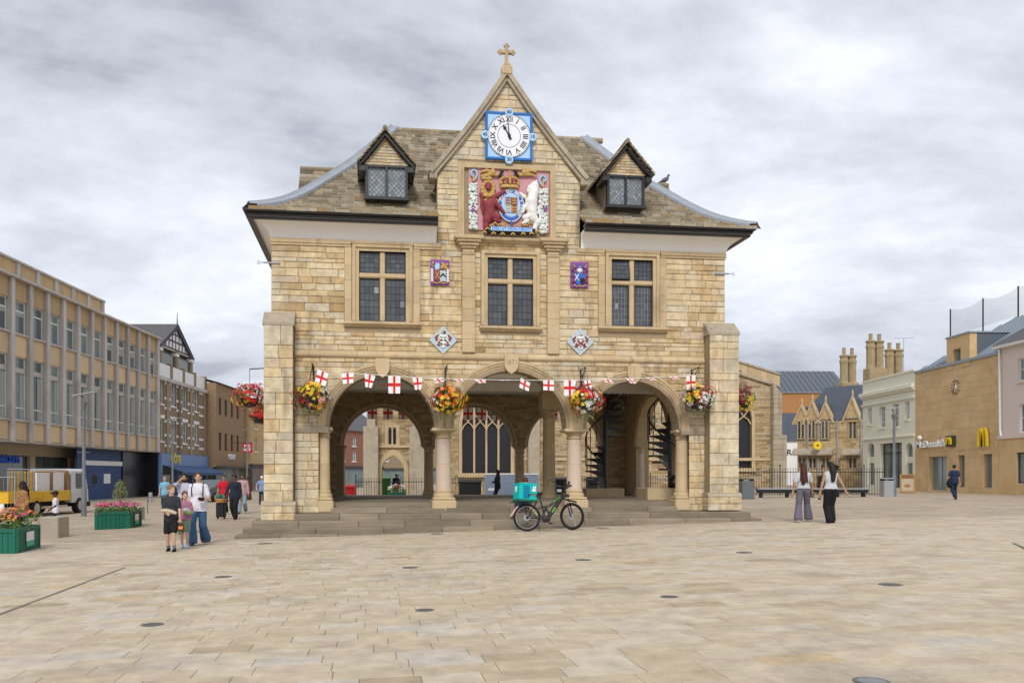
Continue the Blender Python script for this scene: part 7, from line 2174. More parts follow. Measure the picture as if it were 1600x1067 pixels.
# ---- round access covers and the slot drain let into the paving
mat('cover_iron', (0.13, 0.125, 0.12), 0.55, col2=(0.21, 0.20, 0.19), nscale=12, namt=0.7, metal=.3)
CV = [(239, 975.5, 'round iron cover in the paving at lower left'), (664, 953, 'dark round iron cover in the middle of the paving'), (1046, 932, 'round iron cover right of centre in the paving'), (1362, 1064, 'round iron cover at the bottom edge on the right'),
      (349, 901, 'round iron cover left of centre near the steps'), (642, 886.5, 'small round cover in line with the left front column'), (913, 874.5, 'small round cover in line with the right front column'), (1164, 863, 'small round cover before the right corner pier'), (1392, 913, 'pale round cover on the right of the square'),
      (415, 849, 'small cover close to the left end of the steps'), (684, 834, 'small cover close to the middle of the steps'), (943, 825.5, 'small cover by the front wheel of the bicycle')]
for (px, py, lb) in CV:
    x, D = on_ground(px, py)
    r_ = 0.145 if py > 920 else 0.19
    r_ = {239: 0.115, 664: 0.105, 1046: 0.105, 1362: 0.12, 349: 0.135, 642: 0.14, 913: 0.15, 1392: 0.14, 1164: 0.15}.get(px, 0.18)
    t = place('access_cover', lb, 'manhole cover', x, D, 0, 'round covers in the paving')
    MB().lathe([(r_, -0.01), (r_, 0.004), (r_*.94, 0.0055), (r_*.92, 0.003), (r_*.3, 0.003)], 28).build('lid', 'cover_iron', t)
    b = MB()
    for k in range(5):
        q = (k - 2)*r_*.3; w = sqrt(max(r_*r_*.6 - q*q, .0001)); b.box(-w, w, q - r_*.05, q + r_*.05, .003, .0065)
    b.build('tread_ribs', 'steel' if px == 1362 else 'cover_iron', t, kind='stuff')
(xa, da), (xb, db) = on_ground(-12, 964), on_ground(195, 886.5)
sd = MB(); n = 12
sd.grid([[(xa + (xb - xa)*i/n + o_, da + (db - da)*i/n, ground(xa + (xb - xa)*i/n) + .003) for o_ in (-.03, .03)] for i in range(n + 1)])
sdo = sd.build('slot_drain', 'joint'); tag(sdo, 'long dark drain slot crossing the paving at lower left', 'drain')
(xa, da), (xb, db) = on_ground(1583, 848), on_ground(1612, 862)
sd = MB(); sd.grid([[(xa + (xb - xa)*i/4 + o_, da + (db - da)*i/4, ground(xa) + .003) for o_ in (-.03, .03)] for i in range(5)])
tag(sd.build('slot_drain', 'joint'), 'short dark drain slot at the right edge of the paving', 'drain')

# ---- planters
def planter(label, poly, h, faces, mix, seed, shrub=None, plant_h=0.28, sticker=None, loc_group='green timber planters of summer flowers'):
    cx_ = sum(p[0] for p in poly)/len(poly); cy_ = sum(p[1] for p in poly)/len(poly)
    t = place('flower_planter', label, 'planter', cx_, cy_, 0, loc_group)
    P = [(p[0] - cx_, p[1] - cy_) for p in poly]; n = len(P)
    z0 = -0.12
    MB().hprism([(p[0]*.97, p[1]*.97) for p in P], z0, h - .06).build('liner', 'planter_green', t)
    MB().hprism([(p[0]*.93, p[1]*.93) for p in P], h - .07, h - .03).build('soil', 'soil', t)
    for i in range(n):
        a, b = Vector(P[i]), Vector(P[(i + 1) % n]); d = b - a; L = d.length; d /= L; nr_ = Vector((d.y, -d.x))
        X = Matrix(((d.x, -nr_.x, 0, a.x), (d.y, -nr_.y, 0, a.y), (0, 0, 1, 0), (0, 0, 0, 1)))
        np_ = max(3, int(L/.13))
        for k in range(np_):
            m = MB(); m.X = X; m.cbox(.05 + (L - .1)*k/np_ + .004, .05 + (L - .1)*(k + 1)/np_ - .004, -.015, .01, z0 + .06, h - .07, .005, tint=rnd.random()); m.build('board', 'planter_green', t)
        for (xa_, xb_, za_, zb_) in ((0, L, h - .09, h), (0, L, z0, z0 + .12), (0, .07, z0 + .12, h - .09), (L - .07, L, z0 + .12, h - .09)):
            m = MB(); m.X = X; m.cbox(xa_ + .002, xb_ - .002, -.035, .02, za_, zb_, .006); m.build('rail', 'planter_green', t)
        if sticker is not None and i == sticker:
            m = MB(); m.X = X; m.box(L*.36, L*.68, -.042, -.030, h - .31, h - .11); m.build('notice', 'white', t)
            m = MB(); m.X = X; m.box(L*.36, L*.68, -.045, -.030, h - .43, h - .312); m.build('notice', 'sticker_green', t)
    r = random.Random(seed); lf = MB(); bl = {}
    names = [m for m, w in mix for _ in range(w)]
    xs_ = [p[0] for p in P]; ys_ = [p[1] for p in P]
    def inside(x, y):
        c = False
        for i in range(n):
            a, b = P[i], P[(i + 1) % n]
            if (a[1] > y) != (b[1] > y) and x < (b[0] - a[0])*(y - a[1])/(b[1] - a[1]) + a[0]: c = not c
        return c
    cl = [(r.uniform(min(xs_), max(xs_)), r.uniform(min(ys_), max(ys_)), r.choice(names)) for _ in range(14)]
    k = 0
    while k < 1300:
        x, y = r.uniform(min(xs_)*1.1, max(xs_)*1.1), r.uniform(min(ys_)*1.1, max(ys_)*1.1)
        if not inside(x/1.08, y/1.08): continue
        k += 1
        top = plant_h*(1 - .55*((x/max(xs_))**2 + (y/max(ys_))**2)/2)
        if k % 2: leaf(lf, (x, y, h - .03 + r.uniform(0, top)), r, r.uniform(.03, .06), r.random())
        elif r.random() < .62:
            nm = min(cl, key=lambda c: (c[0] - x)**2 + (c[1] - y)**2)[2]
            bloom(bl.setdefault(nm, MB()), (x, y, h + top*r.uniform(.75, 1.05) - .02), (r.gauss(0, .5), r.gauss(-.4, .5), 1), r, r.uniform(.022, .036), r.random())
    for k in range(40):
        i = r.randrange(n); a, b = P[i], P[(i + 1) % n]; q = r.random()
        leaf(lf, (a[0] + (b[0] - a[0])*q, a[1] + (b[1] - a[1])*q, h - r.uniform(0, .12)), r, .04, r.random())
        if k % 3 == 0: bloom(bl.setdefault(r.choice(names), MB()), (1.03*(a[0] + (b[0] - a[0])*q), 1.03*(a[1] + (b[1] - a[1])*q), h - r.uniform(0, .1)), (a[0], a[1], .3), r, .035, r.random())
    lf.build('foliage', 'foliage', t, kind='stuff')
    for nm, mb in bl.items(): mb.build(nm + '_blooms', 'bloom_' + nm, t, kind='stuff')
    if shrub:
        sx_, sy_, hh_, rr_ = shrub
        s = MB(); s.tube([(sx_, sy_, h - .05), (sx_ + .02, sy_, h + hh_*.5), (sx_, sy_, h + hh_*.8)], [.018, .014, .008], 6)
        for k in range(9):
            a = r.uniform(0, 2*pi); z_ = h + hh_*r.uniform(.4, .75); s.tube([(sx_, sy_, z_), (sx_ + rr_*.7*cos(a), sy_ + rr_*.7*sin(a), z_ + hh_*.2)], [.008, .004], 4)
        s.build('shrub_stem', 'wood', t)
        c = MB()
        for k in range(620):
            q = Vector((r.gauss(0, 1), r.gauss(0, 1), r.gauss(0, 1))).normalized()*r.uniform(.25, 1)**.6
            w_ = .95 - .5*q.z
            if sin(q.x*7 + q.z*5) + sin(q.y*6 - q.z*4) < -1.1: continue
            leaf(c, (sx_ + q.x*rr_*w_, sy_ + q.y*rr_*w_, h + hh_*.68 + q.z*hh_*.42), r, r.uniform(.02, .04), r.random())
        c.build('shrub_leaves', 'foliage_pale', t, kind='stuff')
x0, d0_ = on_ground(149.5, 827); x1, d1_ = on_ground(203, 824.6); x2, d2_ = on_ground(220, 821)
planter('green timber planter of red and pink flowers with a pale shrub', [(x0, d0_), (x1, d1_), (x2, d2_), (x2 - .55, d2_ + .75), (x2 - 1.5, d2_ + .6), (x0 - .35, d0_ + .8)], .54, None, [('red', 3), ('magenta', 3), ('pink', 3), ('orange', 1)], 21, (.05, .1, .95, .24), .30, sticker=1)
xb1, db1 = on_ground(25.5, 864.5); xb2, db2 = on_ground(61, 855)
planter('green timber planter of orange and purple flowers at the left edge', [(xb1 - 1.35, db1 + .05), (xb1, db1), (xb2, db2), (xb2 - 1.3, db2 + .1)], .54, None, [('orange', 3), ('red', 2), ('mauve', 3), ('magenta', 2)], 22, None, .42, sticker=1)
xg, dg = at(619, 50), 50
planter('small green planter seen beyond the left arch', [(xg - .5, dg), (xg + .5, dg), (xg + .5, dg + .9), (xg - .5, dg + .9)], .55, None, [('red', 1), ('white', 1)], 23, None, .5)

# ---- square stone blocks
for (px0, px1, py, sz, lb) in ((58, 91, 840, .56, 'square pale stone block behind the left planter'), (207, 222, 812, .5, 'square stone block half hidden by the flower planter'), (403, 415, 783, .58, 'square stone block far off beside the guildhall corner')):
    x, D = on_ground(px0, py); x_, D_ = on_ground(px1, py - .3)
    w = x_ - x
    t = place('stone_block', lb, 'stone block', x + w/2, D + w/2, -.05, 'square stone blocks on the paving')
    MB().cbox(-w/2, w/2, -w/2, w/2, -.1, sz, .02).build('block', 'block_stone', t)

# ---- lamp columns
def lamp(label, x, D, hgt, yaw):
    t = place('street_lamp', label, 'street lamp', x, D, yaw, 'slim grey street lamps')
    MB().lathe([(.11, -.05), (.11, 1.1), (.075, 1.15), (.06, hgt - .45), (.06, hgt - .4)], 12).build('column', 'post_grey', t, smooth=50)
    MB().lathe([(.06, hgt - .42), (.13, hgt - .15), (.14, hgt - .1), (.06, hgt - .08)], 12).build('collar', 'post_grey', t, smooth=40)
    MB().tube([(0, 0, hgt - .1), (-.12, 0, hgt + .18)], .03, 6).build('arm', 'post_grey', t)
    h = MB(); h.add([(-.45, -.16, hgt + .16), (.65, -.16, hgt + .36), (.65, .16, hgt + .36), (-.45, .16, hgt + .16), (-.45, -.16, hgt + .20), (.65, -.16, hgt + .39), (.65, .16, hgt + .39), (-.45, .16, hgt + .20)], [(0, 3, 2, 1), (4, 5, 6, 7), (0, 1, 5, 4), (1, 2, 6, 5), (2, 3, 7, 6), (3, 0, 4, 7)])
    h.build('reflector', 'steel', t)
    MB().tube([(-.28, 0, hgt*.55), (.28, 0, hgt*.55)], .015, 5).build('banner_arm', 'post_grey', t)
lamp('grey street lamp standing in front of the yellow truck', at(131, 35.6), 35.6, 4.95, 0)
lamp('grey street lamp in front of the blue shop', at(269.5, 58), 58, 5.4, 0)
lamp('grey street lamp far down the left street', at(386, 80), 80, 5.9, 0)
lamp('grey street lamp by the silver bin in front of the cream building', at(1397, 45), 45, 4.5, .2)

# ---- railings
def railing(label, pts, h, gap, base=0.0):
    (xa, ya), (xb, yb) = pts; L = math.hypot(xb - xa, yb - ya); a = atan2(yb - ya, xb - xa)
    t = empty('railing', (xa, ya, min(ground(xa), ground(xb)) + base), a, label, 'railing')
    MB().box(0, L, -.02, .02, h - .28, h - .24).build('top_rail', 'railing', t); MB().box(0, L, -.02, .02, .1, .14).build('bottom_rail', 'railing', t)
    pm = MB(); pm.tube([(0, 0, -.05), (0, 0, h - .1)], .012, 5); pm.tube([(0, 0, h - .1), (0, 0, h)], [.022, .002], 5); me = pm.mesh('picket', 'railing')
    bm2 = MB(); bm2.tube([(0, 0, -.1), (0, 0, h + .1)], .03, 6); bm2.ball((0, 0, h + .13), .045, 6, 4); me2 = bm2.mesh('standard', 'railing')
    n = int(L/gap)
    for i in range(n + 1):
        big = i % 16 == 0
        o_ = bpy.data.objects.new('standard' if big else 'picket', me2 if big else me); o_.location = (i*gap, 0, 0); link(o_, t)
railing('black iron railings behind the bench on the right', ((at(1153, 47.5), 47.5), (at(1383, 47.5), 47.5)), 1.62, .15)
railing('black iron railings before the church wall behind the guildhall', ((at(700, 51), 51.0), (at(1110, 51), 51.0)), 1.5, .155)
railing('black iron railings before the church porch', ((at(556, 49), 49.0), (at(662, 49), 49.0)), 1.5, .155)

# ---- bench, bins, boards
x0, x1 = at(1182, 44), at(1356, 44)
bt = empty('long_bench', ((x0 + x1)/2, 44, ground((x0 + x1)/2)), 0, 'long low bench with steel edge in front of the right railings', 'bench')
w = (x1 - x0)/2
for k in range(3): MB().cbox(-w, w, -.22 + k*.16, -.22 + k*.16 + .15, .36, .45, .01).build('seat_slat', 'bin_grey', bt)
MB().cbox(-w, w, -.27, -.225, .40, .47, .01).build('steel_edge', 'steel', bt); MB().cbox(-w*.98, w*.98, -.2, .2, .22, .358, .01).build('beam', 'bin_black', bt)
for q in (-.92, -.45, 0, .45, .92): MB().cbox(q*w - .05, q*w + .05, -.16, .2, -.05, .40, .01).build('support', 'bin_black', bt)
def litter_bin(label, px, D, w, h, m, lid='bin_black'):
    t = place('litter_bin', label, 'bin', at(px, D), D)
    MB().cbox(-w/2, w/2, -w/2, w/2, -.05, h*.86, .03).build('body', m, t)
    MB().cbox(-w/2, w/2, -w/2, w/2, h*.93, h, .03).build('lid', m, t)
    for sx_ in (-1, 1): MB().box(sx_*w*.42 - .03, sx_*w*.42 + .03, -w*.45, w*.45, h*.85, h*.94).build('post', lid, t)
litter_bin('dark grey litter bin beside the right corner pier', 1166.5, 42, .62, 1.05, 'bin_grey')
litter_bin('silver litter bin beside the lamp on the right', 1385.5, 44.2, .55, .98, 'steel')
litter_bin('small black litter bin behind the right railings', 1286, 50, .5, 1.1, 'bin_black')
def wheelie(label, px0, px1, D, h, m, nm='wheeled_bin'):
    x0, x1 = at(px0, D), at(px1, D); t = place(nm, label, 'bin', (x0 + x1)/2, D); w = (x1 - x0)/2
    MB().hprism([(-w*.93, -.4), (w*.93, -.4), (w*.93, .4), (-w*.93, .4)], .12, h - .15).build('body', m, t)
    MB().xprism([(-.45, h - .15), (-.45, h - .08), (-.2, h), (.3, h + .02), (.45, h - .1), (.45, h - .15)], -w, w).build('lid', m, t)
    for sx_ in (-.8, .8):
        q = MB(); q.X = Matrix.Translation((sx_*w, .3, .08)) @ Matrix.Rotation(pi/2, 4, 'Y'); q.lathe([(.08, -.03), (.08, .03)], 10); q.build('wheel', 'rubber', t)
wheelie('large black wheeled bin before the church window', 716, 753, 46, 1.2, 'bin_black')
wheelie('black wheeled bin behind the right front column', 867, 891, 40, 1.25, 'bin_black')
wheelie('low black bin seen left of the spiral stairs', 916, 933, 46, 1.15, 'bin_black')
wheelie('narrow green bin beneath the right arch', 996.5, 1004, 38, 1.2, 'planter_green')
wheelie('red cabinet seen through the left arch', 538, 556, 40, 1.15, 'box_red', 'red_cabinet')
wheelie('lime green bin inside the church porch', 598, 610, 60, 1.45, 'lime')
hb = Bld('site_hoarding', 'pale blue site hoarding behind the centre arch', Plane(at(757, 45), 45, 0), cat='hoarding')
hw = at(841, 45) - at(757, 45)
for k in range(3): hb.box('board', 'board_grey_blue', hw*k/3 + .005, hw*(k + 1)/3 - .005, 0, .05, -.1, zat(741.5, 45))
hb.box('top_rail', 'white', 0, hw, -.03, .08, zat(741.5, 45), zat(741.5, 45) + .08)
hb.box('notice', 'white', .2, .55, -.02, 0.0, 1.0 - .35, .85 - .05)
ab_ = place('pavement_sign', 'wooden framed pavement sign board outside the cream building', 'sign board', at(1418, 52), 52, -.55)
MB().cbox(-.42, .42, -.06, .0, .0, 1.18, .01).build('board', 'wood', ab_); MB().box(-.33, .33, -.075, -.06, .12, .88).build('poster', 'beige', ab_); MB().ball((0, -.07, .45), .2, 10, 6, sc=(1, .1, .6)).build('poster_picture', 'brick_orange', ab_)
MB().box(-.33, .33, -.072, -.06, .93, 1.12).build('header', 'rust', ab_)
q = MB(); q.X = Matrix.Translation((0, .3, 0)) @ Matrix.Rotation(radians(14), 4, 'X'); q.box(-.4, .4, -.02, .02, 0, 1.12); q.build('back_board', 'wood', ab_)
bl_ = place('steel_bollard', 'silver bollard at the end of the black tiled passage', 'bollard', at(235, 55), 55); MB().lathe([(.13, -.05), (.13, .55), (.12, .62), (.05, .63)], 14).build('post', 'steel', bl_, smooth=40)
ra_ = place('cycle_stand', 'grey metal rail stand behind the walking boy', 'cycle stand', at(246, 38), 38)
MB().tube([(-.45, 0, -.05), (-.45, 0, .72), (.75, 0, .76), (.75, 0, -.05)], .03, 6).build('hoop', 'post_grey', ra_)
fe = place('site_barrier', 'grey mesh site barrier at the left edge behind the planter', 'barrier', at(3, 27), 27)
MB().tube([(-.8, 0, -.05), (-.8, 0, 1.65), (.42, 0, 1.68), (.42, 0, -.05)], .025, 6).build('frame', 'steel', fe)
for k in range(9): MB().tube([(-.7 + k*.125, 0, .1), (-.7 + k*.125, 0, 1.62)], .004, 4).build('wire', 'steel', fe)

# ---- yellow flat-bed truck
TX = empty('flatbed_truck', (-18.5, 32.9, ground(-18.5)), pi/2, 'yellow sided flatbed truck with white cab parked before the bank', 'truck')
def tb_(name, m, x0, x1, y0, y1, z0, z1, c=.02, par=None): return MB().cbox(x0, x1, y0, y1, z0, z1, c).build(name, m, par or TX)
tb_('chassis', 'rubber', .1, 6.7, .35, 1.65, .45, .62)
bed = tb_('bed_floor', 'rust', 0, 5.0, .02, 2.0, .62, .70)
for k in range(2): tb_('side_board', 'truck_yellow', .05 + k*2.48, 2.45 + k*2.5, -.02, .03, .63, 1.08, .01)
tb_('side_board', 'truck_yellow', .05, 4.95, 1.97, 2.02, .63, 1.08, .01); tb_('tail_board', 'truck_yellow', -.04, .02, .0, 2.0, .63, 1.08, .01)
tb_('rear_panel', 'white', -.1, -.04, .15, 1.0, .30, .62, .01); tb_('side_guard', 'beige', 2.2, 4.7, -.01, .05, .33, .43, .01)
tb_('headboard', 'rust', 4.93, 5.0, .05, 1.95, .7, 1.95, .01)
cab = MB(); cab.xprism([(.05, .5), (.0, 1.0), (.08, 1.95), (.2, 2.05), (1.85, 2.05), (1.95, 1.95), (2.0, 1.0), (1.95, .5)], 5.15, 6.55)
cabo = cab.build('cab', 'truck_white', TX)
MB().add([(6.56, .0, .5), (6.56, 2.0, .5), (6.95, 1.9, .55), (6.95, .1, .55), (6.56, .0, 1.1), (6.56, 2.0, 1.1), (6.90, 1.9, 1.1), (6.90, .1, 1.1), (6.56, .1, 2.0), (6.56, 1.9, 2.0)], [(0, 3, 7, 4), (3, 2, 6, 7), (2, 1, 5, 6), (4, 7, 8), (7, 6, 9, 8), (6, 5, 9)]).build('cab_nose', 'truck_white', TX)
MB().add([(5.5, -.012, 1.15), (6.45, -.012, 1.15), (6.4, .07, 1.85), (5.6, .07, 1.85)], [(0, 1, 2, 3)]).build('door_window', 'glass_dark', cabo)
MB().add([(6.93, .2, 1.15), (6.93, 1.8, 1.15), (6.60, 1.75, 1.95), (6.60, .25, 1.95)], [(0, 1, 2, 3)]).build('windscreen', 'glass_dark', cabo)
tb_('front_bumper', 'rubber', 6.6, 7.05, .05, 1.95, .28, .5)
for y in (.08, 1.92):
    s_ = -1 if y < 1 else 1
    MB().tube([(6.7, y, 1.95), (6.95, y + s_*.25, 1.9), (6.95, y + s_*.25, 1.2), (6.75, y, 1.15)], .02, 5).build('mirror_arm', 'rubber', TX); tb_('mirror', 'rubber', 6.9, 6.98, min(y + s_*.15, y + s_*.38), max(y + s_*.15, y + s_*.38), 1.35, 1.75)
def wheel(par, x, y, r_, w, m2='steel'):
    q = MB(); q.X = Matrix.Translation((x, y, r_)) @ Matrix.Rotation(pi/2, 4, 'X'); q.lathe([(r_*.6, -w/2), (r_*.93, -w/2), (r_, -w*.35), (r_, w*.35), (r_*.93, w/2), (r_*.6, w/2)], 20); wo = q.build('wheel', 'rubber', par, smooth=40)
    q = MB(); q.X = Matrix.Translation((x, y, r_)) @ Matrix.Rotation(pi/2, 4, 'X'); q.lathe([(r_*.08, -w*.56), (r_*.3, -w*.55), (r_*.5, -w*.51), (r_*.6, -w*.53), (r_*.6, w*.53), (r_*.5, w*.51), (r_*.3, w*.55), (r_*.08, w*.56)], 16); q.build('rim', m2, wo, smooth=40)
for y in (.12, 1.88):
    wheel(TX, 2.05, y, .36, .3, 'beige'); wheel(TX, 5.9, y, .36, .26, 'beige')
q = MB(); q.tube([(2.05 + .44*cos(a), .0, .36 + .44*sin(a)) for a in [pi*i/10 for i in range(11)]], .025, 5); q.build('wheel_arch', 'rubber', TX)
for k in range(9):
    u = .35 + k*.24; f_ = MB(); f_.tube([(u, .25, .72), (u + .03, .25, 1.92)], .018, 5); f_.tube([(u + .1, .25, .72), (u + .13, .25, 1.92)], .018, 5); f_.box(u, u + .12, .235, .245, 1.0, 1.45)
    f_.build('stacked_barrier', 'truck_yellow' if k % 2 else 'steel', TX)
MB().tube([(.2, .15, 2.0), (4.9, .15, 1.98)], .025, 5).build('top_bar', 'steel', TX)
tb_('white_panel', 'white', 2.6, 3.7, .28, .34, .72, 1.85, .01); tb_('white_panel', 'white', 3.85, 4.85, .22, .28, .72, 1.88, .01); tb_('panel_rail', 'rust', 3.72, 3.82, .2, .3, .7, 1.9, .01)
tb_('dark_load', 'bin_black', 2.4, 4.8, .5, 1.8, .7, .95); MB().tube([(1.9, .3, .75), (2.5, .3, 1.15), (2.8, .3, .8)], .03, 5).build('folded_sign', 'white', TX)

# ---- parked car glimpsed behind the walkers
car = place('parked_car', 'dark hatchback car parked under the blue awning', 'car', at(336, 56), 56, radians(75))
cm_ = MB(); prof = [(-2.0, .35), (-2.05, .75), (-1.75, .9), (-1.2, 1.0), (-.6, 1.42), (.7, 1.45), (1.35, 1.0), (1.95, .82), (2.05, .4)]
cm_.prism(prof[::-1], -.82, .82); cm_.build('body', 'bin_grey', car)
MB().add([(-1.15, -.83, 1.0), (1.25, -.83, 1.0), (.68, -.78, 1.4), (-.58, -.78, 1.4)], [(0, 1, 2, 3)]).build('side_window', 'glass_dark', car); MB().add([(1.38, -.7, 1.02), (1.38, .7, 1.02), (.75, .65, 1.45), (.75, -.65, 1.45)], [(0, 1, 2, 3)]).build('windscreen', 'glass_pale', car)
for x in (-1.3, 1.3):
    for y in (-.78, .78): wheel(car, x, y, .31, .2)

# ---- delivery bicycle
mat('bike_black', (0.02, 0.021, 0.024), 0.4, namt=.1, spec=.5)
mat('bike_green', (0.10, 0.45, 0.05), 0.4, namt=0)
mat('teal', (0.0, 0.46, 0.46), 0.6, namt=.15)
mat('teal_dark', (0.0, 0.20, 0.32), 0.6, namt=.15)
xr, dr = on_ground(823.8, 830.0)
BK = place('delivery_bicycle', 'black electric bicycle with green flashes parked at the foot of the steps', 'bicycle', xr, dr, radians(3), dz=.004)
WBs, RR = 1.165, .352
BK.rotation_euler = (0, -.0245, radians(3))
def bwheel(name, x, turn):
    e = MB(); X = Matrix.Translation((x, 0, RR)) @ Matrix.Rotation(turn, 4, 'Z')
    e.X = X; n = 36
    e.tube([((RR - .03)*cos(2*pi*i/n), 0, (RR - .03)*sin(2*pi*i/n)) for i in range(n)], .030, 8, closed=True)
    t = e.build('tyre', 'rubber', BK, smooth=60)
    r = MB(); r.X = X; r.tube([((RR - .068)*cos(2*pi*i/n), 0, (RR - .068)*sin(2*pi*i/n)) for i in range(n)], .012, 6, closed=True); r.build('rim', 'steel' if name == 'rear' else 'bike_black', t, smooth=60)
    h = MB(); h.X = X @ Matrix.Rotation(pi/2, 4, 'X'); hr = .075 if name == 'rear' else .035; h.lathe([(.01, -.06), (hr*.6, -.05), (hr, -.035), (hr, .035), (hr*.6, .05), (.01, .06)], 14); h.build('hub', 'bike_black', t, smooth=40)
    s = MB(); s.X = X
    for i in range(16):
        a = 2*pi*i/16; s.tube([(.03*cos(a + .4), .03*(1 if i % 2 else -1), .03*sin(a + .4)), ((RR - .07)*cos(a), 0, (RR - .07)*sin(a))], .002, 3)
    s.build('spokes', 'steel', t, kind='stuff')
    d = MB(); d.X = X @ Matrix.Translation((0, -.05, 0)) @ Matrix.Rotation(pi/2, 4, 'X'); d.lathe([(.03, 0), (.085, 0), (.085, .003), (.03, .003)], 18); d.build('brake_disc', 'steel', t)
TURN = radians(-38)
bwheel('rear', 0, 0); bwheel('front', WBs, TURN)
HX = .80     # head tube foot
def bt_(name, pts, r_, m='bike_black'): return MB().tube(pts, r_, 8).build(name, m, BK, smooth=60)
bt_('seat_tube', [(.47, 0, .30), (.36, 0, .78)], .02); bt_('seat_post', [(.37, 0, .74), (.325, 0, .93)], .014)
dn = MB(); dn.tube([(.52, 0, .30), (.92, 0, .86)], .055, 8); dno = dn.build('down_tube', 'bike_black', BK, smooth=60)
q = MB(); q.box(-.13, .02, -.004, 0, -.02, .02)
mt_ = Matrix.Translation((.72, -.058, .58)) @ Matrix.Rotation(-atan2(.56, .40), 4, 'Y'); q.v = [tuple(mt_ @ Vector(p)) for p in q.v]; q.build('lettering', 'bike_green', dno)
bt_('top_tube', [(.42, 0, .62), (.56, 0, .62), (.70, 0, .72), (.90, 0, .88)], [.022, .026, .028, .032]); bt_('green_flash', [(.68, -.024, .715), (.86, -.028, .86)], .012, 'bike_green')
bt_('head_tube', [(.91, 0, .95), (.965, 0, .78)], .034)
for y in (-.05, .05): bt_('chain_stay', [(.47, y*.6, .30), (0, y, RR)], .014)
bt_('seat_stay', [(.38, -.05, .62), (.0, -.055, RR)], .013); bt_('seat_stay', [(.38, .05, .62), (.0, .055, RR)], .013); bt_('green_stay_flash', [(.24, -.066, .52), (.12, -.068, .435)], .009, 'bike_green')
bt_('shock', [(.42, 0, .42), (.50, 0, .58)], .03); bt_('linkage', [(.38, 0, .60), (.50, 0, .60), (.56, 0, .45)], .022)
ct_, st_ = cos(TURN), sin(TURN)
def fk(dx, dy, z): return (WBs + dx*ct_ - dy*st_, dx*st_ + dy*ct_, z)
for y in (-.065, .065):
    bt_('fork_leg', [fk(0, y, RR), fk(-.10, y, .70)], .018); bt_('fork_stanchion', [fk(-.09, y, .66), fk(-.13, y, .80)], .014, 'steel')
bt_('fork_crown', [fk(-.125, -.08, .78), fk(-.125, .08, .78)], .024); bt_('stem', [fk(-.15, 0, .86), fk(-.20, 0, 1.04), fk(-.15, 0, 1.08)], .02)
bt_('handlebar', [fk(-.22, -.32, 1.14), fk(-.13, -.2, 1.12), fk(-.12, 0, 1.08), fk(-.13, .2, 1.12), fk(-.22, .32, 1.14)], .014)
for y in (-.36, .36): bt_('grip', [fk(-.27, y, 1.15), fk(-.16, y*.8, 1.13)], .02)
mr = MB(); mr.tube([(.56, -.1, 1.17), (.72, -.14, 1.10), (.76, -.14, 1.2), (.64, -.1, 1.30), (.54, -.08, 1.27)], .016, 6, closed=True); mr.build('mirror', 'bike_black', BK)
bt_('mirror_stalk', [fk(-.18, -.25, 1.12), (.72, -.13, 1.15)], .01); bt_('cable', [fk(-.2, .1, 1.14), (.98, .02, 1.28), (1.02, .05, 1.12), (.94, .03, .9)], .009); bt_('phone_mount', [fk(-.12, 0, 1.1), fk(-.08, .05, 1.25)], .03)
MB().cbox(.78, .90, -.10, .02, .98, 1.06, .015).build('display', 'steel', BK); MB().cbox(.98, 1.10, -.09, .06, .84, .93, .02).build('head_lamp', 'bike_black', BK)
bt_('front_mudguard', [fk(-.12, 0, .76), fk(.0, 0, .745), fk(.14, 0, .72)], .022)
sd_ = MB(); sd_.ball((.28, 0, .95), .14, 10, 6, sc=(1.0, .55, .35)); sd_.build('saddle', 'rubber', BK, smooth=60)
q = MB(); q.X = Matrix.Translation((.47, -.06, .30)) @ Matrix.Rotation(pi/2, 4, 'X'); q.lathe([(.03, -.02), (.09, -.01), (.09, .01), (.03, .02)], 16); q.build('chain_ring', 'bike_black', BK)
bt_('crank', [(.47, -.09, .30), (.58, -.10, .20)], .013); MB().cbox(.54, .64, -.17, -.09, .18, .21, .005).build('pedal', 'rubber', BK); bt_('crank', [(.47, .09, .30), (.36, .10, .40)], .013)
bt_('chain', [(.0, -.05, RR - .05), (.47, -.06, .22)], .008); bt_('chain', [(.0, -.05, RR + .05), (.47, -.06, .38)], .008)
MB().cbox(.38, .60, -.07, .07, .24, .38, .03).build('motor_case', 'bike_black', BK)
bt_('kick_stand', [(.28, -.06, .33), (.30, -.16, .01)], .012)
for y in (-.1, .1):
    bt_('rack_strut', [(.0, y, RR + .02), (-.05, y, .74)], .010); bt_('rack_strut', [(.02, y, RR + .02), (.26, y, .74)], .010)
bt_('rack', [(-.42, -.12, .75), (.28, -.12, .75), (.28, .12, .75), (-.42, .12, .75), (-.42, -.12, .75)], .012)
bg_x, bg_y = .62*0 - .03, 0
BG = empty('delivery_bag', BK.matrix_world @ Vector((0, 0, 0)), 0, 'turquoise insulated delivery bag on the bicycle rack', 'bag')
BG.location = (xr - .06, dr + .03, ground(xr) + .78); BG.rotation_euler = (radians(-4), radians(4), radians(20))
MB().cbox(-.25, .25, -.23, .21, .0, .42, .03).build('box', 'teal', BG); MB().cbox(-.255, .255, -.235, .215, .385, .445, .03).build('lid', 'teal', BG)
MB().cbox(-.15, .02, -.245, -.225, .06, .38, .01).build('front_pocket', 'teal_dark', BG); MB().cbox(-.255, .255, -.235, .22, -.03, .05, .02).build('base', 'planter_green', BG)
def rabbit(par, X):
    m = MB(); m.X = X; m.ball((0, 0, 0), .055, 10, 6, sc=(1.1, .12, .8)); m.tube([(.02, -.003, .03), (.045, -.003, .11)], .018, 6); m.tube([(-.02, -.003, .03), (-.01, -.003, .10)], .016, 6); m.build('emblem', 'white', par)
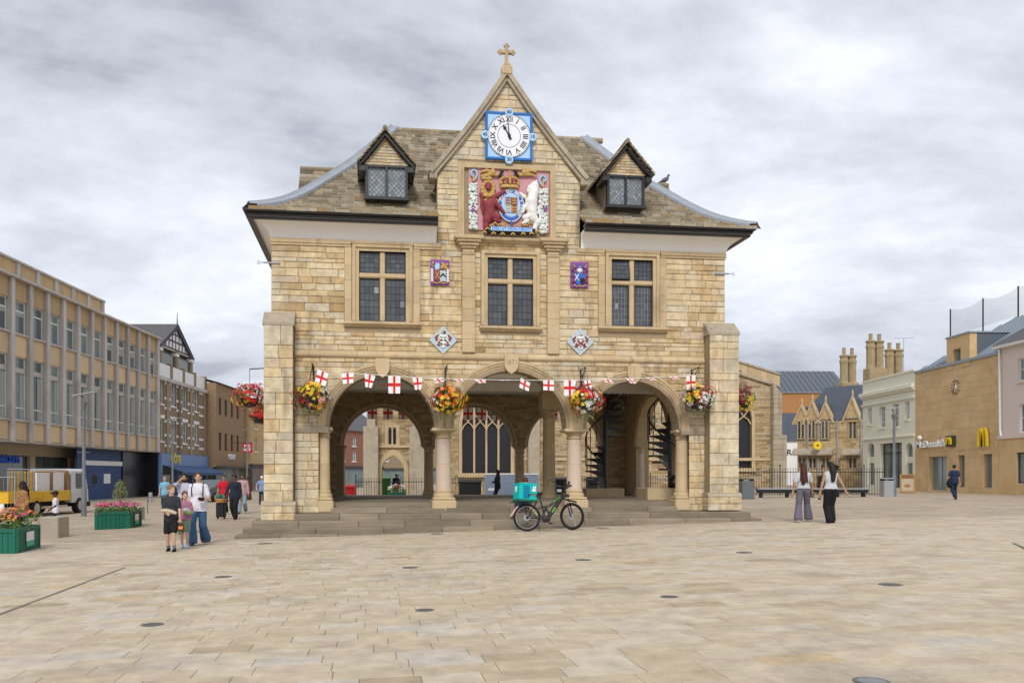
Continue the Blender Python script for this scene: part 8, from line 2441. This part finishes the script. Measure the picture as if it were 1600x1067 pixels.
rabbit(BG, Matrix.Translation((.14, -.245, .27))); rabbit(BG, Matrix.Translation((-.255, .0, .25)) @ Matrix.Rotation(-pi/2, 4, 'Z'))
MB().box(.06, .22, -.246, -.236, .13, .16).build('lettering_strip', 'white', BG)
MB().tube([(-.02, -.25, .10), (.0, -.27, .16), (.2, -.27, .16), (.22, -.25, .10)], .012, 5).build('strap', 'ink', BG)
# ================================================================== PEOPLE
SKINS = {'pale': (0.58, 0.36, 0.27), 'tan': (0.42, 0.24, 0.15), 'brown': (0.22, 0.115, 0.065), 'dark': (0.075, 0.04, 0.026)}
for k_, c_ in SKINS.items(): mat('skin_' + k_, c_, 0.55, namt=0.1, nscale=20)
def cloth(name, c, n=.18): return mat('cloth_' + name, c, 0.9, namt=n*1.6, nscale=9, bump=.9, bscale=13)
for nm, c in (('charcoal', (.035, .037, .045)), ('black', (.012, .012, .014)), ('mauve', (.34, .15, .22)), ('sage', (.17, .23, .16)), ('tee', (.66, .65, .72)), ('denim', (.045, .11, .22)), ('lilac', (.46, .47, .60)), ('sky', (.20, .42, .58)), ('scarlet', (.52, .015, .03)),
              ('navy', (.018, .025, .045)), ('pale_denim', (.26, .33, .42)), ('blush', (.46, .30, .33)), ('umber', (.07, .035, .025)), ('blue_shirt', (.20, .28, .50)), ('grey_top', (.52, .54, .58)), ('slate_purple', (.145, .135, .18)), ('work_navy', (.015, .03, .075)), ('royal', (.02, .05, .20)), ('grey_sock', (.18, .18, .19)), ('leather', (.21, .07, .025)), ('shoe_grey', (.20, .21, .22)), ('pale_blue_shoe', (.45, .58, .75)), ('brown_shoe', (.11, .065, .045))): cloth(nm, c)
m_ = cloth('leopard', (.40, .20, .08)); t_ = m_.node_tree; b_ = t_.nodes['Principled BSDF']
vo = N(t_, 'ShaderNodeTexVoronoi'); vo.inputs['Scale'].default_value = 26; co_ = N(t_, 'ShaderNodeTexCoord'); t_.links.new(co_.outputs['Object'], vo.inputs['Vector'])
rp_ = N(t_, 'ShaderNodeValToRGB'); rp_.color_ramp.elements[0].position = .30; rp_.color_ramp.elements[0].color = (.05, .022, .012, 1); rp_.color_ramp.elements[1].position = .42; rp_.color_ramp.elements[1].color = (.38, .20, .09, 1)
t_.links.new(vo.outputs['Distance'], rp_.inputs[0]); t_.links.new(rp_.outputs[0], b_.inputs['Base Color'])
for nm, c in (('brown', (.075, .035, .018)), ('dark', (.012, .010, .009)), ('fair', (.20, .12, .06)), ('auburn', (.065, .022, .014)), ('grey', (.25, .25, .25)), ('ginger', (.12, .06, .03))): mat('hair_' + nm, c, 0.6, namt=.4, nscale=40, stretch=(1, 1, .15))
mat('lip', (.30, .10, .09), .6, namt=0)

def ik(a, b, l1, l2, pole):
    a, b, pole = Vector(a), Vector(b), Vector(pole)
    d = b - a; L = min(d.length, (l1 + l2)*.999); d.normalize(); b = a + d*L
    x = (l1*l1 - l2*l2 + L*L)/(2*L); h = sqrt(max(l1*l1 - x*x, 0))
    p = (pole - d*pole.dot(d)).normalized()
    return a + d*x + p*h, b
def person(label, loc, heading, h, skin, top, bottom, shoes, hair, hands=None, feet=None, lean=0.0, head_yaw=0.0, head_pitch=0.0, girth=1.0, child=0.0, hip=0.92, twist=0.0, vox=0.013, face=True, fem=False, z0=None, group='people on the square', cap_col=None):
    """standing or walking figure; local frame faces -Y, lengths for a 1.75 m adult scaled to h.
    hands/feet: targets ((x, y, z) for the left-of-picture side, then the other)"""
    s = h/1.75
    x, y = loc
    t = empty('person', (x, y, ground(x) if z0 is None else z0), heading, label, 'person', group)
    hs = 1.0 + .28*child                       # children have larger heads
    sw = (.168 if fem else .185)*(1 - .1*child); hw = .088
    feet = feet or ((-.10, 0.02, .08), (.10, -.02, .08))
    hands = hands or ((-.27, -.02, .80), (.27, -.02, .80))
    lv = Vector((0, -sin(lean), cos(lean)))
    pel = Vector((0, 0, hip))
    def up(z, x=0, y=0): return pel + lv*(z - .92) + Vector((x, y, 0)) if z > .92 else Vector((x, y, z + hip - .92))
    sh = [up(1.385, -sw), up(1.385, sw)]
    g = girth
    neck = up(1.47, 0, .01); hd = up(1.62 + .02*child, 0, -.015)
    Rh = Matrix.Rotation(head_yaw, 3, 'Z') @ Matrix.Rotation(head_pitch, 3, 'X')
    def H(dx, dy, dz): return hd + Rh @ (Vector((dx, dy, dz))*hs)
    RhL = [[Rh[i][j] for j in range(3)] for i in range(3)]
    knees, ankles = [], []
    for i, f in enumerate(feet):
        hp = Vector(((-hw if i == 0 else hw), 0, hip - .02))
        k, a = ik(hp, f, .44, .43, (0, -1, 0)); knees.append((hp, k, a))
    arms = []
    for i, q in enumerate(hands):
        sg = -1 if i == 0 else 1
        e, w = ik(sh[i], q, .285, .255, (sg*.5, .8, -.4) if q[2] < 1.3 else (sg*.7, -.35, -1)); arms.append((sh[i], e, w))
    sc = lambda v: tuple(float(c)*s for c in v)
    def C(a, b, ra, rb=None): return cap(sc(a), sc(b), ra*s, (ra if rb is None else rb)*s)
    def E(c, r, R=None): return ell(sc(c), tuple(q*s for q in r), R)
    # --- body (skin): one continuous surface
    pr = [E(up(1.27), (.145*g, .10*g, .19)), E(up(1.08), (.125*g, .095*g, .15)), E(up(.95), (.145*g, .105*g, .11)), C(sh[0], sh[1], .048), C(up(1.46), up(1.395, -sw*.8), .045, .045), C(up(1.46), up(1.395, sw*.8), .045, .045), C(neck - Vector((0, 0, .06)), H(0, .01, -.05), .05)]
    pr += [E(H(0, .012, .025), (.074*hs, .092*hs, .098*hs), RhL), E(H(0, -.028, -.035), (.055*hs, .06*hs, .078*hs), RhL), C(H(0, -.088, .005), H(0, -.103, -.028), .010*hs, .014*hs), E(H(-.074, .015, -.01), (.012, .022, .03), RhL), E(H(.074, .015, -.01), (.012, .022, .03), RhL)]
    for (a, e, w) in arms: pr += [C(a, e, .047*g**.5, .038), C(e, w, .038, .026), C(w, w + (w - e).normalized()*.07, .03, .034)]
    for i, (hp, k, a) in enumerate(knees):
        pr += [C(hp, k, .078*g**.5, .052), C(k, a, .052, .034), C(k + (a - k)*.2, k + (a - k)*.48, .05, .046)]
    fg = MB()
    for i, (a, e, w) in enumerate(arms):      # five fingers, slightly curled
        d = (w - e).normalized(); sg = -1 if i == 0 else 1
        side = d.cross(Vector((0, 0, 1)) if abs(d.z) < .85 else Vector((0, -1, 0))).normalized(); pal = side.cross(d).normalized()
        pb_ = w + d*.085
        for k in range(4):
            L = (.068, .078, .073, .058)[k]; o_ = pb_ + side*(.027 - .018*k)
            fg.tube([sc(o_ - d*.01), sc(o_ + d*L*.45 - pal*.004), sc(o_ + d*L*.8 - pal*.022), sc(o_ + d*L*.9 - pal*.04)], [.0095*s, .009*s, .008*s, .006*s], 6)
        o_ = w + d*.03 + side*.03
        fg.tube([sc(o_), sc(o_ + side*.025 + d*.02 - pal*.01), sc(o_ + side*.03 + d*.055 - pal*.02)], [.012*s, .011*s, .008*s], 6)
    solid('body', pr, 'skin_' + skin, t, vox*s, .02*s, extra=fg)
    # --- top
    kind, m = top[0], top[1]
    if kind:
        hem = top[2] if len(top) > 2 else .86
        f = .018
        tp = [E(up(1.27), (.145*g + f + .012, .10*g + f + .016, .20)), E(up(1.08), (.130*g + f + .012, .10*g + f + .012, .17)), C(up(1.375, -sw*.8), up(1.375, sw*.8), .048 + f), C(up(1.445), up(1.395, -sw*.85), .042 + f, .036 + f), C(up(1.445), up(1.395, sw*.85), .042 + f, .036 + f)]
        if hem < 1.0: tp += [C(up(1.0), up(hem + .06), .10*g + f, .11*g + f), E(up(.93), (.155*g + f + .022, .115*g + f + .022, .24))]
        if hem < 1.0 and hip > .8: tp += [C(up(.98, sx_*.06), (sx_*.078, 0, hem - .04), .115*g, .128*g) for sx_ in (-1, 1)]
        if kind in ('tee', 'long'):
            for (a, e, w) in arms:
                if kind == 'tee': tp.append(C(a, a + (e - a)*.72, .060, .064))
                else: tp += [C(a, e, .064, .054), C(e, e + (w - e)*.93, .054, .042)]
        cuts = [((0, 0, -1), -hem*s*(hip/.92 if hem < .92 else 1) if hip > .8 else -(hip - .08)*s), ((0, 0, 1), (up(1.475).z)*s)]
        solid('top', tp, 'cloth_' + m, t, vox*s, .03*s, cuts)
    # --- bottom
    kind, m = bottom[0], bottom[1]
    f = .014
    wide = {'wide': (.10, .088, .125), 'trousers': (.098, .075, .066), 'loose': (.105, .092, .09), 'shorts': (.105, .095, .09), 'skirt': (.12, .14, .16)}[kind]
    bp = [E(up(.95), (.15*g + f, .11*g + f, .11))]
    cuts = [((0, 0, 1), (hip + .10)*s)]
    for i, (hp, k, a) in enumerate(knees):
        if kind == 'shorts': bp += [C(hp, hp + (k - hp)*.86, wide[0]*g**.5, wide[1])]
        else: bp += [C(hp, k, wide[0]*g**.5, wide[1]), C(k, a + (k - a)*.06, wide[1], wide[2])]
    if kind == 'skirt': bp += [C((0, 0, hip - .1), (0, 0, .3), .16, .2)]
    if kind != 'shorts': cuts.append(((0, 0, -1), -(min(a.z for _, _, a in knees) - .035)*s))
    solid('shorts' if kind == 'shorts' else 'trousers', bp, 'cloth_' + m, t, vox*s, .02*s, cuts)
    # --- shoes
    for i, (hp, k, a) in enumerate(knees):
        lift = max(0, a.z - .08); pit = min(lift*2.2, 1.0)
        d = Vector((0, -cos(pit), -sin(pit)*.8)); toe = a + d*.15 + Vector((0, 0, -.045 if lift < .02 else -.03)); heel = a + Vector((0, .045, -.04))
        solid('shoe', [C(heel, toe, .042, .036), C(a + Vector((0, 0, .02)), heel, .044, .042)], 'cloth_' + shoes if not shoes.startswith('=') else shoes[1:], t, vox*s*.8, .02*s, [((0, 0, -1), -.004*s)] if lift < .02 else ())
        if bottom[0] == 'shorts' and child > .0 and shoes == 'black': solid('sock', [C(a + Vector((0, 0, .01)), a + (k - a)*.18, .044, .047)], 'cloth_grey_sock', t, vox*s*.8, .01)
    # --- hair
    hk, hm = hair
    if hk != 'none':
        m = 'hair_' + hm if not hm.startswith('=') else hm[1:]
        hp_ = [E(H(0, .022, .036), (.083*hs, .098*hs, .098*hs), RhL)]
        cuts = []
        fc = H(0, -.098, -.045); subs = [(sc(fc), (.078*hs*s, .085*hs*s, .105*hs*s))]
        if hk == 'long': hp_ += [C(H(0, .06, 0), H(0, .11, -.16), .075*hs, .085), C(H(0, .11, -.16), up(1.22, 0, .15), .085, .06), C(up(1.22, 0, .15), up(1.10, .02, .15), .06, .03)] + [C(H(-.06 + .02*j, .07, -.02), up(1.14 + .06*sin(j*2.3), -.10 + .034*j, .14 + .02*cos(j*1.7)), .03, .012) for j in range(7)]
        if hk == 'wind': hp_ += [C(H(0, .06, 0), H(-.03, .12, -.16), .078*hs, .09), C(H(-.03, .12, -.16), up(1.22, .0, .16), .09, .055), C(H(-.03, .08, .02), H(-.19, .10, -.02), .055, .03), C(H(-.1, .08, -.05), H(-.24, .08, -.12), .045, .015), C(H(.02, .04, .1), H(.10, .02, .09), .03, .012)]
        if hk == 'tied': hp_ += [E(H(0, .12, .0), (.04, .04, .05))]
        if hk == 'pigtail': hp_ += [C(H(-.05, .06, -.05), H(-.07, .05, -.17), .03, .02)]
        if hk == 'hood': hp_ = [E(H(0, .015, .02), (.105, .12, .135), RhL), C(H(0, .04, -.08), up(1.42), .09, .1)]
        if hk == 'beard': hp_ += []
        if hk == 'cap': hp_ = [E(H(0, .012, .045), (.088*hs, .105*hs, .085*hs), RhL), C(H(0, -.08, .04), H(0, -.15, .03), .045, .03)]; subs = [(sc(H(0, 0, -.075)), (.2*s, .2*s, .10*s))]
        solid({'hood': 'hood', 'cap': 'cap'}.get(hk, 'hair'), hp_, m, t, vox*s*.75, .02*s, cuts, subs)
        if hk == 'beard': solid('beard', [E(H(0, -.045, -.085), (.058, .048, .045), RhL)], m, t, vox*s*.6, .01)
    if face:
        for sg in (-1, 1):
            e_ = MB(); c = H(sg*.031, -.081, .0); e_.ball(sc(c), .0075*s*hs, 8, 5); e_.build('eye', 'ink', t, smooth=60)
            b2 = MB(); b2.tube([sc(H(sg*.016, -.090, .021)), sc(H(sg*.034, -.088, .026)), sc(H(sg*.050, -.078, .020))], .0035*s, 5); b2.build('eyebrow', 'hair_' + (hm if not hm.startswith('=') and 'hair_' + hm in MATS else 'dark'), t)
        l_ = MB(); l_.ball(sc(H(0, -.083, -.062)), .022*s*hs, 8, 4, sc=(1, .4, .3)); l_.build('mouth', 'lip', t, smooth=60)
    t['_arms'] = 0; del t['_arms']
    t_arms = [(Vector(a)*s, Vector(e)*s, Vector(w)*s) for a, e, w in arms]
    return t, t_arms, s
def held(name, label, cat, person_t, local, rz=0):
    M_ = Matrix.Translation(person_t.location) @ Matrix.Rotation(person_t.rotation_euler[2], 4, 'Z')
    p = M_ @ Vector(local)
    return empty(name, p, person_t.rotation_euler[2] + rz, label, cat)
PX = lambda px, py: on_ground(px, py)
walkL = ((-.10, -.20, .08), (.10, .22, .15)); walkR = ((-.10, .22, .15), (.10, -.20, .08))
# family of three walking on the left
x, D = PX(268, 861)
T, A, s = person('boy in dark grey tee and black shorts carrying a wrapped roll', (x, D), radians(8), 1.40, 'pale', ('tee', 'charcoal', .78), ('shorts', 'black'), 'black', ('short', 'fair'), hands=((-.06, -.26, 1.04), (.24, -.12, .80)), feet=((-.09, .06, .08), (.10, -.12, .08)), head_yaw=radians(48), child=.55, vox=.011)
q = held('wrapped_roll', 'wrapped sandwich roll held by the boy in dark grey', 'food', T, (-.02*s, -.31*s, 1.06*s)); MB().tube([(-.14, 0, .02), (-.05, 0, .03), (.08, 0, 0), (.17, 0, -.03)], [.03, .045, .045, .028], 8)  .build('wrapper', 'beige', q, smooth=60)
q = held('drink_carton', 'small dark carton hanging from the boy\'s hand', 'carton', T, (.27*s, -.16*s, .70*s)); MB().cbox(-.05, .05, -.03, .03, -.12, .05, .008).build('carton', 'umber' if 'umber' in MATS else 'cloth_umber', q); MB().box(-.045, .045, -.034, -.031, -.08, -.02).build('print', 'bloom_orange', q)
x, D = PX(289, 855.5)
T, A, s = person('girl in mauve top and sage shorts hugging a packet', (x, D), radians(12), 1.24, 'pale', ('tee', 'mauve', .88), ('shorts', 'sage'), 'pale_blue_shoe', ('pigtail', 'ginger'), hands=((.02, -.20, 1.12), (.10, -.24, 1.16)), feet=((-.09, .05, .08), (.09, -.14, .08)), head_yaw=radians(20), child=.75, vox=.011, fem=True)
q = held('crisp_packet', 'shiny packet hugged by the girl in mauve', 'packet', T, (.08*s, -.27*s, 1.17*s), .3); MB().ball((0, 0, 0), .105, 10, 6, sc=(1, .45, .75)).build('packet', 'steel', q, smooth=60); MB().ball((.03, -.02, -.04), .10, 8, 5, sc=(1, .5, .5)).build('packet_print', 'foliage_pale', q, smooth=60)
x, D = PX(306, 851)
T, A, s = person('woman in white tee and wide blue jeans holding a camera', (x + .06, D), radians(6), 1.70, 'pale', ('tee', 'tee', .80), ('wide', 'denim'), 'brown_shoe', ('tied', 'brown'), hands=((-.20, -.10, .86), (.14, -.27, 1.10)), feet=((-.11, -.16, .08), (.13, .20, .12)), head_yaw=radians(8), girth=1.18, fem=True, vox=.011)
q = held('camera', 'black camera held by the woman in the white tee', 'camera', T, (.13*s, -.31*s, 1.10*s)); MB().cbox(-.07, .07, -.03, .03, -.045, .045, .01).build('body', 'bin_black', q); l = MB(); l.X = Matrix.Rotation(pi/2, 4, 'X'); l.lathe([(.035, .03), (.038, .09), (.03, .095)], 12); l.build('lens', 'rubber', q)
for sg in (-1, 1): q2 = MB(); q2.tube([(sg*.115*s, -.02*s, 1.475*s), (sg*.135*s, -.125*s, 1.36*s), (sg*.125*s, -.135*s, 1.15*s)], .012, 5); o_ = q2.build('backpack_strap', 'ink', T)
T, A, s = person('bearded man in lilac shirt on his phone behind the woman', (at(288, 23.5), 23.5), radians(15), 1.70, 'tan', ('long', 'lilac', .82), ('trousers', 'navy'), 'black', ('beard', 'dark'), hands=((-.09, -.10, 1.57), (.25, -.05, .82)), feet=walkL, girth=1.15)
q = held('mobile_phone', 'black phone at the ear of the bearded man', 'phone', T, (-.10*s, -.05*s, 1.62*s)); MB().cbox(-.012, .0, -.035, .035, -.07, .07, .004).build('handset', 'ink', q); MB().box(-.014, -.012, -.03, .03, -.06, .06).build('screen', 'glass_dark', q)
person('man in light blue shirt beyond the walking family', (at(257.5, 40), 40), radians(15), 1.66, 'pale', ('tee', 'sky', .80), ('trousers', 'navy'), 'black', ('short', 'grey'), feet=walkR, vox=.016)
person('young man in red football shirt', (at(350, 36), 36), radians(8), 1.70, 'tan', ('tee', 'scarlet', .80), ('trousers', 'black'), 'black', ('short', 'dark'), hands=((-.28, -.15, .80), (.27, .0, .82)), feet=walkL, vox=.014)
T, A, s = person('man all in black looking down as he walks', (at(367, 31.5), 31.5), radians(-4), 1.69, 'brown', ('long', 'navy', .78), ('loose', 'black'), 'black', ('short', 'dark'), hands=((-.36, -.12, .92), (.27, -.05, .84)), feet=walkR, head_pitch=radians(22), girth=1.2, vox=.014)
person('man in pale jeans and pinkish shirt behind the man in black', (at(379, 36.5), 36.5), radians(5), 1.74, 'brown', ('long', 'blush', .8), ('loose', 'pale_denim'), 'black', ('short', 'dark'), feet=walkL, vox=.016)
tx_, td_ = at(345.5, 31.8), 31.8
tr = place('shopping_trolley', 'black wheeled trolley with a basket of melons on top', 'trolley', tx_, td_, -.1)
MB().cbox(-.16, .16, -.14, .14, .07, .62, .03).build('case', 'bin_black', tr)
for x in (-.13, .13): q = MB(); q.X = Matrix.Translation((x, 0, .05)) @ Matrix.Rotation(pi/2, 4, 'Y'); q.lathe([(.05, -.02), (.05, .02)], 10); q.build('wheel', 'rubber', tr)
MB().lathe([(.20, .63), (.24, .76), (.23, .78)], 14).build('wicker_basket', 'wood', tr, smooth=40); MB().ball((-.07, 0, .84), .12, 10, 6).build('melon', 'planter_green', tr, smooth=60); MB().ball((.10, .02, .84), .11, 10, 6).build('melon', 'planter_green', tr, smooth=60)
person('woman in long dark brown coat far down the left street', (at(388, 58), 58), radians(5), 1.66, 'dark', ('long', 'umber', .5), ('skirt', 'umber'), 'black', ('hood', '=cloth_umber'), vox=.022, face=False)
person('man in blue shirt and white cap beside the guildhall corner', (at(409, 48), 48), radians(20), 1.66, 'pale', ('tee', 'blue_shirt', .8), ('trousers', 'navy'), 'black', ('cap', '=white'), hands=((-.32, -.2, 1.0), (.27, -.2, 1.0)), vox=.02, face=False)
# at the left edge
T, A, s = person('woman in leopard print top with a tan handbag at the left edge', (at(35, 22.3), 22.3), radians(-35), 1.55, 'dark', ('long', 'leopard', .70), ('trousers', 'black'), 'black', ('long', 'dark'), hands=((-.18, -.14, .86), (.22, -.10, .90)), girth=1.12, fem=True, head_yaw=radians(-25), vox=.012)
q = held('handbag', 'tan leather handbag carried by the woman in leopard print', 'bag', T, (.08*s, -.22*s, .78*s)); MB().cbox(-.17, .17, -.05, .05, -.10, .10, .03).build('bag', 'cloth_leather', q); MB().tube([(-.14, 0, .09), (-.1, 0, .2), (.1, 0, .2), (.14, 0, .09)], .012, 5).build('strap', 'cloth_leather', q)
T, A, s = person('small child in white tee and cap before the yellow truck', (at(87, 25.5), 25.5), radians(-60), 1.22, 'dark', ('tee', 'tee', .80), ('trousers', 'navy'), 'black', ('cap', 'dark'), hands=((-.05, -.2, .98), (.06, -.22, .96)), child=.7, vox=.013, head_yaw=radians(-15))
# courier sitting on the steps behind the bicycle
def seat_person():
    u, _ = G(814, 780, 0.25)
    x, y = GP.world(u, -0.32)
    zf = L2 - (L4 + 0.0)
    hipz = .12
    t, a, s = person('seated courier in navy top and shorts resting on the steps behind the bag', (x, y), GA + radians(6), 1.74, 'pale', ('tee', 'royal', .86), ('shorts', 'navy'), 'shoe_grey', ('short', 'brown'), hip=hipz + .02, lean=radians(30), head_pitch=radians(42), hands=((-.10, -.44, .38), (.12, -.44, .36)), feet=((-.50, -.66, L2 - L4 + .09), (.26, -.74, L2 - L4 + .09)), z0=L4 + .0, face=False, group=None)
    return t
seat_person()
# behind the guildhall
person('person in black hooded top looking at a phone behind the centre arch', (at(777.5, 41.5), 41.5), radians(-70), 1.70, 'pale', ('long', 'black', .78), ('trousers', 'black'), 'black', ('hood', '=cloth_black'), hands=((-.06, -.32, 1.12), (.06, -.32, 1.12)), vox=.018, face=False)
person('distant figure in dark clothes in the church porch', (at(619, 58), 58), 0, 1.68, 'tan', ('long', 'black', .7), ('trousers', 'black'), 'black', ('short', 'dark'), vox=.022, face=False)
# two women walking away on the right
x, D = PX(1252, 815)
person('woman with long auburn hair in grey tee and wide purple grey trousers', (x + .06, D), radians(180 - 14), 1.62, 'tan', ('tee', 'grey_top', .98), ('wide', 'slate_purple'), 'tee', ('long', 'auburn'), hands=((-.27, -.22, .86), (.30, .02, .84)), feet=((-.17, -.22, .09), (.17, .20, .10)), fem=True, vox=.011, face=False)
x, D = PX(1298, 817)
T, A, s = person('woman with black windblown hair in white vest and black trousers', (x, D), radians(180), 1.62, 'tan', ('tank', 'grey_top', .97), ('loose', 'black'), 'black', ('wind', 'dark'), hands=((-.40, .06, .90), (.30, -.02, .84)), feet=((-.07, -.04, .08), (.07, .06, .08)), fem=True, vox=.011, face=False)
MB().tube([(.148*cos(a)*s, .112*sin(a)*s, .965*s) for a in [2*pi*i/16 for i in range(16)]], .016, 5, closed=True).build('belt', 'cloth_leather', T)
q = held('mobile_phone', 'black phone in the left hand of the woman in the white vest', 'phone', T, (.30*s, -.05*s, .76*s)); MB().cbox(-.035, .035, -.006, .006, -.09, .05, .004).build('handset', 'ink', q); MB().box(-.03, .03, -.008, -.006, -.08, .04).build('screen', 'glass_dark', q)
T, A, s = person('woman in navy uniform walking towards the restaurant door', (at(1491, 38.5), 38.5), radians(165), 1.62, 'tan', ('tee', 'work_navy', .80), ('trousers', 'work_navy'), 'black', ('tied', 'dark'), hands=((-.24, .02, .84), (.24, -.1, .9)), feet=((-.08, -.05, .08), (.08, .28, .22)), fem=True, vox=.015, face=False)
q = held('jacket', 'dark jacket carried by the woman in navy uniform', 'jacket', T, (.20*s, -.02*s, .80*s)); MB().ball((0, 0, 0), .17, 10, 6, sc=(.8, .7, 1.3)).build('cloth', 'cloth_black', q, smooth=60); MB().tube([(0, 0, .15), (.0, -.02, .3)], .04, 6).build('sleeve', 'cloth_black', q)
